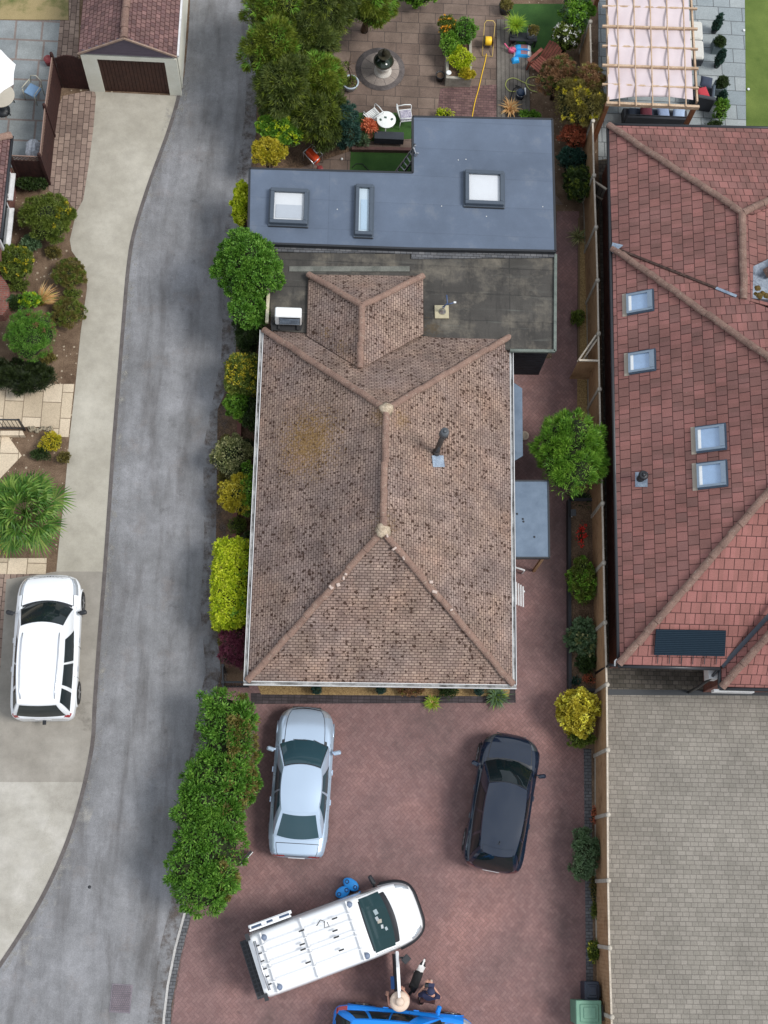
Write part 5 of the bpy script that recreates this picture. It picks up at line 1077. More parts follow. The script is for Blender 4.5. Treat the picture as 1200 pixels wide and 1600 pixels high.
        # mirrors
        mxp = c['mirror']; w = wid(mxp) * 1.0; m = MB(); zz = top(mxp) + c.get('mz', .02)
        m.rbox((mxp + .02, sg * (w + .13), zz), (.13, .23, .15), sg * -.25, .035); m.beam((mxp + .03, sg * (w - .03), zz - .03), (mxp + .02, sg * (w + .1), zz - .02), .06, .04); obj('wing_mirror', m, c.get('mirrormat', c['paint']), T, bevel=.01)
        for xd in c.get('seams', ()):
            w_ = wid(xd); zt = bt(xd, 1).z; m = MB(); m.tube([V((xd, sg * w_ * .93, bt(xd, .93).z + .004)), V((xd, sg * w_ * 1.006, zt - .04)), V((xd, sg * w_ * 1.012, zt - .25)), V((xd, sg * w_ * 1.0, .35))], .008, 5); obj('door_gap', m, MT['black_trim'], T)
        for xd in c.get('handles', ()):
            m = MB(); m.box((xd, sg * (wid(xd) * 1.012 + .012), top(xd) - .24), (.16, .03, .03)); obj('door_handle', m, c.get('handlemat', c['paint']), T)
    if 'rail' in c:
        for sg in (1, -1):
            pts = [ring(1, s_, sg * c['rail'][2]) + V((0, 0, .05 if abs(s_) < c['rail'][1] * .95 else .01)) for s_ in [c['rail'][0] + (c['rail'][1] - c['rail'][0]) * k / 10 for k in range(11)]]
            m = MB(); m.tube(pts, .018, 6); obj('roof_rail', m, c['railmat'], T)
    # bumper details
    m = MB(); m.box((hl - .02, 0, top(hl * .97) * .62), (.05, W * .5, .12)); obj('grille', m, MT['black_trim'], T)
    m = MB(); m.box((-hl + .01, 0, .62), (.04, .5, .11)); obj('number_plate', m, MT['white_trim'], T)
    c['bt'] = bt; c['surf'] = surf; c['ring'] = ring
    return T
def park(T, fpx, rpx, z=.6, L=None):
    a, b = P(*fpx, z), P(*rpx, z); d = a - b; c = (a + b) / 2; T.location = (c.x, c.y, .012); T.rotation_euler = (0, 0, math.atan2(d.y, d.x)); return d.length
red_l = plain('red_lamp', (.32, .015, .02, 1), .15, 0, 1, 1); clear_l = plain('clear_lamp', (.42, .45, .48, 1), .1, .3, 1, 1)
def dist(a, b, z): return (P(*a, z) - P(*b, z)).length

# white estate-type car, left
f_, r_ = (80, 898), (67, 1124); L_ = dist(f_, r_, .7); wp = paint('white_car_paint', (.80, .82, .84, 1))
cfg = dict(L=L_, W=1.98, paint=wp, wid=[(-1, .74), (-.985, .86), (-.93, .94), (-.75, .985), (-.3, 1), (.3, 1), (.62, .985), (.8, .95), (.92, .84), (.975, .70), (1, .54)],
    top=[(-1, .82), (-.985, .95), (-.93, 1.03), (-.5, 1.07), (0, 1.06), (.32, 1.08), (.5, 1.05), (.8, .98), (.93, .88), (1, .66)],
    gh=dict(belt=(-2.18, 1.08, .86, .84, .06, .28), roof=(-1.92, .42, .60, .66, .04, .12), z=1.66, rc=.06, rx=.05, bow=.05),
    side=((-.95, -.60), (-.52, -.02), (.03, .62)), bonnet=(1.12, 2.1, .8, 0), head=(1.55, 2.22, .76, .95, clear_l), tail=(-2.42, -2.12, .80, .97, red_l),
    axles=(-1.42, 1.42), wr=.37, mirror=.95, mirrormat=MT['black_trim'], handles=(-.75, .15), seams=(-1.0, -.05, .98), handlemat=MT['chrome'], arch=wp, rail=(-.88, .8, .82), railmat=MT['chrome'], rw=(.05, .92), mz=.03)
T1 = vehicle('parked_car', 'white five door off road car parked on the concrete drive beside the lane', 'car', cfg); park(T1, f_, r_, .7)
m = MB(); m.box((-L_ / 2 - .06, .0, .42), (.14, .1, .06)); m.tube([(-L_ / 2 - .1, 0, .42), (-L_ / 2 - .1, 0, .5)], .025, 8); obj('tow_bar', m, MT['black_trim'], T1)
m = MB(); m.box((-L_ / 2 + .13, 0, .985), (.13, 1.15, .02)); obj('bumper_step', m, plain('blue_grey_step', (.12, .16, .2, 1), .6), T1)
m = MB()
for k in range(13): m.box((L_ / 2 - .10 - .02 * abs(k - 6) / 3, (k - 6) * .085, .80), (.05, .05, .03), ry=.5)
obj('grille_slot', m, MT['black_trim'], T1)

# silver saloon
f_, r_ = (480, 1104), (463, 1341); L_ = dist(f_, r_, .6); sp2 = paint('silver_car_paint', (.50, .61, .74, 1), .5)
cfg = dict(L=L_, W=1.78, paint=sp2, wid=[(-1, .60), (-.985, .78), (-.94, .89), (-.85, .945), (-.7, .98), (-.3, 1), (.35, 1), (.62, .985), (.8, .93), (.9, .82), (.96, .66), (.985, .54), (1, .36)],
    top=[(-1, .66), (-.985, .86), (-.94, .97), (-.7, .985), (-.3, .93), (.1, .92), (.36, .96), (.6, .91), (.85, .79), (.95, .70), (1, .5)],
    gh=dict(belt=(-1.70, 1.05, .74, .78, .12, .20), roof=(-.92, .32, .54, .57, .06, .10), z=1.36, rc=.05, rx=.06, bow=.05, drop=.03, bulge=.03),
    side=((-.72, -.10), (-.03, .62)), bonnet=(1.0, 2.18, .68, 0), boot=(-2.3, -1.88, .74), head=(1.95, 2.27, .72, .99, clear_l), tail=(-2.40, -2.22, .5, .98, red_l),
    axles=(-1.38, 1.44), wr=.33, mirror=.86, handles=(-.6, .3), seams=(-.85, .1, .98), rw=(.1, .9), crown=.07, glass=glass('teal_glass', (.025, .06, .075, 1)))
T2 = vehicle('parked_car', 'silver saloon car parked on the red block drive beside the laurel hedge', 'car', cfg); park(T2, f_, r_, .6)

# black crossover
f_, r_ = (801, 1147), (767, 1361); L_ = dist(f_, r_, .7); bp = paint('black_car_paint', (.007, .014, .030, 1), 0, .6)
cfg = dict(L=L_, W=1.84, paint=bp, wid=[(-1, .56), (-.985, .72), (-.95, .85), (-.88, .94), (-.72, .985), (-.3, .985), (.3, .985), (.6, 1), (.8, .94), (.9, .83), (.96, .66), (.985, .54), (1, .38)],
    top=[(-1, .74), (-.98, .92), (-.93, 1.0), (-.5, 1.04), (0, 1.02), (.36, 1.06), (.55, 1.03), (.8, .94), (.93, .82), (1, .6)],
    gh=dict(belt=(-1.98, 1.06, .74, .78, .10, .20), roof=(-1.55, .38, .52, .58, .10, .10), z=1.58, rc=.05, rx=.06, bow=.06, drop=.05, bulge=.04),
    side=((-.9, -.52), (-.45, .05), (.10, .64)), bonnet=(1.1, 2.0, .72, 0), head=(1.68, 2.08, .74, .96, plain('smoked_lamp', (.05, .06, .07, 1), .15, .2, 1, 1)), tail=(-2.15, -1.95, .78, .97, plain('dark_red_lamp', (.05, .006, .01, 1), .15, 0, 1, 1)),
    axles=(-1.3, 1.32), wr=.36, mirror=.92, handles=(-.6, .25), seams=(-.85, .05, .92), rw=(.06, .93), glass=glass('tinted_glass', (.006, .012, .014, 1)))
T3 = vehicle('parked_car', 'black crossover car parked alone on the right of the red block drive', 'car', cfg); park(T3, f_, r_, .7)
m = MB(); m.tube([cfg['ring'](1, -.62, 0) + V((0, 0, .01)), cfg['ring'](1, -.72, 0) + V((0, 0, .07))], .012, 6); obj('roof_aerial', m, MT['black_trim'], T3)
m = MB(); m.grid([[cfg['ring'](1, -.98 + .2 * i / 4, j / 8 * 1.7 - .85) + V((-.05, 0, .012)) for j in range(9)] for i in range(5)], flip=True); obj('roof_spoiler', m, bp, T3)

# blue hatchback, cut by the bottom edge
f_, r_ = (741, 1640), (518, 1618); L_ = dist(f_, r_, .65); blp = paint('bright_blue_paint', (.012, .24, .80, 1), .2)
cfg = dict(L=L_, W=1.80, paint=blp, wid=[(-1, .70), (-.98, .84), (-.92, .93), (-.7, 1), (-.3, .99), (.3, .985), (.6, .99), (.8, .94), (.91, .83), (.97, .68), (1, .48)],
    top=[(-1, .70), (-.98, .9), (-.93, .97), (-.5, .98), (0, .96), (.36, 1.0), (.55, .97), (.8, .88), (.93, .76), (1, .56)],
    gh=dict(belt=(-2.0, 1.0, .74, .78, .10, .20), roof=(-1.55, .36, .54, .58, .06, .10), z=1.46, rc=.05, rx=.05, bow=.05, bulge=.04),
    side=((-.88, -.5), (-.42, .05), (.10, .64)), bonnet=(1.05, 2.0, .74, 0), head=(1.7, 2.1, .74, .97, clear_l), tail=(-2.18, -1.72, .80, .99, red_l),
    axles=(-1.3, 1.34), wr=.34, mirror=.9, handles=(-.6, .3), seams=(-.85, .1, .98), rw=(.06, .93))
T4 = vehicle('parked_car', 'bright blue hatchback cut off by the bottom edge of the photo', 'car', cfg); park(T4, f_, r_, .65)

# white van with ladder rack, sliding door and driver's door open
f_, r_ = (655, 1415), (402, 1509); L_ = dist(f_, r_, 1.0)
vw = paint('white_van_paint', (.80, .81, .82, 1))
VT = thing('van', 'white van with roof rack and open doors parked across the red drive', 'van', (0, 0, 0), world=False)
hl = L_ / 2; Wv = 1.94
wtab = [(-1, .92), (-.98, .98), (-.5, 1), (.4, 1), (.62, .985), (.8, .93), (.92, .80), (.975, .64), (1, .40)]
ttab = [(-1, 1.90), (-.985, 1.97), (.26, 1.99), (.32, 1.94), (.38, 1.80), (.60, 1.28), (.67, 1.13), (.78, 1.06), (.9, .96), (.97, .80), (1, .62)]
vwid = lambda x: cr(wtab, x / hl) * Wv / 2; vtop = lambda x: cr(ttab, x / hl)
def vbt(x, f, dz=0):
    w = vwid(x); zt = vtop(x); tumble = .90 if x / hl < .45 else .9 + .04 * min(1, (x / hl - .45) / .2)
    return V((x, f * w * tumble, zt - .05 * abs(f) ** 2.5 - (.08 * ((abs(f) - .9) / .1) ** 1.5 if abs(f) > .9 else 0) + dz))
G = []
for i in range(61):
    x = -hl + L_ * i / 60; w = vwid(x); row = [vbt(x, f) for f in (0, .2, .4, .6, .8, .9, .96, 1.0)]; zt = row[-1].z
    for zf, wf in ((.85, .94), (.65, .98), (.45, 1.0), (.25, 1.0), (.08, .98), (0, .94)): row.append(V((x, w * wf, .22 + (zt - .22) * zf)))
    row.append(V((x, 0, .22))); G.append(row)
m = MB(); m.grid(G); m.grid([[V((p.x, -p.y, p.z)) for p in r] for r in G], flip=True)
for r in (G[0], G[-1]): full = r + [V((p.x, -p.y, p.z)) for p in r[-2:0:-1]]; m.add(full, [tuple(range(len(full)))])
obj('body', m, vw, VT, recalc=True)
def vpatch(nm, x0f, x1f, f0, f1, mat, dz=.006, nx=14, nf=12, par=VT):
    g_ = []
    for i in range(nx + 1):
        r_ = []
        for j in range(nf + 1):
            f = f0 + (f1 - f0) * j / nf; a, b = x0f(f), x1f(f); r_.append(vbt(a + (b - a) * i / nx, f, dz))
        g_.append(r_)
    mm = MB(); mm.grid(g_, flip=True); return obj(nm, mm, mat, par)
tealg = glass('van_windscreen_glass', (.022, .05, .056, 1), .05)
surr = vpatch('screen_surround', lambda f: hl * .31 + .02 * f * f, lambda f: hl * (.69 - .06 * f * f), -.97, .97, MT['black_trim'], .006)
wsn = vpatch('windscreen', lambda f: hl * .325 + .02 * f * f, lambda f: hl * (.625 - .05 * f * f), -.9, .9, tealg, .012)
vpatch('bonnet', lambda f: hl * (.70 - .06 * f * f), lambda f: hl * (.95 - .1 * f * f), -.84, .84, vw, .01)
rr = random.Random(2)
for k, (cx, cy, sx, sy, col) in enumerate(((.44, .34, .16, .2, (.5, .62, .66)), (.43, .12, .12, .16, (.6, .66, .7)), (.45, -.02, .18, .14, (.62, .58, .5)), (.46, -.2, .1, .12, (.7, .75, .78)), (.50, -.3, .1, .1, (.6, .7, .75)))):
    p = vbt(cx * hl + .1, cy, .016); q = vbt(cx * hl + .2, cy, .016); sl = math.atan2(q.z - p.z, .1); m = MB(); m.box(p, (sx, sy, .004), ry=-sl, rz=rr.uniform(-.2, .2)); obj('dashboard_paper', m, plain('paper', tuple(c * .6 for c in col) + (1,), .5), wsn)
m = MB(); a = []
for i in range(17):
    f = -1 + 2 * i / 16; x = hl * (1.0 - .0) - .30 * abs(f) ** 2.4 * 1.7; a.append(V((min(x, hl) + .02, f * vwid(min(x, hl - .02)) * 1.0 if abs(f) > .45 else f * Wv * .46, .55)))
pts = []
for i in range(25):
    x = hl * (.66 + .34 * math.sin(math.pi / 2 * min(1, i / 12))) if i <= 12 else hl * (.66 + .34 * math.sin(math.pi / 2 * min(1, (24 - i) / 12))); sg = 1 if i < 12 else -1
    pts.append(V((x - .05, sg * (vwid(x) - .05) if i != 12 else 0, .56)))
m.tube(pts, .13, 8); obj('front_bumper', m, MT['black_trim'], VT)
for sg in (1, -1):
    g_ = []
    for i in range(7):
        x = hl * (.80 + .15 * i / 6); g_.append([V((q.x, sg * q.y, q.z)) for q in [vbt(x, .8 + .19 * j / 5, .008) for j in range(6)]])
    m = MB(); m.grid(g_, flip=sg > 0); obj('headlight', m, clear_l, VT)
    for x in (-1.55, 1.62):
        wh = thing('wheel', None, None, (0, 0, 0), world=False); wh.parent = VT; wr = .34; y = sg * (vwid(x) - .09)
        m = MB(); m.lathe([(.2, -.11), (wr * .95, -.11), (wr, -.07), (wr, .07), (wr * .95, .11), (.2, .11)], (0, 0, 0), 22); m.v = [(a_ + x, sg * cz + y, b_ + wr) for a_, b_, cz in m.v]; obj('tyre', m, MT['rubber'], wh, recalc=True)
        m = MB(); m.lathe([(.02, .1), (.1, .105), (.2, .09)], (0, 0, 0), 16); m.v = [(a_ + x, sg * cz + y, b_ + wr) for a_, b_, cz in m.v]; obj('rim', m, MT['alloy'], wh, recalc=True)
    m = MB(); m.box((-hl + .03, sg * .86, 1.2), (.1, .12, .7)); obj('tail_light', m, red_l, VT)
    m = MB(); m.box((-hl + .02, sg * .86, 1.9), (.12, .2, .09)); obj('roof_corner_cap', m, MT['black_trim'], VT)
# side window strip on the far side; mirror arms
m = MB(); m.rbox((1.42, 1.16, 1.22), (.12, .3, .26), .2, .03); m.beam((1.42, .95, 1.15), (1.42, 1.1, 1.2), .06, .06); obj('wing_mirror', m, MT['black_trim'], VT)
m = MB(); m.grid([[V((x, vwid(x) * (1.0 - .045 * (z - 1.15) / .5), z)) + V((0, .012, 0)) for z in (1.15, 1.3, 1.45, 1.62)] for x in (.95, 1.15, 1.35, 1.5)]); obj('cab_window', m, MT['carglass'], VT, recalc=True)
# cab door swung open on the driver's side, towards the bottom of the picture
hx, hy = 1.47, -Wv / 2 + .0; ang = math.radians(-62); ddir = V((math.cos(math.pi + math.radians(67)), math.sin(math.pi + math.radians(67)), 0))
vang = None
DT = thing('cab_door', None, None, (0, 0, 0), world=False); DT.parent = VT
yaw_van = math.atan2((P(*f_, 1) - P(*r_, 1)).y, (P(*f_, 1) - P(*r_, 1)).x)
a0_, a1_ = P(613, 1482, 1.1), P(617, 1555, 1.1); dw = (a1_ - a0_); ddir = Matrix.Rotation(-yaw_van, 3, 'Z') @ dw.normalized(); ddir.z = 0
hp = V((hx - .02, hy - .03, 0)); nd = V((-ddir.y, ddir.x, 0)); Ld = 1.22
m = MB()
m.beam(hp + V((0, 0, .75)), hp + ddir * Ld + V((0, 0, .75)), .10, .85); obj('door_skin', m, vw, DT, bevel=.02)
m = MB(); m.beam(hp + ddir * .08 + nd * -.07 + V((0, 0, .75)), hp + ddir * (Ld - .1) + nd * -.07 + V((0, 0, .75)), .07, .7); obj('door_trim', m, MT['black_trim'], DT)
m = MB(); t0 = nd * -.05
for a, b in ((hp + V((0, 0, 1.17)), hp + ddir * .42 + t0 + V((0, 0, 1.78))), (hp + ddir * .42 + t0 + V((0, 0, 1.78)), hp + ddir * (Ld - .02) + t0 + V((0, 0, 1.80))), (hp + ddir * (Ld - .02) + V((0, 0, 1.17)), hp + ddir * (Ld - .02) + t0 + V((0, 0, 1.80)))): m.beam(a, b, .07, .06)
obj('window_frame', m, vw, DT)
m = MB(); m.add([hp + ddir * .1 + V((0, 0, 1.2)), hp + ddir * (Ld - .06) + V((0, 0, 1.2)), hp + ddir * (Ld - .06) + t0 + V((0, 0, 1.76)), hp + ddir * .44 + t0 + V((0, 0, 1.74))], [(0, 1, 2, 3)]); obj('pane', m, MT['carglass'], DT)
sgn = 1 if (V((1, 0, 0)).dot(nd) > 0) else -1
m = MB(); mc = hp + ddir * .16 + nd * (sgn * .2) + V((0, 0, 1.25)); m.beam(mc - nd * (sgn * .15), mc, .05, .05); m.beam(mc + ddir * -.02 + nd * -.02, mc + nd * (sgn * .1) + ddir * .12, .24, .24); obj('wing_mirror', m, MT['black_trim'], DT, bevel=.02)
m = MB(); m.beam(hp + ddir * .7 + nd * (-sgn * .15) + V((0, 0, .6)), hp + ddir * 1.05 + nd * (-sgn * .15) + V((0, 0, .6)), .10, .2); obj('door_pocket', m, plain('blue_cloth', (.05, .16, .45, 1), .7), DT)
# sliding door pushed to the rear on the far side
m = MB(); y0 = Wv / 2 + .10
m.beam((-hl + .12, y0 + .04, 1.0), (-hl + 1.42, y0 + .04, 1.0), .10, 1.5); sdn = obj('sliding_door', m, vw, VT, bevel=.02)
m = MB()
m.beam((-hl + .12, y0 - .07, 1.78), (-hl + 1.38, y0 - .07, 1.78), .05, .05); m.beam((-hl + .16, y0 + .02, 1.78), (-hl + 1.36, y0 + .0, 1.78), .10, .02); obj('door_frame', m, vw, sdn)
m = MB()
for a, b in ((.2, .5), (.66, .84), (1.04, 1.34)): m.box((-hl + (a + b) / 2, y0 - .0, 1.795), (b - a, .06, .012))
obj('door_slot', m, plain('navy_recess', (.03, .06, .12, 1), .5), sdn)
m = MB(); m.beam((-hl + 1.45, Wv / 2 * .985, 1.05), (1.0, Wv / 2 * .985, 1.05), .03, .05); obj('door_rail', m, MT['black_trim'], VT)
# roof rack
RK = thing('roof_rack', None, None, (0, 0, 0), world=False); RK.parent = VT; zr = 2.12; xa, xb = -hl + .18, .52
wm = plain('white_rack', (.72, .72, .72, 1), .5)
for x in (xa + .22, (xa + xb) / 2, xb - .05):
    m = MB(); m.beam((x, -.86, zr - .06), (x, .86, zr - .06), .05, .035)
    for s in (-.84, .84): m.beam((x, s, zr - .06), (x, s * .99, 1.88), .04, .04)
    obj('cross_bar', m, wm, RK)
for y in (.52, .30, .0, -.14, -.52):
    m = MB(); m.beam((xa, y, zr), (xb, y, zr), .022, .022); obj('rack_tube', m, wm, RK)
for x, y in ((xb - .5, .52), (xb - .6, .2), (xb - .62, .02), (xb - .6, -.36), (xb - 1.5, .52), (xb - 1.6, .16), (xb - 1.62, .02), (xb - 1.6, -.36)):
    m = MB(); m.box((x, y, zr + .02), (.16, .045, .04)); obj('rubber_pad', m, MT['rubber'], RK)
for x, y in ((xa + .28, .70), (xa + .28, -.72), (xb + .02, .74), (xb + .04, -.76)):
    m = MB(); m.lathe([(.085, 1.95), (.095, 2.03), (.06, 2.1), (.02, 2.11)], (x, y, 0), 10); obj('rack_clamp', m, plain('grey_blue_clamp', (.16, .2, .28, 1), .5), RK)
m = MB(); m.tube([(xa, -.7, zr - .01), (xa - .03, 0, zr - .01), (xa, .7, zr - .01)], .04, 8); obj('rear_roller', m, MT['chrome'], RK)
m = MB()
for k in range(6): m.box((xa + .06, -.55 + k * .22, zr + .01), (.1, .04, .05))
obj('roller_bracket', m, MT['black_trim'], RK)
m = MB(); m.tube([(xb - 1.05, .50, zr + .04), (xb - .9, .62, zr + .05), (xb - .8, .54, zr + .05), (xb - .86, .38, zr + .04), (xb - .72, .36, zr + .04), (xb - .74, .5, zr + .04)], .014, 6); obj('lashing_strap', m, MT['rubber'], RK)
# rear folding step
m = MB(); m.box((-hl - .17, -.06, .5), (.26, 1.72, .05)); st_ = obj('rear_step', m, MT['black_trim'], VT, bevel=.02)
m = MB()
for k in range(14): m.box((-hl - .17, -.86 + k * .125, .54), (.27, .035, .03))
for x in (-.29, -.17, -.05): m.box((-hl + x, -.06, .545), (.03, 1.72, .03))
obj('step_tread', m, plain('step_rubber', (.045, .048, .055, 1), .7), st_)
park(VT, f_, r_, 1.0)
# two blue moulded things lying against the far side of the van
bm_ = plain('bright_blue_plastic', (.02, .30, .78, 1), .35)
def bluepad(lab, p0, p1):
    a, b = P(*p0, .25), P(*p1, .25); c = (a + b) / 2; T = thing('plastic_container', lab, 'container', (c.x, c.y, .012)); d = (b - a); L = d.length; u = d.normalized(); s = V((-u.y, u.x, 0)); m = MB(); rows = []
    out = []
    n = 28
    for i in range(n):
        t = 2 * math.pi * i / n; e = .5; x = math.copysign(abs(math.cos(t)) ** .75, math.cos(t)) * (L / 2); y = math.copysign(abs(math.sin(t)) ** .8, math.sin(t)) * .14 * (1 - .18 * math.cos(t * 2 + math.pi) * -1)
        out.append((x, y))
    rings = [(.9, .0), (1, .05), (1, .2), (.92, .27), (.8, .29)]
    vs = []; fs = []
    for k, z in rings: vs += [c.xy.to_3d() + u * (x * k) + s * (y * k) + V((0, 0, z + .012)) for x, y in out]
    for r in range(4):
        for i in range(n): fs.append((r * n + i, r * n + (i + 1) % n, (r + 1) * n + (i + 1) % n, (r + 1) * n + i))
    fs.append(tuple(range(4 * n, 5 * n))); fs.append(tuple(range(n - 1, -1, -1))); m.add(vs, fs, True); obj('shell', m, bm_, T, recalc=True)
    for q in (-.56, .56):
        m = MB(); m.lathe([(.062, .30), (.066, .315), (.045, .318), (.035, .30)], c.xy.to_3d() + u * (q * L / 2), 14); obj('cap', m, plain('navy_cap', (.012, .05, .16, 1), .4), T)
bluepad('bright blue plastic container nearest the van bonnet', (537, 1374), (560, 1390)); bluepad('bright blue plastic container farther from the van bonnet', (525, 1400), (546, 1388))
# ================================================================== fences
FT = [(922, 35), (924, 112), (926, 190), (928, 275), (931, 356), (933.5, 439), (935, 522), (936.5, 609), (938.5, 697), (941, 787), (943, 880), (945, 973), (948, 1070), (949, 1172), (949.5, 1273), (950, 1376), (952, 1481), (955.5, 1589), (958, 1690)]
fp = [P(x, y, 1.8) for x, y in FT]
FN = thing('boundary_fence', 'long pale timber fence with concrete posts between the two houses', 'fence', (fp[0].x, fp[0].y, 0))
rr = random.Random(3)
for i, p in enumerate(fp):
    m = MB(); m.box((p.x + .0, p.y, .92), (.11, .11, 1.84)); m.lathe([(.07, 1.84), (.08, 1.87), (.03, 1.9)], (p.x, p.y, 0), 8); obj('fence_post', m, MT['concrete_post'], FN)
    if i == len(fp) - 1: break
    q = fp[i + 1]; d = (q - p); L = d.length; u = d.normalized(); n = V((-u.y, u.x, 0)); m = MB(); a0 = p + u * .06
    nb = int((L - .12) / .105)
    for k in range(nb):
        c = a0 + u * ((k + .5) * (L - .12) / nb); m.box((c.x, c.y, .95), (.022, (L - .12) / nb + .012, 1.66), math.atan2(u.y, u.x) - math.pi / 2 + .10)
    pn = obj('fence_panel', m, MT['fence_wood'], FN)
    m = MB(); a = V((p.x, p.y, .08)); b = V((q.x, q.y, .08)); m.beam(a + u * .06, b - u * .06, .04, .16); obj('gravel_board', m, MT['concrete_post'] if i % 4 else MT['fence_wood'], pn)
    m = MB(); a = V((p.x, p.y, 1.8)) + u * .06; b = V((q.x, q.y, 1.8)) - u * .06; m.beam(a, b, .055, .035); obj('capping', m, MT['fence_cap'], pn)
# side gate, standing open against the fence
sg_ = thing('side_gate', 'pale timber side gate standing beside the fence next to the dark clad wall', 'gate', tuple(P(915, 595, 0)))
def gpanel(T, a, b, z0, z1, mat, nb, nm='boards'):
    m = MB(); u = (b - a); L = u.length; u.normalize()
    for k in range(nb): c = a + u * ((k + .5) * L / nb); m.box((c.x, c.y, (z0 + z1) / 2), (L / nb - .008, .03, z1 - z0), math.atan2(u.y, u.x))
    return obj(nm, m, mat, T)
ga_, gb_ = P(905, 561, 1.8), P(937, 562, 1.8); ga_.z = gb_.z = 0; gpanel(sg_, ga_, gb_, .08, 1.75, MT['fence_wood'], 7)
m = MB(); m.beam(ga_ + V((0, -.03, 1.77)), gb_ + V((0, -.03, 1.77)), .06, .05); obj('top_rail', m, MT['fence_cap'], sg_)
m = MB(); m.beam(ga_ + V((.0, .02, 1.5)), P(931, 524, 1.8), .05, .08); m.beam(ga_ + V((.12, .02, 1.3)), P(933, 530, 1.7), .05, .06); obj('brace', m, MT['fence_cap'], sg_)
# small paling between the fence and the neighbour's wall
sf = thing('paling_gate', 'narrow grey timber gate between the fence and the neighbour house wall', 'gate', tuple(P(940, 290, 0)))
a, b = P(928, 276, 1.8), P(950, 290, 1.8); a.z = b.z = 0; gpanel(sf, a, b, .1, 1.5, MT['decking'], 5); m = MB(); m.beam(a + V((0, -.03, 1.6)), b + V((0, -.03, 1.6)), .06, .06); m.beam(a + V((0, -.03, .9)), b + V((0, -.03, .9)), .06, .06); obj('rail', m, MT['fence_cap'], sf)
# brown patio fence with trellis, and the arched gate
BF = thing('brown_fence', 'dark brown stained fence with trellis top around the grey patio', 'fence', tuple(P(70, 250, 0)))
def tpanel(a, b, T, top=1.8, tr=.28, n=10):
    u = (b - a); L = u.length; u.normalize(); m = MB()
    for k in range(n): c = a + u * ((k + .5) * L / n); m.box((c.x, c.y, (top - tr) / 2), (L / n - .006, .03, top - tr), math.atan2(u.y, u.x))
    pn = obj('fence_panel', m, MT['brown_wood'], T); m = MB()
    k = 0; x = 0
    while x < L - .05:
        e = min(x + tr * .9, L); m.beam(a + u * x + V((0, 0, top - tr)), a + u * e + V((0, 0, top - .03)), .016, .02); m.beam(a + u * e + V((0, 0, top - tr)), a + u * x + V((0, 0, top - .03)), .016, .02); x += tr * .45
    obj('trellis', m, plain('pale_brown_trellis', S(120, 96, 84), .9), pn)
    m = MB(); m.beam(a + V((0, 0, top)), b + V((0, 0, top)), .03, .04); obj('capping', m, plain('pinkish_capping', S(150, 124, 112), .9), pn)
bq = [P(80, 84, 1.95), P(70, 168, 1.8), P(62, 245, 1.8), P(15, 243, 1.8)]; bq = [V((p.x, p.y, 0)) for p in bq]
for a, b in zip(bq, bq[1:]): tpanel(a, b, BF, n=max(6, int((b - a).length / .15)))
for p in bq:
    m = MB(); m.box((p.x, p.y, .95), (.1, .1, 1.9)); m.lathe([(.03, 1.9), (.06, 1.94), (.05, 2.0), (.01, 2.02)], (p.x, p.y, 0), 10); obj('fence_post', m, MT['brown_wood'], BF)
GT = thing('arched_gate', 'dark brown arched gate between the patio fence and the garage', 'gate', (bq[0].x + .5, bq[0].y, 0))
a = bq[0] + V((.08, -.02, 0)); b = V((gx0 - .05, bq[0].y - .02, 0)); u = (b - a); L = u.length; u.normalize(); m = MB()
for k in range(9):
    t = (k + .5) / 9; h = 1.72 + .22 * math.sin(math.pi * t); c = a + u * (t * L); m.box((c.x, c.y, h / 2), (L / 9 - .006, .035, h))
gt = obj('boards', m, MT['brown_wood'], GT)
# black metal gate at the corner of the house
BG = thing('black_gate', 'small black gate between the laurel hedge and the corner of the bungalow', 'gate', tuple(P(365, 1062, 0)))
a, b = P(349, 1066, 1.1), P(386, 1066, 1.1); m = MB(); m.beam(a, b, .06, .06); m.beam(a - V((0, 0, .9)), b - V((0, 0, .9)), .05, .05); obj('rail', m, MT['black_trim'], BG)
m = MB()
for k in range(9): p = a.lerp(b, k / 8); m.beam((p.x, p.y, .1), (p.x, p.y, 1.1), .03, .03)
obj('bars', m, MT['black_trim'], BG)
for x, y in ((348, 1040), (348, 1066), (350, 1088)):
    p = P(x, y, 1.2); m = MB(); m.box((p.x, p.y, .62), (.09, .09, 1.24)); obj('gate_post', m, MT['black_trim'], BG)
m = MB(); m.beam(P(348, 1040, 1.0), P(349, 1066, 1.0), .05, .5); m.beam(P(349, 1066, .8), P(350, 1088, .8), .05, .7); obj('side_panel', m, MT['black_trim'], BG)
# railing above the cream steps
RL = thing('railing', 'black metal railing above the cream paving at the left edge', 'railing', tuple(P(15, 670, 0)))
a, b = P(-60, 655, 1.0), P(29, 656, 1.0); m = MB(); m.beam(a, b, .04, .05); m.beam(V((a.x, a.y - .02, .25)), V((b.x, b.y - .02, .25)), .03, .03); obj('rail', m, MT['black_trim'], RL)
m = MB()
for k in range(15): p = a.lerp(b, k / 14); m.beam((p.x, p.y, .25), (p.x, p.y, 1.0), .016, .016)
obj('bars', m, MT['black_trim'], RL)
m = MB(); m.box((b.x, b.y, .5), (.06, .06, 1.05)); obj('post', m, MT['black_trim'], RL)
m = MB(); m.pprism([(-80, 673), (35, 673), (38, 680), (-80, 680)], 0, .22); tag(obj('step_wall', m, MT['slabs_cream']), 'low cream wall under the black railing', 'wall')
m = MB(); rr = random.Random(8)
for k in range(7): p = P(47 + k * 5.5, 672 + rr.uniform(-3, 3), .06); m.rbox(p, (rr.uniform(.12, .2), rr.uniform(.1, .16), .14), rr.uniform(0, 3), .04)
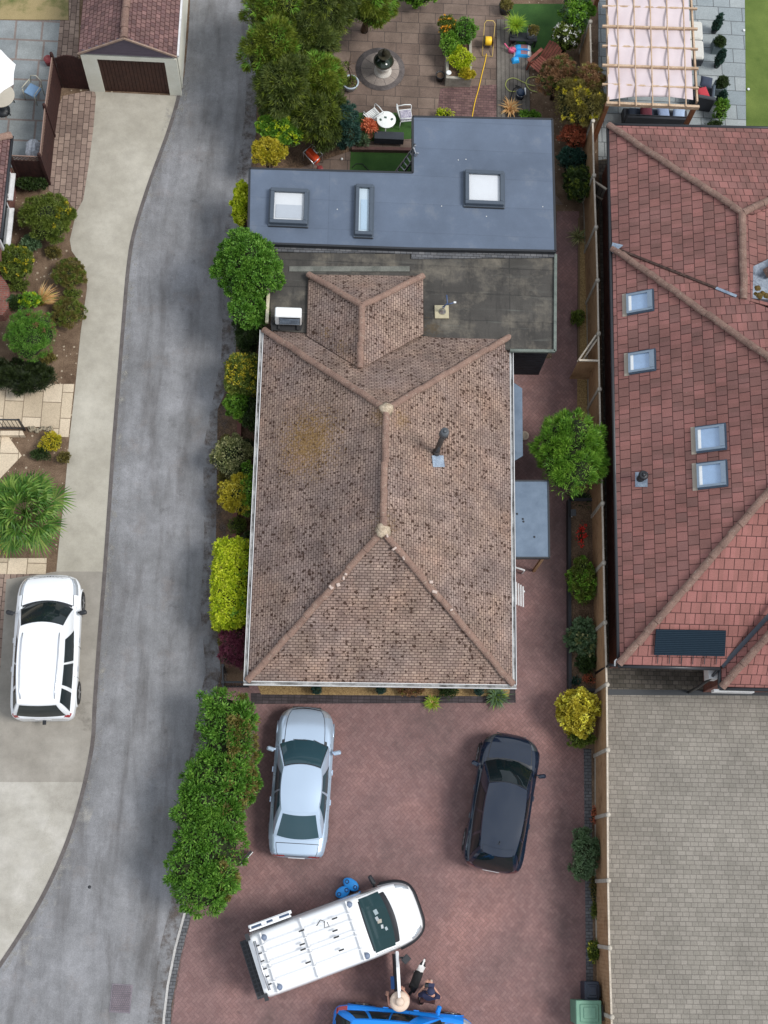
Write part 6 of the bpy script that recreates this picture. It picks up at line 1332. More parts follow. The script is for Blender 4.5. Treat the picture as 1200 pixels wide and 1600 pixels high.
tag(obj('stone_edging', m, mottled('grey_edging_stone', S(140, 128, 108), S(176, 164, 142), 8, .95, .5), bevel=0), 'short row of grey stones along the cream paving', 'stone edging', kind='stuff')
# low brick edging along the lane and garden wall
def low(name, lab, cat, pxs, w, z, mat):
    m = MB(); pts = [P(x, y, z) for x, y in pxs]
    for a, b in zip(pts, pts[1:]): m.beam(a - V((0, 0, z / 2)), b - V((0, 0, z / 2)), w, z)
    o = obj(name, m, mat); autouv(o); return tag(o, lab, cat)
low('brick_edging', 'low red brick edging under the shrubs beside the lane', 'brick edging', [(374, 655), (371, 740), (365, 845)], .14, .18, plain('dull_brick', S(130, 88, 80), .95))
low('retaining_wall', 'low reddish retaining wall between the two small lawns behind the garden table', 'wall', [(550, 231), (660, 233)], .12, .2, plain('red_edging', S(112, 84, 78), .95, var=.2, scale=3))
low('kerb_edge', 'pale sleeper edge along the side path gravel', 'edging', [(905, 340), (904, 560)], .06, .1, plain('sleeper_pale', S(120, 100, 76), .95))
RB = thing('raised_bed', 'black sleeper raised bed of plants along the fence beside the bungalow', 'raised bed', tuple(P(905, 930, 0)))
m = MB(); a, b, c_, d_ = P(890, 780, .35), P(891, 1078, .35), P(930, 1078, .35), P(928, 780, .35)
for s, e in ((a, b), (b, c_), (a, d_)): m.beam(s - V((0, 0, .17)), e - V((0, 0, .17)), .1, .34)
obj('sleeper', m, plain('black_sleeper', (.03, .03, .034, 1), .85), RB)
m = MB(); m.pprism([(892, 782), (928, 782), (931, 1076), (893, 1076)], 0, .27); obj('soil_fill', m, MT['soil'], RB)
m = MB(); m.beam(P(919, 820, .4), P(927, 1060, .4), .015, .015); obj('wire', m, MT['bark'], RB)

# ================================================================== bins and small drive objects
def bin_(lab, cx, cy, sx, sy, h, col, lidcol, hz=0):
    c = P(cx, cy, h); T = thing('wheelie_bin', lab, 'bin', (c.x, c.y, .012)); m = MB(); m.box((c.x, c.y, (h - .06) / 2 + .02), (sx * .92, sy * .9, h - .08), hz, taper=1.06); obj('body', m, col, T, bevel=.02)
    m = MB(); m.rbox((c.x, c.y, h - .02), (sx, sy, .05), hz, .02); m.rbox((c.x + .01, c.y, h + .015), (sx * .74, sy * .72, .04), hz, .025); m.rbox((c.x + .02, c.y + .01, h + .045), (sx * .48, sy * .46, .03), hz, .015); obj('lid', m, lidcol, T, bevel=.006)
    m = MB(); m.tube([(c.x + sx * .5, c.y - sy * .3, h - .06), (c.x + sx * .56, c.y - sy * .3, h - .04), (c.x + sx * .56, c.y + sy * .3, h - .04), (c.x + sx * .5, c.y + sy * .3, h - .06)], .016, 6); obj('handle', m, MT['black_trim'], T)
    for s in (-1, 1): m = MB(); m.lathe([(.1, -.02), (.1, .02)], (0, 0, 0), 14); m.v = [(c.x + sx * .42 + a_, c.y + s * sy * .42 + z_, .112 + b_) for a_, b_, z_ in m.v]; obj('wheel', m, MT['rubber'], T)
gb = plain('pale_green_plastic', S(112, 156, 132), .5); bin_('pale green wheelie bin at the bottom beside the fence', 920, 1583, .76, .70, 1.07, gb, gb)
bb_ = plain('navy_black_plastic', (.018, .026, .045, 1), .4); bin_('small black bin just above the pale green bin', 925, 1549, .44, .56, .75, bb_, bb_)
m = MB(); q = P(189, 1560, .02); m.rbox((q.x, q.y, .012), (.62, .80, .03), -.04, .01)
MH = thing('manhole_cover', 'rusty rectangular manhole cover set in the lane', 'manhole cover', (q.x, q.y, .01)); obj('frame', m, mottled('rusty_iron', S(120, 114, 122), S(136, 128, 134), 5, .8, .3, 60), MH)
m = MB(); m.rbox((q.x, q.y, .03), (.54, .72, .012), -.04, .004); obj('lid', m, bricks('iron_tread', S(126, 116, 122), S(136, 124, 130), S(112, 106, 112), .06, .06, .01, .5).m, MH)
m = MB(); m.lathe([(.05, 0), (.05, .008)], P(140, 1386, .012), 10); tag(obj('stopcock_cover', m, MT['black_trim']), 'small round black cover in the lower lane', 'cover')
sg2 = thing('folded_sign', 'black and white board leaning out of the laurel hedge beside the silver car', 'board', tuple(P(385, 1342, 0)))
a, b = P(374, 1352, .5), P(393, 1330, .5); m = MB(); m.beam(a, b, .05, .7); obj('board', m, MT['black_trim'], sg2); m = MB(); m.beam(a + V((.06, -.03, .36)), b + V((.06, -.03, .36)), .02, .03); obj('edge_strip', m, MT['plastic_white'], sg2)
m = MB(); q = P(283, 1405, .1); m.rbox((q.x, q.y, .07), (.18, .14, .12), .6, .02); tag(obj('black_box', m, MT['black_trim']), 'small black box at the foot of the laurel hedge by the lane', 'box')
# white slatted bench rack by the porch
SB = thing('slatted_bench', 'white slatted bench standing below the porch at the side of the bungalow', 'bench', tuple(P(812, 905, 0)))
m = MB(); 
for k in range(5): x0 = P(803 + k * 3.5, 900, .5).x; m.beam(V((x0, P(0, 884 + k * 2.2, .5).y, .5)), V((x0, P(0, 921 + k * 1.2, .5).y, .5)), .045, .03)
obj('slats', m, MT['white_trim'], SB)
for yy in (891, 924):
    a = P(800, yy - 6, .44); b = P(819, yy, .44); m = MB(); m.beam(a, b, .05, .05); m.beam(b, (b.x, b.y, 0), .05, .05); m.beam(a, (a.x, a.y, 0), .05, .05); obj('leg_frame', m, MT['white_trim'], SB)
m = MB(); q = P(819, 681, .05); m.lathe([(.16, 0), (.16, .04), (.1, .045), (.09, .03)], q, 18); tag(obj('round_cover', m, plain('pale_stone', S(196, 178, 158), .9)), 'round pale cover beside the bay canopy', 'cover')
SL_ = thing('solar_light', 'small square solar light on a stake in the raised bed', 'garden light', tuple(P(896, 801, 0)))
m = MB(); q = P(896, 801, .6); m.tube([(q.x, q.y - .1, 0), (q.x, q.y, .58)], .015, 6); obj('stake', m, MT['plastic_white'], SL_); m = MB(); m.box(q, (.17, .22, .03), .05, rx=.2); obj('panel', m, MT['black_trim'], SL_)
m = MB(); q = P(653, 470, 2.6)

# ================================================================== rear garden
def fountain():
    c = P(598, 112, 0); T = thing('fountain', 'dark tiered fountain on a white round pedestal', 'fountain', tuple(c)); pal = mottled('white_stone', S(200, 192, 182), S(228, 222, 212), 6, .85, .2)
    m = MB(); m.lathe([(.32, 0), (.32, .08), (.24, .12), (.22, .32), (.27, .38), (.27, .42)], c, 24); obj('pedestal', m, pal, T)
    dk = mottled('mossy_dark_bronze', S(40, 38, 28), S(66, 62, 46), 6, .6, .2)
    m = MB(); m.lathe([(.2, .42), (.34, .6), (.37, .66), (.35, .67), (.30, .62), (.1, .6)], c, 26); b = obj('lower_bowl', m, dk, T)
    m = MB(); m.lathe([(.31, .632), (.31, .636)], c, 24); obj('water', m, glass('still_water', (.02, .03, .02, 1)), b)
    m = MB(); m.lathe([(.07, .6), (.06, .85), (.22, .98), (.24, 1.02), (.21, 1.02), (.06, .96)], c, 22); obj('upper_bowl', m, dk, T)
    m = MB(); m.lathe([(.05, .98), (.05, 1.05), (.1, 1.1), (.09, 1.18), (.05, 1.24), (.06, 1.29), (.02, 1.34)], c, 14); obj('finial', m, dk, T)
cc = P(594, 108, .016)
m = MB(); m.lathe([(.90, .013), (.90, .022)], (cc.x, cc.y, 0), 48); struct('circle_paving', m, mottled('dark_ring_setts', S(84, 78, 76), S(116, 108, 106), 3, .9, .4, 26))
m = MB(); m.lathe([(.70, .013), (.70, .028)], (cc.x, cc.y, 0), 48); struct('circle_paving', m, mottled('pale_circle_slabs', S(142, 130, 122), S(172, 160, 150), 2, .9, .2))
for k in range(10):
    a = k * .6283; m = MB(); m.beam((cc.x + math.cos(a) * .3, cc.y + math.sin(a) * .3, .03), (cc.x + math.cos(a) * .69, cc.y + math.sin(a) * .69, .03), .012, .004); struct('paving_joint', m, MT['kerb'])
fountain()
PT = thing('potted_tree', 'bare twisted sapling in a round white and blue pot beside the fountain', 'potted tree', tuple(P(547, 137, 0)))
c = P(547, 137, 0); m = MB(); m.lathe([(.2, 0), (.29, .3), (.31, .36), (.29, .38), (.26, .38), (.25, .32)], c, 24); obj('pot', m, plain('pale_blue_glaze', S(190, 204, 216), .3, 0, .6), PT)
m = MB(); m.lathe([(.255, .33), (.25, .345)], c, 20); obj('soil', m, MT['soil'], PT)
m = MB(); t_ = [c + V((0, 0, .33)), c + V((.0, .02, .7)), c + V((-.05, .0, 1.0)), c + V((-.12, .02, 1.25)), c + V((-.02, .06, 1.5))]; m.tube(t_, .03, 7, .012)
for k, (dx, dy, dz) in enumerate(((-.3, .05, 1.1), (.18, .1, 1.3), (-.22, .2, 1.35), (.1, -.16, 1.0), (-.35, -.05, 1.3), (.02, .3, 1.6))): m.tube([t_[2 + k % 2], (t_[3] + c + V((dx, dy, dz))) / 2 + V((0, .04, .06)), c + V((dx, dy, dz))], .014, 5, .005)
obj('trunk', m, MT['bark'], PT)
rng = np.random.default_rng(2); b, d, s = leafcloud([(c.x + .03, c.y, .36, .2, .2, .08), (c.x - .2, c.y, 1.25, .15, .12, .15)], 260, rng, 16, .07, .06, .04); quads('leaves', b, d, s, LM['mid'], PT)
TB = thing('garden_table', 'round white garden table between two white chairs', 'table', tuple(P(604, 190, 0)))
c = P(603.5, 187, .72); m = MB(); m.lathe([(.33, .70), (.34, .71), (.34, .73), (.33, .735)], (c.x, c.y, 0), 32); obj('tabletop', m, plain('white_enamel', (.78, .80, .78, 1), .35), TB)
for k in range(3):
    a = k * 2.094 - 1.57; m = MB(); m.tube([(c.x + math.cos(a) * .05, c.y + math.sin(a) * .05, .7), (c.x + math.cos(a) * .06, c.y + math.sin(a) * .06, .3), (c.x + math.cos(a) * .32, c.y + math.sin(a) * .32, .02)], .018, 6); obj('leg', m, MT['plastic_white'], TB)
for i, (dx, dy) in enumerate(((-.2, -.02), (-.03, .08), (.2, .02))):
    m = MB(); m.box((c.x + dx, c.y + dy, .74), (.07, .09, .012), .4 + i); tag(obj('coaster', m, plain('dark_green_coaster', (.05, .09, .07, 1), .7)), ['dark coaster at the left of the white table', 'dark coaster in the middle of the white table', 'dark coaster at the right of the white table'][i], 'coaster', 'coasters on the white table')
def gchair(lab, px, py, rz, cush=False):
    T = thing('garden_chair', lab, 'chair', (0, 0, 0), 'white chairs at the garden table', world=False); wm_ = MT['plastic_white']
    m = MB()
    for k in range(8): m.box((0, -.2 + k * .057, .43), (.46, .04, .02))
    m.beam((-.23, -.22, .42), (-.23, .24, .42), .03, .03); m.beam((.23, -.22, .42), (.23, .24, .42), .03, .03); obj('seat', m, wm_, T)
    m = MB(); m.tube([(-.24, -.22, .43), (-.25, -.27, .7), (-.2, -.32, .88), (0, -.35, .93), (.2, -.32, .88), (.25, -.27, .7), (.24, -.22, .43)], .02, 7)
    for k in range(5): m.tube([(-.16 + k * .08, -.23, .45), (-.16 + k * .08, -.32, .88)], .01, 5)
    obj('backrest', m, wm_, T)
    for s in (-1, 1):
        m = MB(); m.tube([(s * .26, -.27, .66), (s * .28, 0, .67), (s * .27, .22, .64)], .02, 7); obj('armrest', m, wm_, T)
        for y in (-.23, .23): m = MB(); m.tube([(s * .25, y, .62 if y > 0 else .45), (s * .27, y * 1.15, .01)], .016, 6); obj('leg', m, wm_, T)
    if cush:
        m = MB(); m.rbox((0, 0, .46), (.4, .4, .03), 0, .012); obj('cushion', m, mottled('patterned_cushion', S(215, 210, 218), S(130, 126, 150), 14, .9, 0, 30, co='obj'), T)
    p = P(px, py, .45); T.location = (p.x, p.y, .012); T.rotation_euler = (0, 0, rz)
gchair('white slatted garden chair to the left of the round table', 583, 180, math.radians(40 + 180 + 0) + math.pi); gchair('white garden chair with patterned cushion to the right of the round table', 634, 180, math.radians(-80 + 180) + math.pi - .0, True)
BP = thing('planter_box', 'long dark grey planter box behind the white garden table', 'planter', tuple(P(608, 213, 0)))
m = MB(); q = P(608, 211, .45); m.box((q.x, q.y - .02, .3), (1.05, .30, .34)); obj('box', m, plain('dark_grey_box', (.03, .036, .045, 1), .7), BP, bevel=.01)
PP = thing('potted_plant', 'coral leaved plant in a terracotta pot beside the dark planter box', 'potted plant', tuple(P(577, 214, 0)))
c = P(578, 213, .2); m = MB(); m.lathe([(.08, 0), (.12, .22), (.13, .26), (.1, .26), (.09, .2)], (c.x, c.y, .01), 16); obj('pot', m, MT['terracotta'], PP)
b, d, s = leafcloud([(c.x - .06, c.y + .2, .5, .23, .2, .2)], 700, rng, 26, .1, .11, .04); quads('foliage', b, d, s, LM['coral'], PP)
# garden trolley with orange tool in the shade
GC = thing('garden_trolley', 'black framed trolley holding an orange machine in the shade beside the yews', 'trolley', tuple(P(490, 246, 0)))
a, b = P(474, 238, .6), P(490, 256, .6); c2_, d2_ = P(488, 226, .6), P(504, 241, .6); m = MB()
for p, q in ((a, b), (c2_, d2_), (a, c2_), (b, d2_)): m.tube([p, q], .018, 6)
for p in (a, b, c2_, d2_): m.tube([p, (p.x, p.y, .05)], .016, 6)
obj('frame', m, MT['chrome'], GC)
m = MB(); p = P(489, 243, .5); m.rbox(p, (.24, .58, .22), math.radians(42), .05); obj('orange_casing', m, plain('orange_plastic', (.75, .08, .02, 1), .4), GC, bevel=.02)
m = MB(); p = P(494, 236, .6); m.rbox(p, (.12, .2, .08), math.radians(42), .02); obj('grey_part', m, MT['chrome'], GC)
m = MB(); m.tube([P(492, 256, .4), P(502, 262, .2), P(505, 270, .1)], .02, 6); m.rbox(P(500, 264, .3), (.2, .2, .2), .4, .04); obj('motor', m, plain('red_dull_plastic', (.2, .03, .03, 1), .5), GC)
# aluminium ladder leaning against the corner of the flat roof
LD = thing('ladder', 'aluminium ladder leaning against the corner of the flat roof', 'ladder', tuple(P(622, 285, 0)))
A0, A1 = P(612, 277, 1.2), P(649, 227, 2.95); off = V((.33, -.02, 0)); B0, B1 = P(622, 283, 1.2), P(653, 239, 2.95)
A0 = A1 + (A0 - A1) * 1.7; B0 = B1 + (B0 - B1) * 1.7
for p, q in ((A0, A1), (B0, B1)): m = MB(); m.beam(p, q, .03, .07); obj('stile', m, MT['alloy'], LD)
for k in range(12): t = (k + .5) / 12; m = MB(); m.beam(A0.lerp(A1, t), B0.lerp(B1, t), .035, .03); obj('rung', m, MT['alloy'], LD)
m = MB(); q = [P(550, 262, .04), P(556, 256, .04), P(566, 256, .04), P(578, 268, .04)]; m.tube(q, .015, 5); tag(obj('cable', m, MT['rubber']), 'thin black cable across the sunken lawn', 'cable')
m = MB(); m.lathe([(.04, 0), (.05, .04), (.02, .07)], P(534, 249, .02), 9); tag(obj('white_stone', m, MT['plastic_white']), 'small white stone on the soil beside the sunken lawn', 'stone')
# stone trough planter
TR = thing('trough_planter', 'rectangular stone trough of flowers in the middle of the brown patio', 'planter', tuple(P(716, 85, 0)))
a, b = P(697, 122, .5), P(737, 42, .5); cx, cy = (a.x + b.x) / 2, (a.y + b.y) / 2; sx, sy = b.x - a.x, b.y - a.y; m = MB(); stn = mottled('pale_trough_stone', S(150, 144, 132), S(190, 184, 170), 4, .9, .3)
for x, y, w_, l_ in ((cx - sx / 2 + .05, cy, .1, sy), (cx + sx / 2 - .05, cy, .1, sy), (cx, cy - sy / 2 + .05, sx - .2, .1), (cx, cy + sy / 2 - .05, sx - .2, .1)): m.box((x, y, .25), (w_, l_, .5))
obj('trough', m, stn, TR, bevel=.01); m = MB(); m.box((cx, cy, .22), (sx - .2, sy - .2, .42)); obj('soil', m, MT['soil'], TR)
for lab, px, py, r, h, lf, tp in (('orange flowering plant at the top of the stone trough', 699, 42, (17, 20), .9, 'mid', ('orange', 160, 12)), ('fresh green plant at the left of the stone trough', 702, 66, (18, 22), .9, 'fresh', None), ('feathery green plant at the right of the stone trough', 727, 48, (20, 24), 1.0, 'tree', None), ('yellow green plant in the lower half of the stone trough', 720, 92, (21, 20), .8, 'lime', ('lime', 200, 12)), ('small gold tipped plant at the lower corner of the stone trough', 729, 116, (12, 9), .7, 'goldtip', None)):
    plant('flowering_plant', lab, 'plant', px, py, r, h, lf, 1300, .08, .035, z0=.42, tips=tp)
m = MB(); m.lathe([(.09, .5), (.1, .53), (.07, .54), (.03, .52)], P(701, 114, 0) * 1, 14); q = P(701, 114, .5); m.v = [(x - P(701, 114, 0).x + q.x, y - P(701, 114, 0).y + q.y, z) for x, y, z in m.v]; tag(obj('saucer', m, MT['plastic_white']), 'small white saucer on the rim of the stone trough', 'saucer')
def pot(lab, px, py, r, h, mat, leaf=None, n=400, extra=None):
    c = P(px, py, h); T = thing('plant_pot', lab, 'pot', (c.x, c.y, .012)); m = MB(); m.lathe([(r * .75, 0), (r, h * .9), (r * 1.05, h), (r * .9, h), (r * .86, h * .85)], (c.x, c.y, .012), 20); obj('pot', m, mat, T); m = MB(); m.lathe([(r * .88, h * .84), (r * .86, h * .87)], (c.x, c.y, .012), 18); obj('soil', m, MT['soil'], T)
    if leaf: b, d, s = leafcloud([(c.x, c.y, h + .05, r * .9, r * .9, .15)], n, rng, 20, .06, .07, .035); quads('foliage', b, d, s, LM[leaf], T)
    return T
pot('empty black pot at the lower left of the stone trough', 688, 117, .16, .3, MT['black_trim'])
pot('dark round pot with an olive plant at the top of the patio', 790, 9, .24, .35, MT['black_trim'], 'olive', 500)
pot('grey round pot of small plants on the black table', 832, 48, .19, .75, plain('grey_glazed_pot', S(120, 126, 130), .5), 'olive', 350)
pot('black pot under the bright grass tuft', 803, 52, .16, .5, MT['black_trim'])
blades('ornamental_grass', 'bright green grass tuft in a black pot beside the blue bags', 'grass', 805, 42, .55, 320, 'grassblade', .012, z0=.5, mix=('lime', 60))
BT_ = thing('black_table', 'low black table under the pots beside the artificial lawn', 'table', tuple(P(818, 58, 0)))
m = MB(); q = P(818, 60, .45); m.rbox((q.x, q.y + .08, .43), (1.0, .36, .05), .0, .01); obj('tabletop', m, MT['black_trim'], BT_)
for x in (-.45, .45):
    for y in (-.05, .2): m = MB(); m.box((q.x + x, q.y + y, .2), (.06, .06, .42)); obj('leg', m, MT['black_trim'], BT_)
# hose reel and hose
HR = thing('hose_reel', 'yellow hose wound on a reel with a tubular frame', 'hose reel', tuple(P(763, 62, 0)))
c = P(763, 64, .3); ym = plain('yellow_hose', (.85, .52, .02, 1), .5); m = MB(); m.lathe([(.13, -.13), (.16, -.1), (.16, .1), (.13, .13)], (0, 0, 0), 20); m.v = [(c.x + z_, c.y + a_, .3 + b_) for a_, b_, z_ in m.v]; obj('hose_drum', m, ym, HR, recalc=True)
for s in (-1, 1): m = MB(); m.lathe([(.2, -.01), (.2, .01)], (0, 0, 0), 18); m.v = [(c.x + s * .17 + z_, c.y + a_, .3 + b_) for a_, b_, z_ in m.v]; obj('side_disc', m, MT['black_trim'] if s < 0 else plain('brown_disc', (.12, .07, .04, 1), .6), HR, recalc=True)
m = MB(); fr_ = [(-.19, -.45, .03), (-.19, 0, .3), (-.19, .42, .75), (-.12, .5, .8), (.12, .5, .8), (.19, .42, .75), (.19, 0, .3), (.19, -.45, .03), (-.19, -.45, .03)]; m.tube([c.xy.to_3d() + V(p) for p in fr_], .014, 6); obj('frame', m, plain('ochre_tube', (.6, .42, .12, 1), .5), HR)
hs = spline([(760, 84, .03), (758, 96, .03), (753, 116, .03), (748, 138, .03), (742, 160, .03), (738, 182, .03), (736, 200, .03)], 4); m = MB(); m.tube([P(*p) for p in hs], .017, 6); tag(obj('yellow_hose', m, ym), 'yellow hose running from the reel down to the flat roof', 'hose')
hs = spline([(806, 143, .06), (796, 142, .06), (790, 134, .06), (793, 125, .06), (803, 122, .06), (815, 127, .06), (826, 132, .06), (836, 134, .06)], 5); h2 = spline([(840, 144, .06), (828, 140, .06), (822, 130, .06), (826, 122, .06), (836, 120, .06), (845, 123, .06)], 5)
m = MB(); m.tube([P(*p) for p in hs], .017, 6); m.tube([P(*p) for p in h2], .017, 6); tag(obj('green_hose', m, plain('yellow_green_hose', S(190, 196, 110), .5)), 'pale yellow green hose looped on the grey decking', 'hose')
VC = thing('pump_unit', 'dark blue black pump with a hose and cable on the decking', 'pump', tuple(P(813, 147, 0)))
c = P(813, 146, .2); m = MB(); m.lathe([(.15, .03), (.16, .3), (.14, .36), (.08, .4)], (c.x, c.y - .03, 0), 18); obj('drum', m, plain('navy_drum', (.02, .04, .08, 1), .4), VC); m = MB(); m.lathe([(.17, .27), (.17, .29)], (c.x, c.y - .03, 0), 18); obj('band', m, MT['chrome'], VC)
m = MB(); m.box((c.x + .17, c.y + .06, .25), (.05, .28, .05)); obj('handle', m, MT['plastic_white'], VC)
m = MB(); m.tube([(c.x - .05, c.y + .15, .3), (c.x - .1, c.y + .3, .15), (c.x - .22, c.y + .28, .06), (c.x - .3, c.y + .05, .06), (c.x - .35, c.y - .2, .06)], .02, 6); m.tube([(c.x + .02, c.y + .15, .3), (c.x + .0, c.y + .35, .1), (c.x - .15, c.y + .42, .06)], .02, 6); obj('cable', m, MT['rubber'], VC)
blades('dry_grass', 'dried straw coloured tuft beside the pump at the flat roof edge', 'plant', 797, 172, .5, 120, 'straw', .03, curve=.6)
plant('small_shrub', 'low green plant at the edge of the flat roof beside the dried tuft', 'plant', 828, 182, (16, 7), .4, 'fresh', 500, .09, .04)
plant('small_shrub', 'pale green plant peeping over the flat roof edge beside the hose', 'plant', 694, 178, (14, 5), .4, 'lime', 260, .08, .03)
# bags of compost, pink watering can
def bag(lab, px, py, rz, w, l, top, z=.0):
    c = P(px, py, z + .16); T = thing('compost_bag', lab, 'bag', (c.x, c.y, z + .012), 'bags beside the black table'); n = 10; g_ = []
    for i in range(n + 1):
        r_ = []
        for j in range(n + 1):
            x = (i / n - .5) * l; y = (j / n - .5) * w; e = max(0, 1 - (abs(2 * i / n - 1)) ** 4) * max(0, 1 - abs(2 * j / n - 1) ** 3); r_.append(V((c.x, c.y, z + .03 + .17 * e ** .6)) + Matrix.Rotation(rz, 3, 'Z') @ V((x, y, 0)))
        g_.append(r_)
    m = MB(); m.grid(g_); lo = [[V((p.x, p.y, z + .015)) for p in r] for r in g_]; m.grid(lo, flip=True); obj('sack', m, plain('blue_sack', (.03, .36, .78, 1), .35), T, recalc=True)
    def stripe(nm, x0, x1, mat, y0=-.5, y1=.5):
        g2 = []
        for i in range(5):
            x = x0 + (x1 - x0) * i / 4; r_ = []
            for j in range(9):
                y = y0 + (y1 - y0) * j / 8; e = max(0, 1 - abs(2 * x) ** 4) * max(0, 1 - abs(2 * y) ** 3); r_.append(V((c.x, c.y, z + .034 + .17 * e ** .6)) + Matrix.Rotation(rz, 3, 'Z') @ V((x * l, y * w, 0)))
            g2.append(r_)
        m = MB(); m.grid(g2); obj(nm, m, mat, T, recalc=False)
    if top: stripe('white_end', .28, .5, MT['plastic_white']); stripe('printed_panel', -.12, .26, plain('dull_mauve_print', S(150, 110, 120), .5), -.3, .3); stripe('seam', -.5, -.42, MT['plastic_white'])
bag('blue and white bag nearest the black table', 817, 73, 0, .27, .66, True); bag('blue and white bag in the middle of the three bags', 817, 82, -.03, .27, .66, True); bag('plain blue bag below the other two bags', 806, 92, .2, .24, .28, False)
WC = thing('watering_can', 'pink watering can beside the blue bags', 'watering can', tuple(P(799, 78, 0))); pk = plain('pink_plastic', (.72, .12, .24, 1), .4)
c = P(800, 79, .12); m = MB(); m.lathe([(.1, .02), (.11, .2), (.07, .24)], (c.x, c.y, 0), 14, 1.3, .9); obj('body', m, pk, WC); m = MB(); m.tube([(c.x - .1, c.y + .04, .12), (c.x - .3, c.y + .16, .3)], .02, 7, .03); obj('spout', m, pk, WC); m = MB(); m.tube([(c.x - .05, c.y + .02, .24), (c.x, c.y, .34), (c.x + .1, c.y - .05, .3), (c.x + .14, c.y - .06, .12)], .014, 6); obj('handle', m, pk, WC)
# wooden armchair
AC = thing('wooden_armchair', 'reddish brown slatted wooden armchair between the bags and the bronze shrub', 'chair', (0, 0, 0), world=False); wd_m = mottled('red_brown_stained_wood', S(112, 62, 52), S(150, 88, 74), 5, .7, .2, 40, co='obj')
for k in range(6): m = MB(); m.box((0, .22 - k * .095, .36 + .012 * k - .05), (.56, .08, .022)); obj('seat_slat', m, wd_m, AC)
for k in range(6):
    x = -.25 + k * .1; h = .62 + .1 * math.cos(x * 5); m = MB(); m.beam((x, -.30, .38), (x * 1.05, -.30 - h * .62, .38 + h * .75), .085, .02, up=(0, 1, .6)); obj('back_slat', m, wd_m, AC)
for s in (-1, 1):
    m = MB(); m.beam((s * .36, .34, .56), (s * .36, -.42, .56), .12, .025); obj('armrest', m, wd_m, AC); m = MB(); m.beam((s * .34, .3, 0), (s * .34, .28, .55), .05, .08); obj('front_leg', m, wd_m, AC); m = MB(); m.beam((s * .32, .22, .33), (s * .3, -.6, .02), .03, .1); obj('rear_leg', m, wd_m, AC)
q = P(845, 101, .4); AC.location = (q.x, q.y, .012); AC.rotation_euler = (0, 0, math.radians(136)); AC.scale = (1.0, 1.0, 1.0)

# ================================================================== left patio things
PA = thing('parasol', 'white parasol at the left edge above the round table', 'parasol', tuple(P(-14, 150, 0)))
c = P(-22, 112, 2.3); m = MB(); n = 8; R = 1.02
vs = [(c.x, c.y, 2.62)]; fs = []
for k in range(n):
    a = 2 * math.pi * (k + .5) / n; vs.append((c.x + math.cos(a) * R, c.y + math.sin(a) * R, 2.22)); a2 = a + math.pi / n; vs.append((c.x + math.cos(a2) * R * .9, c.y + math.sin(a2) * R * .9, 2.25))
for k in range(2 * n): fs.append((0, 1 + k, 1 + (k + 1) % (2 * n)))
m.add(vs, fs); o = obj('canopy', m, MT['cloth_white'], PA); sm = o.modifiers.new('thick', 'SOLIDIFY'); sm.thickness = .01
m = MB(); m.tube([(c.x, c.y, 0), (c.x, c.y, 2.6)], .025, 8); obj('pole', m, MT['alloy'], PA)
RT = thing('round_table', 'round cream table partly under the white parasol', 'table', tuple(P(0, 150, 0))); q = P(1, 149, .74); m = MB(); m.lathe([(.46, .71), (.48, .72), (.48, .745), (.46, .75)], (q.x, q.y, 0), 30); obj('tabletop', m, plain('cream_table', S(200, 192, 176), .5), RT)
for k in range(4): a = k * 1.571 + .6; m = MB(); m.tube([(q.x + math.cos(a) * .3, q.y + math.sin(a) * .3, .7), (q.x + math.cos(a) * .38, q.y + math.sin(a) * .38, .01)], .02, 6); obj('leg', m, MT['black_trim'], RT)
PC = thing('patio_chair', 'cream framed chair with a pale blue seat on the grey patio', 'chair', (0, 0, 0), world=False); cm_ = plain('cream_frame', S(210, 205, 185), .5)
m = MB(); m.rbox((0, 0, .42), (.46, .44, .05), 0, .015); obj('seat', m, plain('pale_blue_cushion', S(140, 176, 214), .7), PC, bevel=.01)
m = MB(); m.tube([(-.24, -.24, .44), (-.22, -.32, .75), (0, -.36, .85), (.22, -.32, .75), (.24, -.24, .44)], .02, 7); obj('backrest', m, cm_, PC)
for s in (-1, 1):
    m = MB(); m.tube([(s * .25, -.24, .62), (s * .27, .2, .64)], .018, 6); obj('armrest', m, cm_, PC)
    for y in (-.22, .22): m = MB(); m.tube([(s * .24, y, .6), (s * .25, y * 1.1, .01)], .016, 6); obj('leg', m, cm_, PC)
q = P(51, 141, .45); PC.location = (q.x, q.y, .014); PC.rotation_euler = (0, 0, math.radians(152))
m = MB(); c = P(50, 230, .8); m.rbox((c.x, c.y + .02, .42), (.46, .72, .8), 0, .12); tag(obj('covered_barbecue', m, mottled('pale_grey_cover', S(170, 176, 186), S(200, 204, 210), 3, .7, .6, 10, dist=.03), bevel=.05), 'pale grey fabric covered shape behind the brown trellis fence', 'covered barbecue')
m = MB(); c = P(75, 92, .3); m.lathe([(.12, 0), (.16, .3), (.14, .3), (.12, .24)], (c.x, c.y, .012), 16); tag(obj('red_pot', m, plain('dark_red_pot', S(130, 56, 60), .6)), 'dark red pot beside the end of the brown fence', 'pot')
m = MB(); c = P(3, 171, .1); m.lathe([(.28, 0), (.28, .08), (.06, .12)], (c.x, c.y, .012), 16); obj('base', m, MT['black_trim'], PA)

# ================================================================== pergola and neighbour patio
PG = thing('pergola', 'timber pergola with pale pink fabric canopy behind the red tiled house', 'pergola', tuple(P(1015, 170, 0)))
pz = 2.4; tm = mottled('pergola_timber', S(176, 146, 118), S(214, 188, 160), 3, .85, .2, 40); tm2 = mottled('pergola_post_timber', S(140, 92, 64), S(168, 116, 84), 3, .85, .2, 40)
xl, xr = P(947, 100, pz).x, P(1083, 100, pz).x
ys = [P(0, y, pz).y for y in (-60, -22, 10, 40, 71, 101, 131)]
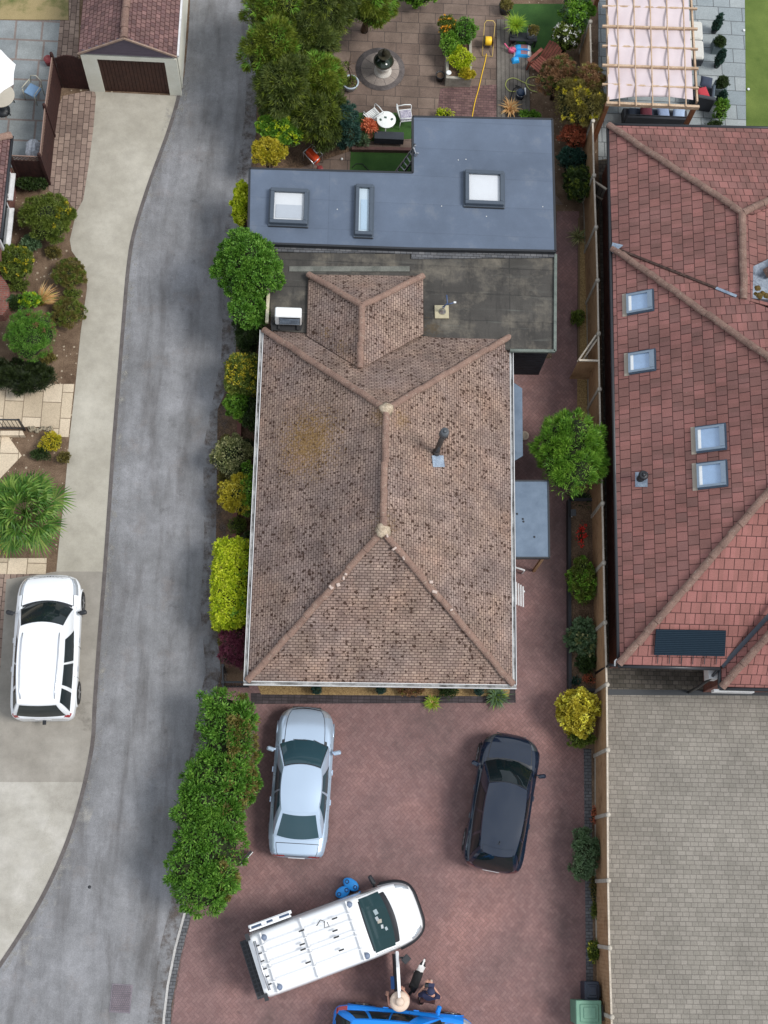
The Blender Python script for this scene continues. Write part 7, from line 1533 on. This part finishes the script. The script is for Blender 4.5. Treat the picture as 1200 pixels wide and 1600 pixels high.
# the main beams run up the picture, the rafters across it
LB = [(P(948, -60, pz), P(950, 160, pz)), (P(1076, -60, pz), P(1089, 160, pz))]
for a, b in LB: m = MB(); m.beam(a, b, .06, .14); obj('beam', m, tm, PG)
for i, y in enumerate((-52, -22, 10, 41, 72, 102, 132)):
    a, b = P(941, y, pz + .12), P(1088 + i * .6, y + 3 + i * .5, pz + .12); m = MB(); m.beam(a, b, .07 if i % 2 else .06, .09); 
    if i % 2 == 0: m2 = MB()
    obj('rafter', m, tm, PG)
a, b = P(947, 162, pz + .06), P(1092, 168, pz + .06); m = MB(); m.beam(a, b, .09, .16); obj('front_beam', m, tm, PG)
for x0, x1 in ((963, 968), (989, 994), (1014, 1020), (1040, 1046), (1066, 1072)): m = MB(); m.beam(P(x0, -60, pz + .17), P(x1, 166, pz + .17), .035, .05); obj('batten', m, tm, PG)
for x, y in ((950, 160), (1087, 164), (1078, -50), (949, -50)):
    p = P(x, y, pz); m = MB(); m.box((p.x, p.y, pz / 2 - .08), (.14, .14, pz - .1)); obj('post', m, tm2, PG)
g_ = []
nx, ny_ = 24, 46
for i in range(nx + 1):
    r_ = []
    for j in range(ny_ + 1):
        yy = -60 + 216 * j / ny_; xx = 950 + (1073 + 10 * j / ny_ - 950) * i / nx; bay = ((yy + 52) % 61.5) / 61.5; z = pz + .17 - .13 * math.sin(math.pi * bay) - .02 * math.sin(i * 1.7 + j * .4) * .5; r_.append(P(xx, yy + (6 * math.sin(math.pi * i / nx) * -1 if j == ny_ else 0), z))
    g_.append(r_)
m = MB(); m.grid(g_, flip=True); cp = obj('fabric_canopy', m, mottled('pale_pink_canvas', S(214, 198, 200), S(226, 212, 214), 1, .9, .1, 60, fineamt=.03), PG)
def sofa(lab, pxs, h, mat, cm2, cushions, back=None):
    a, b = P(*pxs[0], h), P(*pxs[1], h); cx, cy = (a.x + b.x) / 2, (a.y + b.y) / 2; sx, sy = abs(b.x - a.x), abs(b.y - a.y); T = thing('outdoor_sofa', lab, 'sofa', (cx, cy, .012)); m = MB(); m.rbox((cx, cy, h * .45), (sx, sy, h * .9), 0, .02); obj('base', m, mat, T, bevel=.01)
    for (x, y, w_, l_) in cushions: m = MB(); m.rbox((cx + x * sx, cy + y * sy, h), (w_ * sx, l_ * sy, .14), 0, .05); obj('cushion', m, cm2, T, bevel=.02)
    if back:
        m = MB(); x, y, w_, l_ = back; m.rbox((cx + x * sx, cy + y * sy, h + .2), (w_ * sx, l_ * sy, .4), 0, .05); obj('backrest', m, mat, T, bevel=.02)
    return T
rat = plain('dark_grey_rattan', S(70, 74, 80), .8); gcu = plain('slate_cushion', S(62, 72, 88), .9); wcu = plain('cream_cushion', S(222, 220, 212), .9)
sofa('cream cushioned sofa at the right side of the pergola', ((1074, 92), (1097, 34)), .42, rat, wcu, ((0, .25, .96, .48), (0, -.25, .96, .48)))
sofa('dark rattan sofa with slate cushions under the lower end of the pergola', ((975, 192), (1074, 172)), .4, rat, gcu, ((-.3, .05, .27, .8), (-.04, .05, .25, .8)), (0, -.38, 1, .22))
for lab, x, y, col, r in (('red cushion on the armchair beside the pergola', 1098, 144, S(196, 66, 76), .3), ('slate blue cushion behind the red cushion on the armchair', 1104, 127, S(66, 74, 92), -.2), ('pale blue cushion in the middle of the dark sofa', 1037, 176, S(150, 168, 200), .1), ('pale blue cushion at the right end of the dark sofa', 1061, 177, S(176, 196, 224), -.1), ('dull red cushion on the dark sofa', 1010, 174, S(120, 60, 72), .0)):
    q = P(x, y, .65); m = MB(); n = 10; g2 = []
    for i in range(n + 1): g2.append([V((q.x, q.y, .62)) + Matrix.Rotation(r, 3, 'Z') @ V(((i / n - .5) * .42, (j / n - .5) * .42, .09 * (max(0, 1 - abs(2 * i / n - 1) ** 3) * max(0, 1 - abs(2 * j / n - 1) ** 3)) ** .5)) for j in range(n + 1)])
    m.grid(g2); m.grid([[V((p.x, p.y, 1.22 - p.z)) for p in r_] for r_ in g2], flip=True); tag(obj('cushion', m, plain('cushion_' + lab.split()[0], col, .9), recalc=True), lab, 'cushion')
AR = thing('rattan_armchair', 'grey rattan armchair at the lower right corner of the pergola', 'armchair', tuple(P(1098, 155, 0)))
q = P(1098, 148, .4); m = MB(); m.rbox((q.x, q.y, .22), (.66, .66, .4), -.15, .03); obj('seat', m, rat, AR, bevel=.01); m = MB(); m.rbox((q.x + .02, q.y - .36, .42), (.66, .14, .78), -.15, .03); obj('backrest', m, rat, AR, bevel=.01)
for s in (-1, 1): m = MB(); m.rbox((q.x + s * .34, q.y, .34), (.1, .6, .6), -.15, .03); obj('armrest', m, rat if s < 0 else plain('slate_arm', S(96, 108, 120), .8), AR, bevel=.01)
def topiary(lab, x, y, h, r, square=False):
    c = P(x, y, 0); T = thing('topiary_cone', lab, 'topiary', tuple(c), 'clipped cones along the neighbour patio'); m = MB()
    if square: m.box((c.x, c.y, .2), (.42, .42, .4)); m.box((c.x, c.y, .39), (.36, .36, .03)); obj('planter', m, plain('grey_planter', S(120, 134, 138), .7), T)
    else: m.lathe([(.1, 0), (.13, .2), (.1, .2)], (c.x, c.y, 0), 12); obj('planter', m, MT['black_trim'], T)
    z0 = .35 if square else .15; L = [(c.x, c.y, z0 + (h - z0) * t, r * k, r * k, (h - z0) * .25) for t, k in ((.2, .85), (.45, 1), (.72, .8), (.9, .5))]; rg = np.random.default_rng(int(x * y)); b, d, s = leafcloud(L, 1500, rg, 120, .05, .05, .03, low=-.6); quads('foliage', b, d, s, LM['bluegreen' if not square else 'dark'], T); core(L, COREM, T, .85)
topiary('slim dark clipped cone, uppermost on the neighbour patio', 1115, 50, .95, .13); topiary('clipped plant in a square grey planter, upper one on the neighbour patio', 1119, 78, .7, .2, True); topiary('slim dark clipped cone just below the upper grey planter', 1119, 104, .95, .14)
topiary('clipped plant in a square planter beside the armchair cushions', 1122, 143, .8, .22, True); topiary('round dark clipped plant below the square planter', 1123, 162, .7, .15)
plant('conifer_bush', 'small green upright conifer at the lower end of the clipped row', 'shrub', 1127, 172, (10, 18), .9, 'fresh', 1100, .08, .03); plant('small_shrub', 'low green plant at the eave of the red tiled house beside the clipped row', 'plant', 1116, 196, (12, 6), .4, 'dark', 300, .08, .04)
for i, (x, y) in enumerate(((1162, 48), (1169, 140))):
    m = MB(); m.lathe([(.05, 0), (.05, .04), (.02, .05)], P(x, y, .02), 10); tag(obj('lawn_light', m, MT['plastic_white']), ['small round white light beside the upper part of the lawn edge', 'small round white light on the lawn edge near the armchair'][i], 'garden light', 'lights along the lawn edge')

# ================================================================== people and dog
def skin(name, nodes, edges, mat, parent, root, sub=2):
    keys = list(nodes); me = bpy.data.meshes.new(name); me.from_pydata([nodes[k][:3] for k in keys], [(keys.index(a), keys.index(b)) for a, b in edges], []); me.update()
    o = link(name, me, mat, parent); o.modifiers.new('skin', 'SKIN'); sl = me.skin_vertices[0].data if me.skin_vertices else None
    for i, k in enumerate(keys): r = nodes[k][3]; sl[i].radius = r if isinstance(r, tuple) else (r, r); sl[i].use_root = (k == root)
    s = o.modifiers.new('sub', 'SUBSURF'); s.levels = s.render_levels = sub
    for mo in o.modifiers: pass
    return o
skinm = plain('skin', S(220, 164, 140), .6); 
def person(lab, loc, rz, shirt, trouser, shoe, hat, pose):
    T = thing('person', lab, 'person', (0, 0, 0), world=False); J = pose
    body = {k: J[k] for k in J if not k.startswith('_')}
    E = [('pelvis', 'waist'), ('waist', 'chest'), ('chest', 'neck'), ('neck', 'head'), ('head', 'crown'), ('head', 'nose')]
    for s in 'LR': E += [('chest', 'sh' + s), ('sh' + s, 'el' + s), ('el' + s, 'wr' + s), ('wr' + s, 'pa' + s), ('pelvis', 'hip' + s), ('hip' + s, 'kn' + s), ('kn' + s, 'an' + s), ('an' + s, 'to' + s)]
    for s in 'LR':                                       # five fingers rooted in the palm
        p = V(J['pa' + s][:3]); wv_ = V(J['wr' + s][:3]); d = (p - wv_).normalized(); sd_ = d.cross(V((0, 0, 1))).normalized()
        for f in range(5):
            o = (f - 1.5) * .018 if f < 4 else (.045 if s == 'R' else -.045); l = (.07, .08, .075, .06, .045)[f]
            a = p + sd_ * o + d * (.03 if f < 4 else -.01); b = a + d * l * .6 + sd_ * (o * .4) + V((0, 0, -.012)); c2 = b + d * l * .4 + V((0, 0, -.025)); body['f%d%s' % (f, s)] = (*a, .011); body['g%d%s' % (f, s)] = (*b, .009); body['h%d%s' % (f, s)] = (*c2, .008)
            E += [('pa' + s, 'f%d%s' % (f, s)), ('f%d%s' % (f, s), 'g%d%s' % (f, s)), ('g%d%s' % (f, s), 'h%d%s' % (f, s))]
    skin('body', body, E, skinm, T, 'pelvis')
    def grow(keys, add, sc=None): return {k: (*J[k][:3], ((J[k][3][0] + add, J[k][3][1] + add) if isinstance(J[k][3], tuple) else J[k][3] + add)) for k in keys}
    n = grow(['pelvis', 'waist', 'chest', 'shL', 'shR'], .03); 
    for s in 'LR': a = V(J['sh' + s][:3]); b = V(J['el' + s][:3]); q = a.lerp(b, .75); n['sl' + s] = (*q, .068)
    nk = V(J['chest'][:3]).lerp(V(J['neck'][:3]), .5); n['nk'] = (*nk, .085)
    skin('shirt', n, [('pelvis', 'waist'), ('waist', 'chest'), ('chest', 'nk'), ('chest', 'shL'), ('chest', 'shR'), ('shL', 'slL'), ('shR', 'slR')], shirt, T, 'pelvis')
    n = grow(['pelvis', 'hipL', 'hipR', 'knL', 'knR'], .025)
    for s in 'LR': a = V(J['kn' + s][:3]); b = V(J['an' + s][:3]); n['lo' + s] = (*a.lerp(b, .85), .075)
    skin('trousers', n, [('pelvis', 'hipL'), ('pelvis', 'hipR'), ('hipL', 'knL'), ('hipR', 'knR'), ('knL', 'loL'), ('knR', 'loR')], trouser, T, 'pelvis')
    for s in 'LR':
        a = V(J['an' + s][:3]); b = V(J['to' + s][:3]); d = (b - a).normalized(); skin('shoe', {'a': (*(a - d * .05 + V((0, 0, -.03))), .055), 'b': (*a.lerp(b, .5), .055), 'c': (*(b + d * .03), .045)}, [('a', 'b'), ('b', 'c')], shoe, T, 'b', 1)
    hd = V(J['head'][:3]); m = MB()
    if hat == 'straw':
        m.lathe([(.10, .17), (.115, .12), (.125, .03), (.13, .015), (.2, .0), (.28, -.02), (.285, -.012), (.2, .012), (.13, .03)], hd + V((0, 0, .07)), 30); m.v = [(x, y, z + .012 * math.sin(math.atan2(y - hd.y, x - hd.x) * 2)) for x, y, z in m.v]
        h = obj('straw_hat', m, mottled('straw_weave', S(222, 198, 176), S(238, 216, 196), 14, .85, .4, 60, co='obj', fineamt=.08), T)
        m = MB(); m.lathe([(.127, .02), (.129, .05), (.118, .05)], hd + V((0, 0, .07)), 28); obj('hat_band', m, plain('tan_band', S(190, 164, 136), .8), h)
    else:
        m.lathe([(.112, -.0), (.114, .04), (.10, .10), (.05, .135), (.01, .14)], hd + V((0, .0, .03)), 22); m.box(hd + V((0, .15, .03)), (.17, .14, .015), rx=-.1); obj('cap', m, plain('navy_cap_cloth', S(52, 56, 84), .85), T, bevel=.004)
        m = MB(); m.lathe([(.108, -.1), (.113, -.02), (.1, .03)], hd + V((0, -.012, .02)), 20); obj('hair', m, plain('grey_brown_hair', S(120, 96, 82), .9), T)
    for s in (-1, 1): m = MB(); m.lathe([(.012, -.01), (.02, 0), (.012, .01)], hd + V((s * .085, .0, -.02)), 8); obj('ear', m, skinm, T)
    T.location = loc; T.rotation_euler = (0, 0, rz); return T
def pose(lean=0, step=0, armL=((-.3, .05, 1.12), (-.2, .3, 1.05)), armR=((.3, .05, 1.12), (.2, .3, 1.05))):
    J = {'pelvis': (0, 0, .93, (.15, .12)), 'waist': (0, .02 + lean * .3, 1.08, (.14, .11)), 'chest': (0, .02 + lean * .7, 1.30, (.17, .12)), 'neck': (0, .03 + lean * 1.1, 1.47, .055), 'head': (0, .07 + lean * 1.4, 1.60, (.085, .095)), 'crown': (0, .05 + lean * 1.4, 1.70, .06), 'nose': (0, .16 + lean * 1.4, 1.58, .02)}
    for s, g, A in (('L', -1, armL), ('R', 1, armR)):
        J['sh' + s] = (g * .19, .01 + lean * .8, 1.40, .065); J['el' + s] = (*A[0], .045); J['wr' + s] = (*A[1], .03); d = (V(A[1]) - V(A[0])).normalized(); J['pa' + s] = (*(V(A[1]) + d * .06), (.035, .02))
        st = step * g; J['hip' + s] = (g * .10, 0, .86, .10); J['kn' + s] = (g * .11, st * .5 + .02, .48, .065); J['an' + s] = (g * .11, st, .08, .042); J['to' + s] = (g * .13, st + .17, .04, .035)
    return J
q = P(626, 1564, 1.68)
person('person in a wide straw hat standing beside the open van door and the blue car', (q.x, q.y - .08, .012), math.radians(20), plain('pale_pink_shirt', S(222, 172, 164), .9), plain('beige_trousers', S(150, 132, 112), .9), plain('brown_shoe', S(90, 70, 56), .8), 'straw', pose(0, 0, ((-.30, .02, 1.14), (-.26, .26, 1.2)), ((.30, .04, 1.14), (.24, .24, 1.1))))
q = P(671, 1553, 1.4)
dp = person('person in navy top and cap with bare arms holding a small black controller', (q.x, q.y - .12, .012), math.radians(-6), plain('navy_shirt', S(40, 44, 72), .9), plain('dark_maroon_trousers', S(70, 44, 42), .9), plain('pale_shoe', S(200, 184, 170), .8), 'cap', pose(.10, .26, ((-.34, .02, 1.16), (-.14, .34, 1.16)), ((.34, .04, 1.16), (.06, .36, 1.16))))
ct = P(668, 1540, 1.2); m = MB(); m.rbox(ct, (.17, .1, .05), -.1, .015); RCt = thing('controller', 'small black hand held controller held by the person in the navy top', 'controller', tuple(ct)); obj('casing', m, MT['black_trim'], RCt)
m = MB(); m.box(ct + V((-.02, .06, .04)), (.09, .05, .01), rx=.6); obj('screen', m, glass('dark_screen'), RCt)
# black and white collie
def coat():
    t = NT('collie_coat'); o = t.co('obj'); sp = t.n('ShaderNodeSeparateXYZ'); t.l(o, sp.inputs[0]); x, y, z = sp.outputs
    nz = t.ma('MULTIPLY', t.ma('SUBTRACT', t.noise(o, 9, 3), .5), .07); xn = t.ma('ADD', x, nz)
    band = t.ma('MULTIPLY', t.ma('GREATER_THAN', xn, .22), t.ma('LESS_THAN', xn, .40)); blaze = t.ma('MULTIPLY', t.ma('GREATER_THAN', xn, .40), t.ma('LESS_THAN', t.ma('ABSOLUTE', y), .024))
    muz = t.ma('GREATER_THAN', xn, .535); legs = t.ma('LESS_THAN', z, .13); tail = t.ma('LESS_THAN', xn, -.62)
    f = t.ma('MINIMUM', 1.0, t.ma('ADD', t.ma('ADD', band, blaze), t.ma('ADD', muz, t.ma('ADD', legs, tail)))); col = t.mix(f, (.012, .011, .012, 1), (.78, .76, .73, 1)); t.bump(t.noise(o, 60, 3), .8, .02); return t.fin(col, .8)
DG = thing('dog', 'black and white collie standing beside the person in the navy top', 'dog', (0, 0, 0), world=False)
nd_ = {'tail3': (-.62, .05, .28, .03), 'tail2': (-.50, .03, .36, .045), 'tail1': (-.38, .0, .46, .045), 'rump': (-.30, 0, .50, (.11, .12)), 'loin': (-.12, 0, .50, (.12, .12)), 'chest': (.10, 0, .48, (.135, .16)), 'with': (.22, 0, .52, (.11, .13)), 'neck': (.33, 0, .60, (.105, .10)), 'head': (.43, 0, .66, (.092, .08)), 'brow': (.49, 0, .65, (.068, .055)), 'muz': (.56, 0, .62, (.036, .035)), 'nose': (.61, 0, .61, (.02, .02))}
ed = [('tail3', 'tail2'), ('tail2', 'tail1'), ('tail1', 'rump'), ('rump', 'loin'), ('loin', 'chest'), ('chest', 'with'), ('with', 'neck'), ('neck', 'head'), ('head', 'brow'), ('brow', 'muz'), ('muz', 'nose')]
for s, g in (('L', 1), ('R', -1)):
    st = .05 * g
    nd_.update({'hk' + s: (-.20, g * .09, .34, .06), 'hh' + s: (-.36 + st, g * .09, .19, .03), 'hp' + s: (-.30 + st, g * .09, .04, .026), 'ht' + s: (-.24 + st, g * .09, .025, .026), 'fs' + s: (.16, g * .09, .36, .05), 'fe' + s: (.14 - st, g * .09, .22, .032), 'fw' + s: (.17 - st, g * .09, .08, .024), 'ft' + s: (.21 - st, g * .09, .025, .027), 'er' + s: (.40, g * .075, .70, .022), 'et' + s: (.385, g * .10, .745, .012)})
    ed += [('rump', 'hk' + s), ('hk' + s, 'hh' + s), ('hh' + s, 'hp' + s), ('hp' + s, 'ht' + s), ('chest', 'fs' + s), ('fs' + s, 'fe' + s), ('fe' + s, 'fw' + s), ('fw' + s, 'ft' + s), ('head', 'er' + s), ('er' + s, 'et' + s)]
skin('body', nd_, ed, coat(), DG, 'loin')
m = MB(); m.lathe([(.004, -.008), (.017, 0), (.004, .012)], (.628, 0, .615), 8); obj('nose', m, MT['black_trim'], DG)
for s in (-1, 1): m = MB(); m.lathe([(.003, -.008), (.01, 0), (.003, .008)], (.508, s * .036, .685), 8); obj('eye', m, MT['black_trim'], DG)
a, b = P(642, 1552, .4), P(660, 1506, .5); u = b - a; c = (a + b) / 2; DG.location = (c.x, c.y, .012); DG.rotation_euler = (0, 0, math.atan2(u.y, u.x));
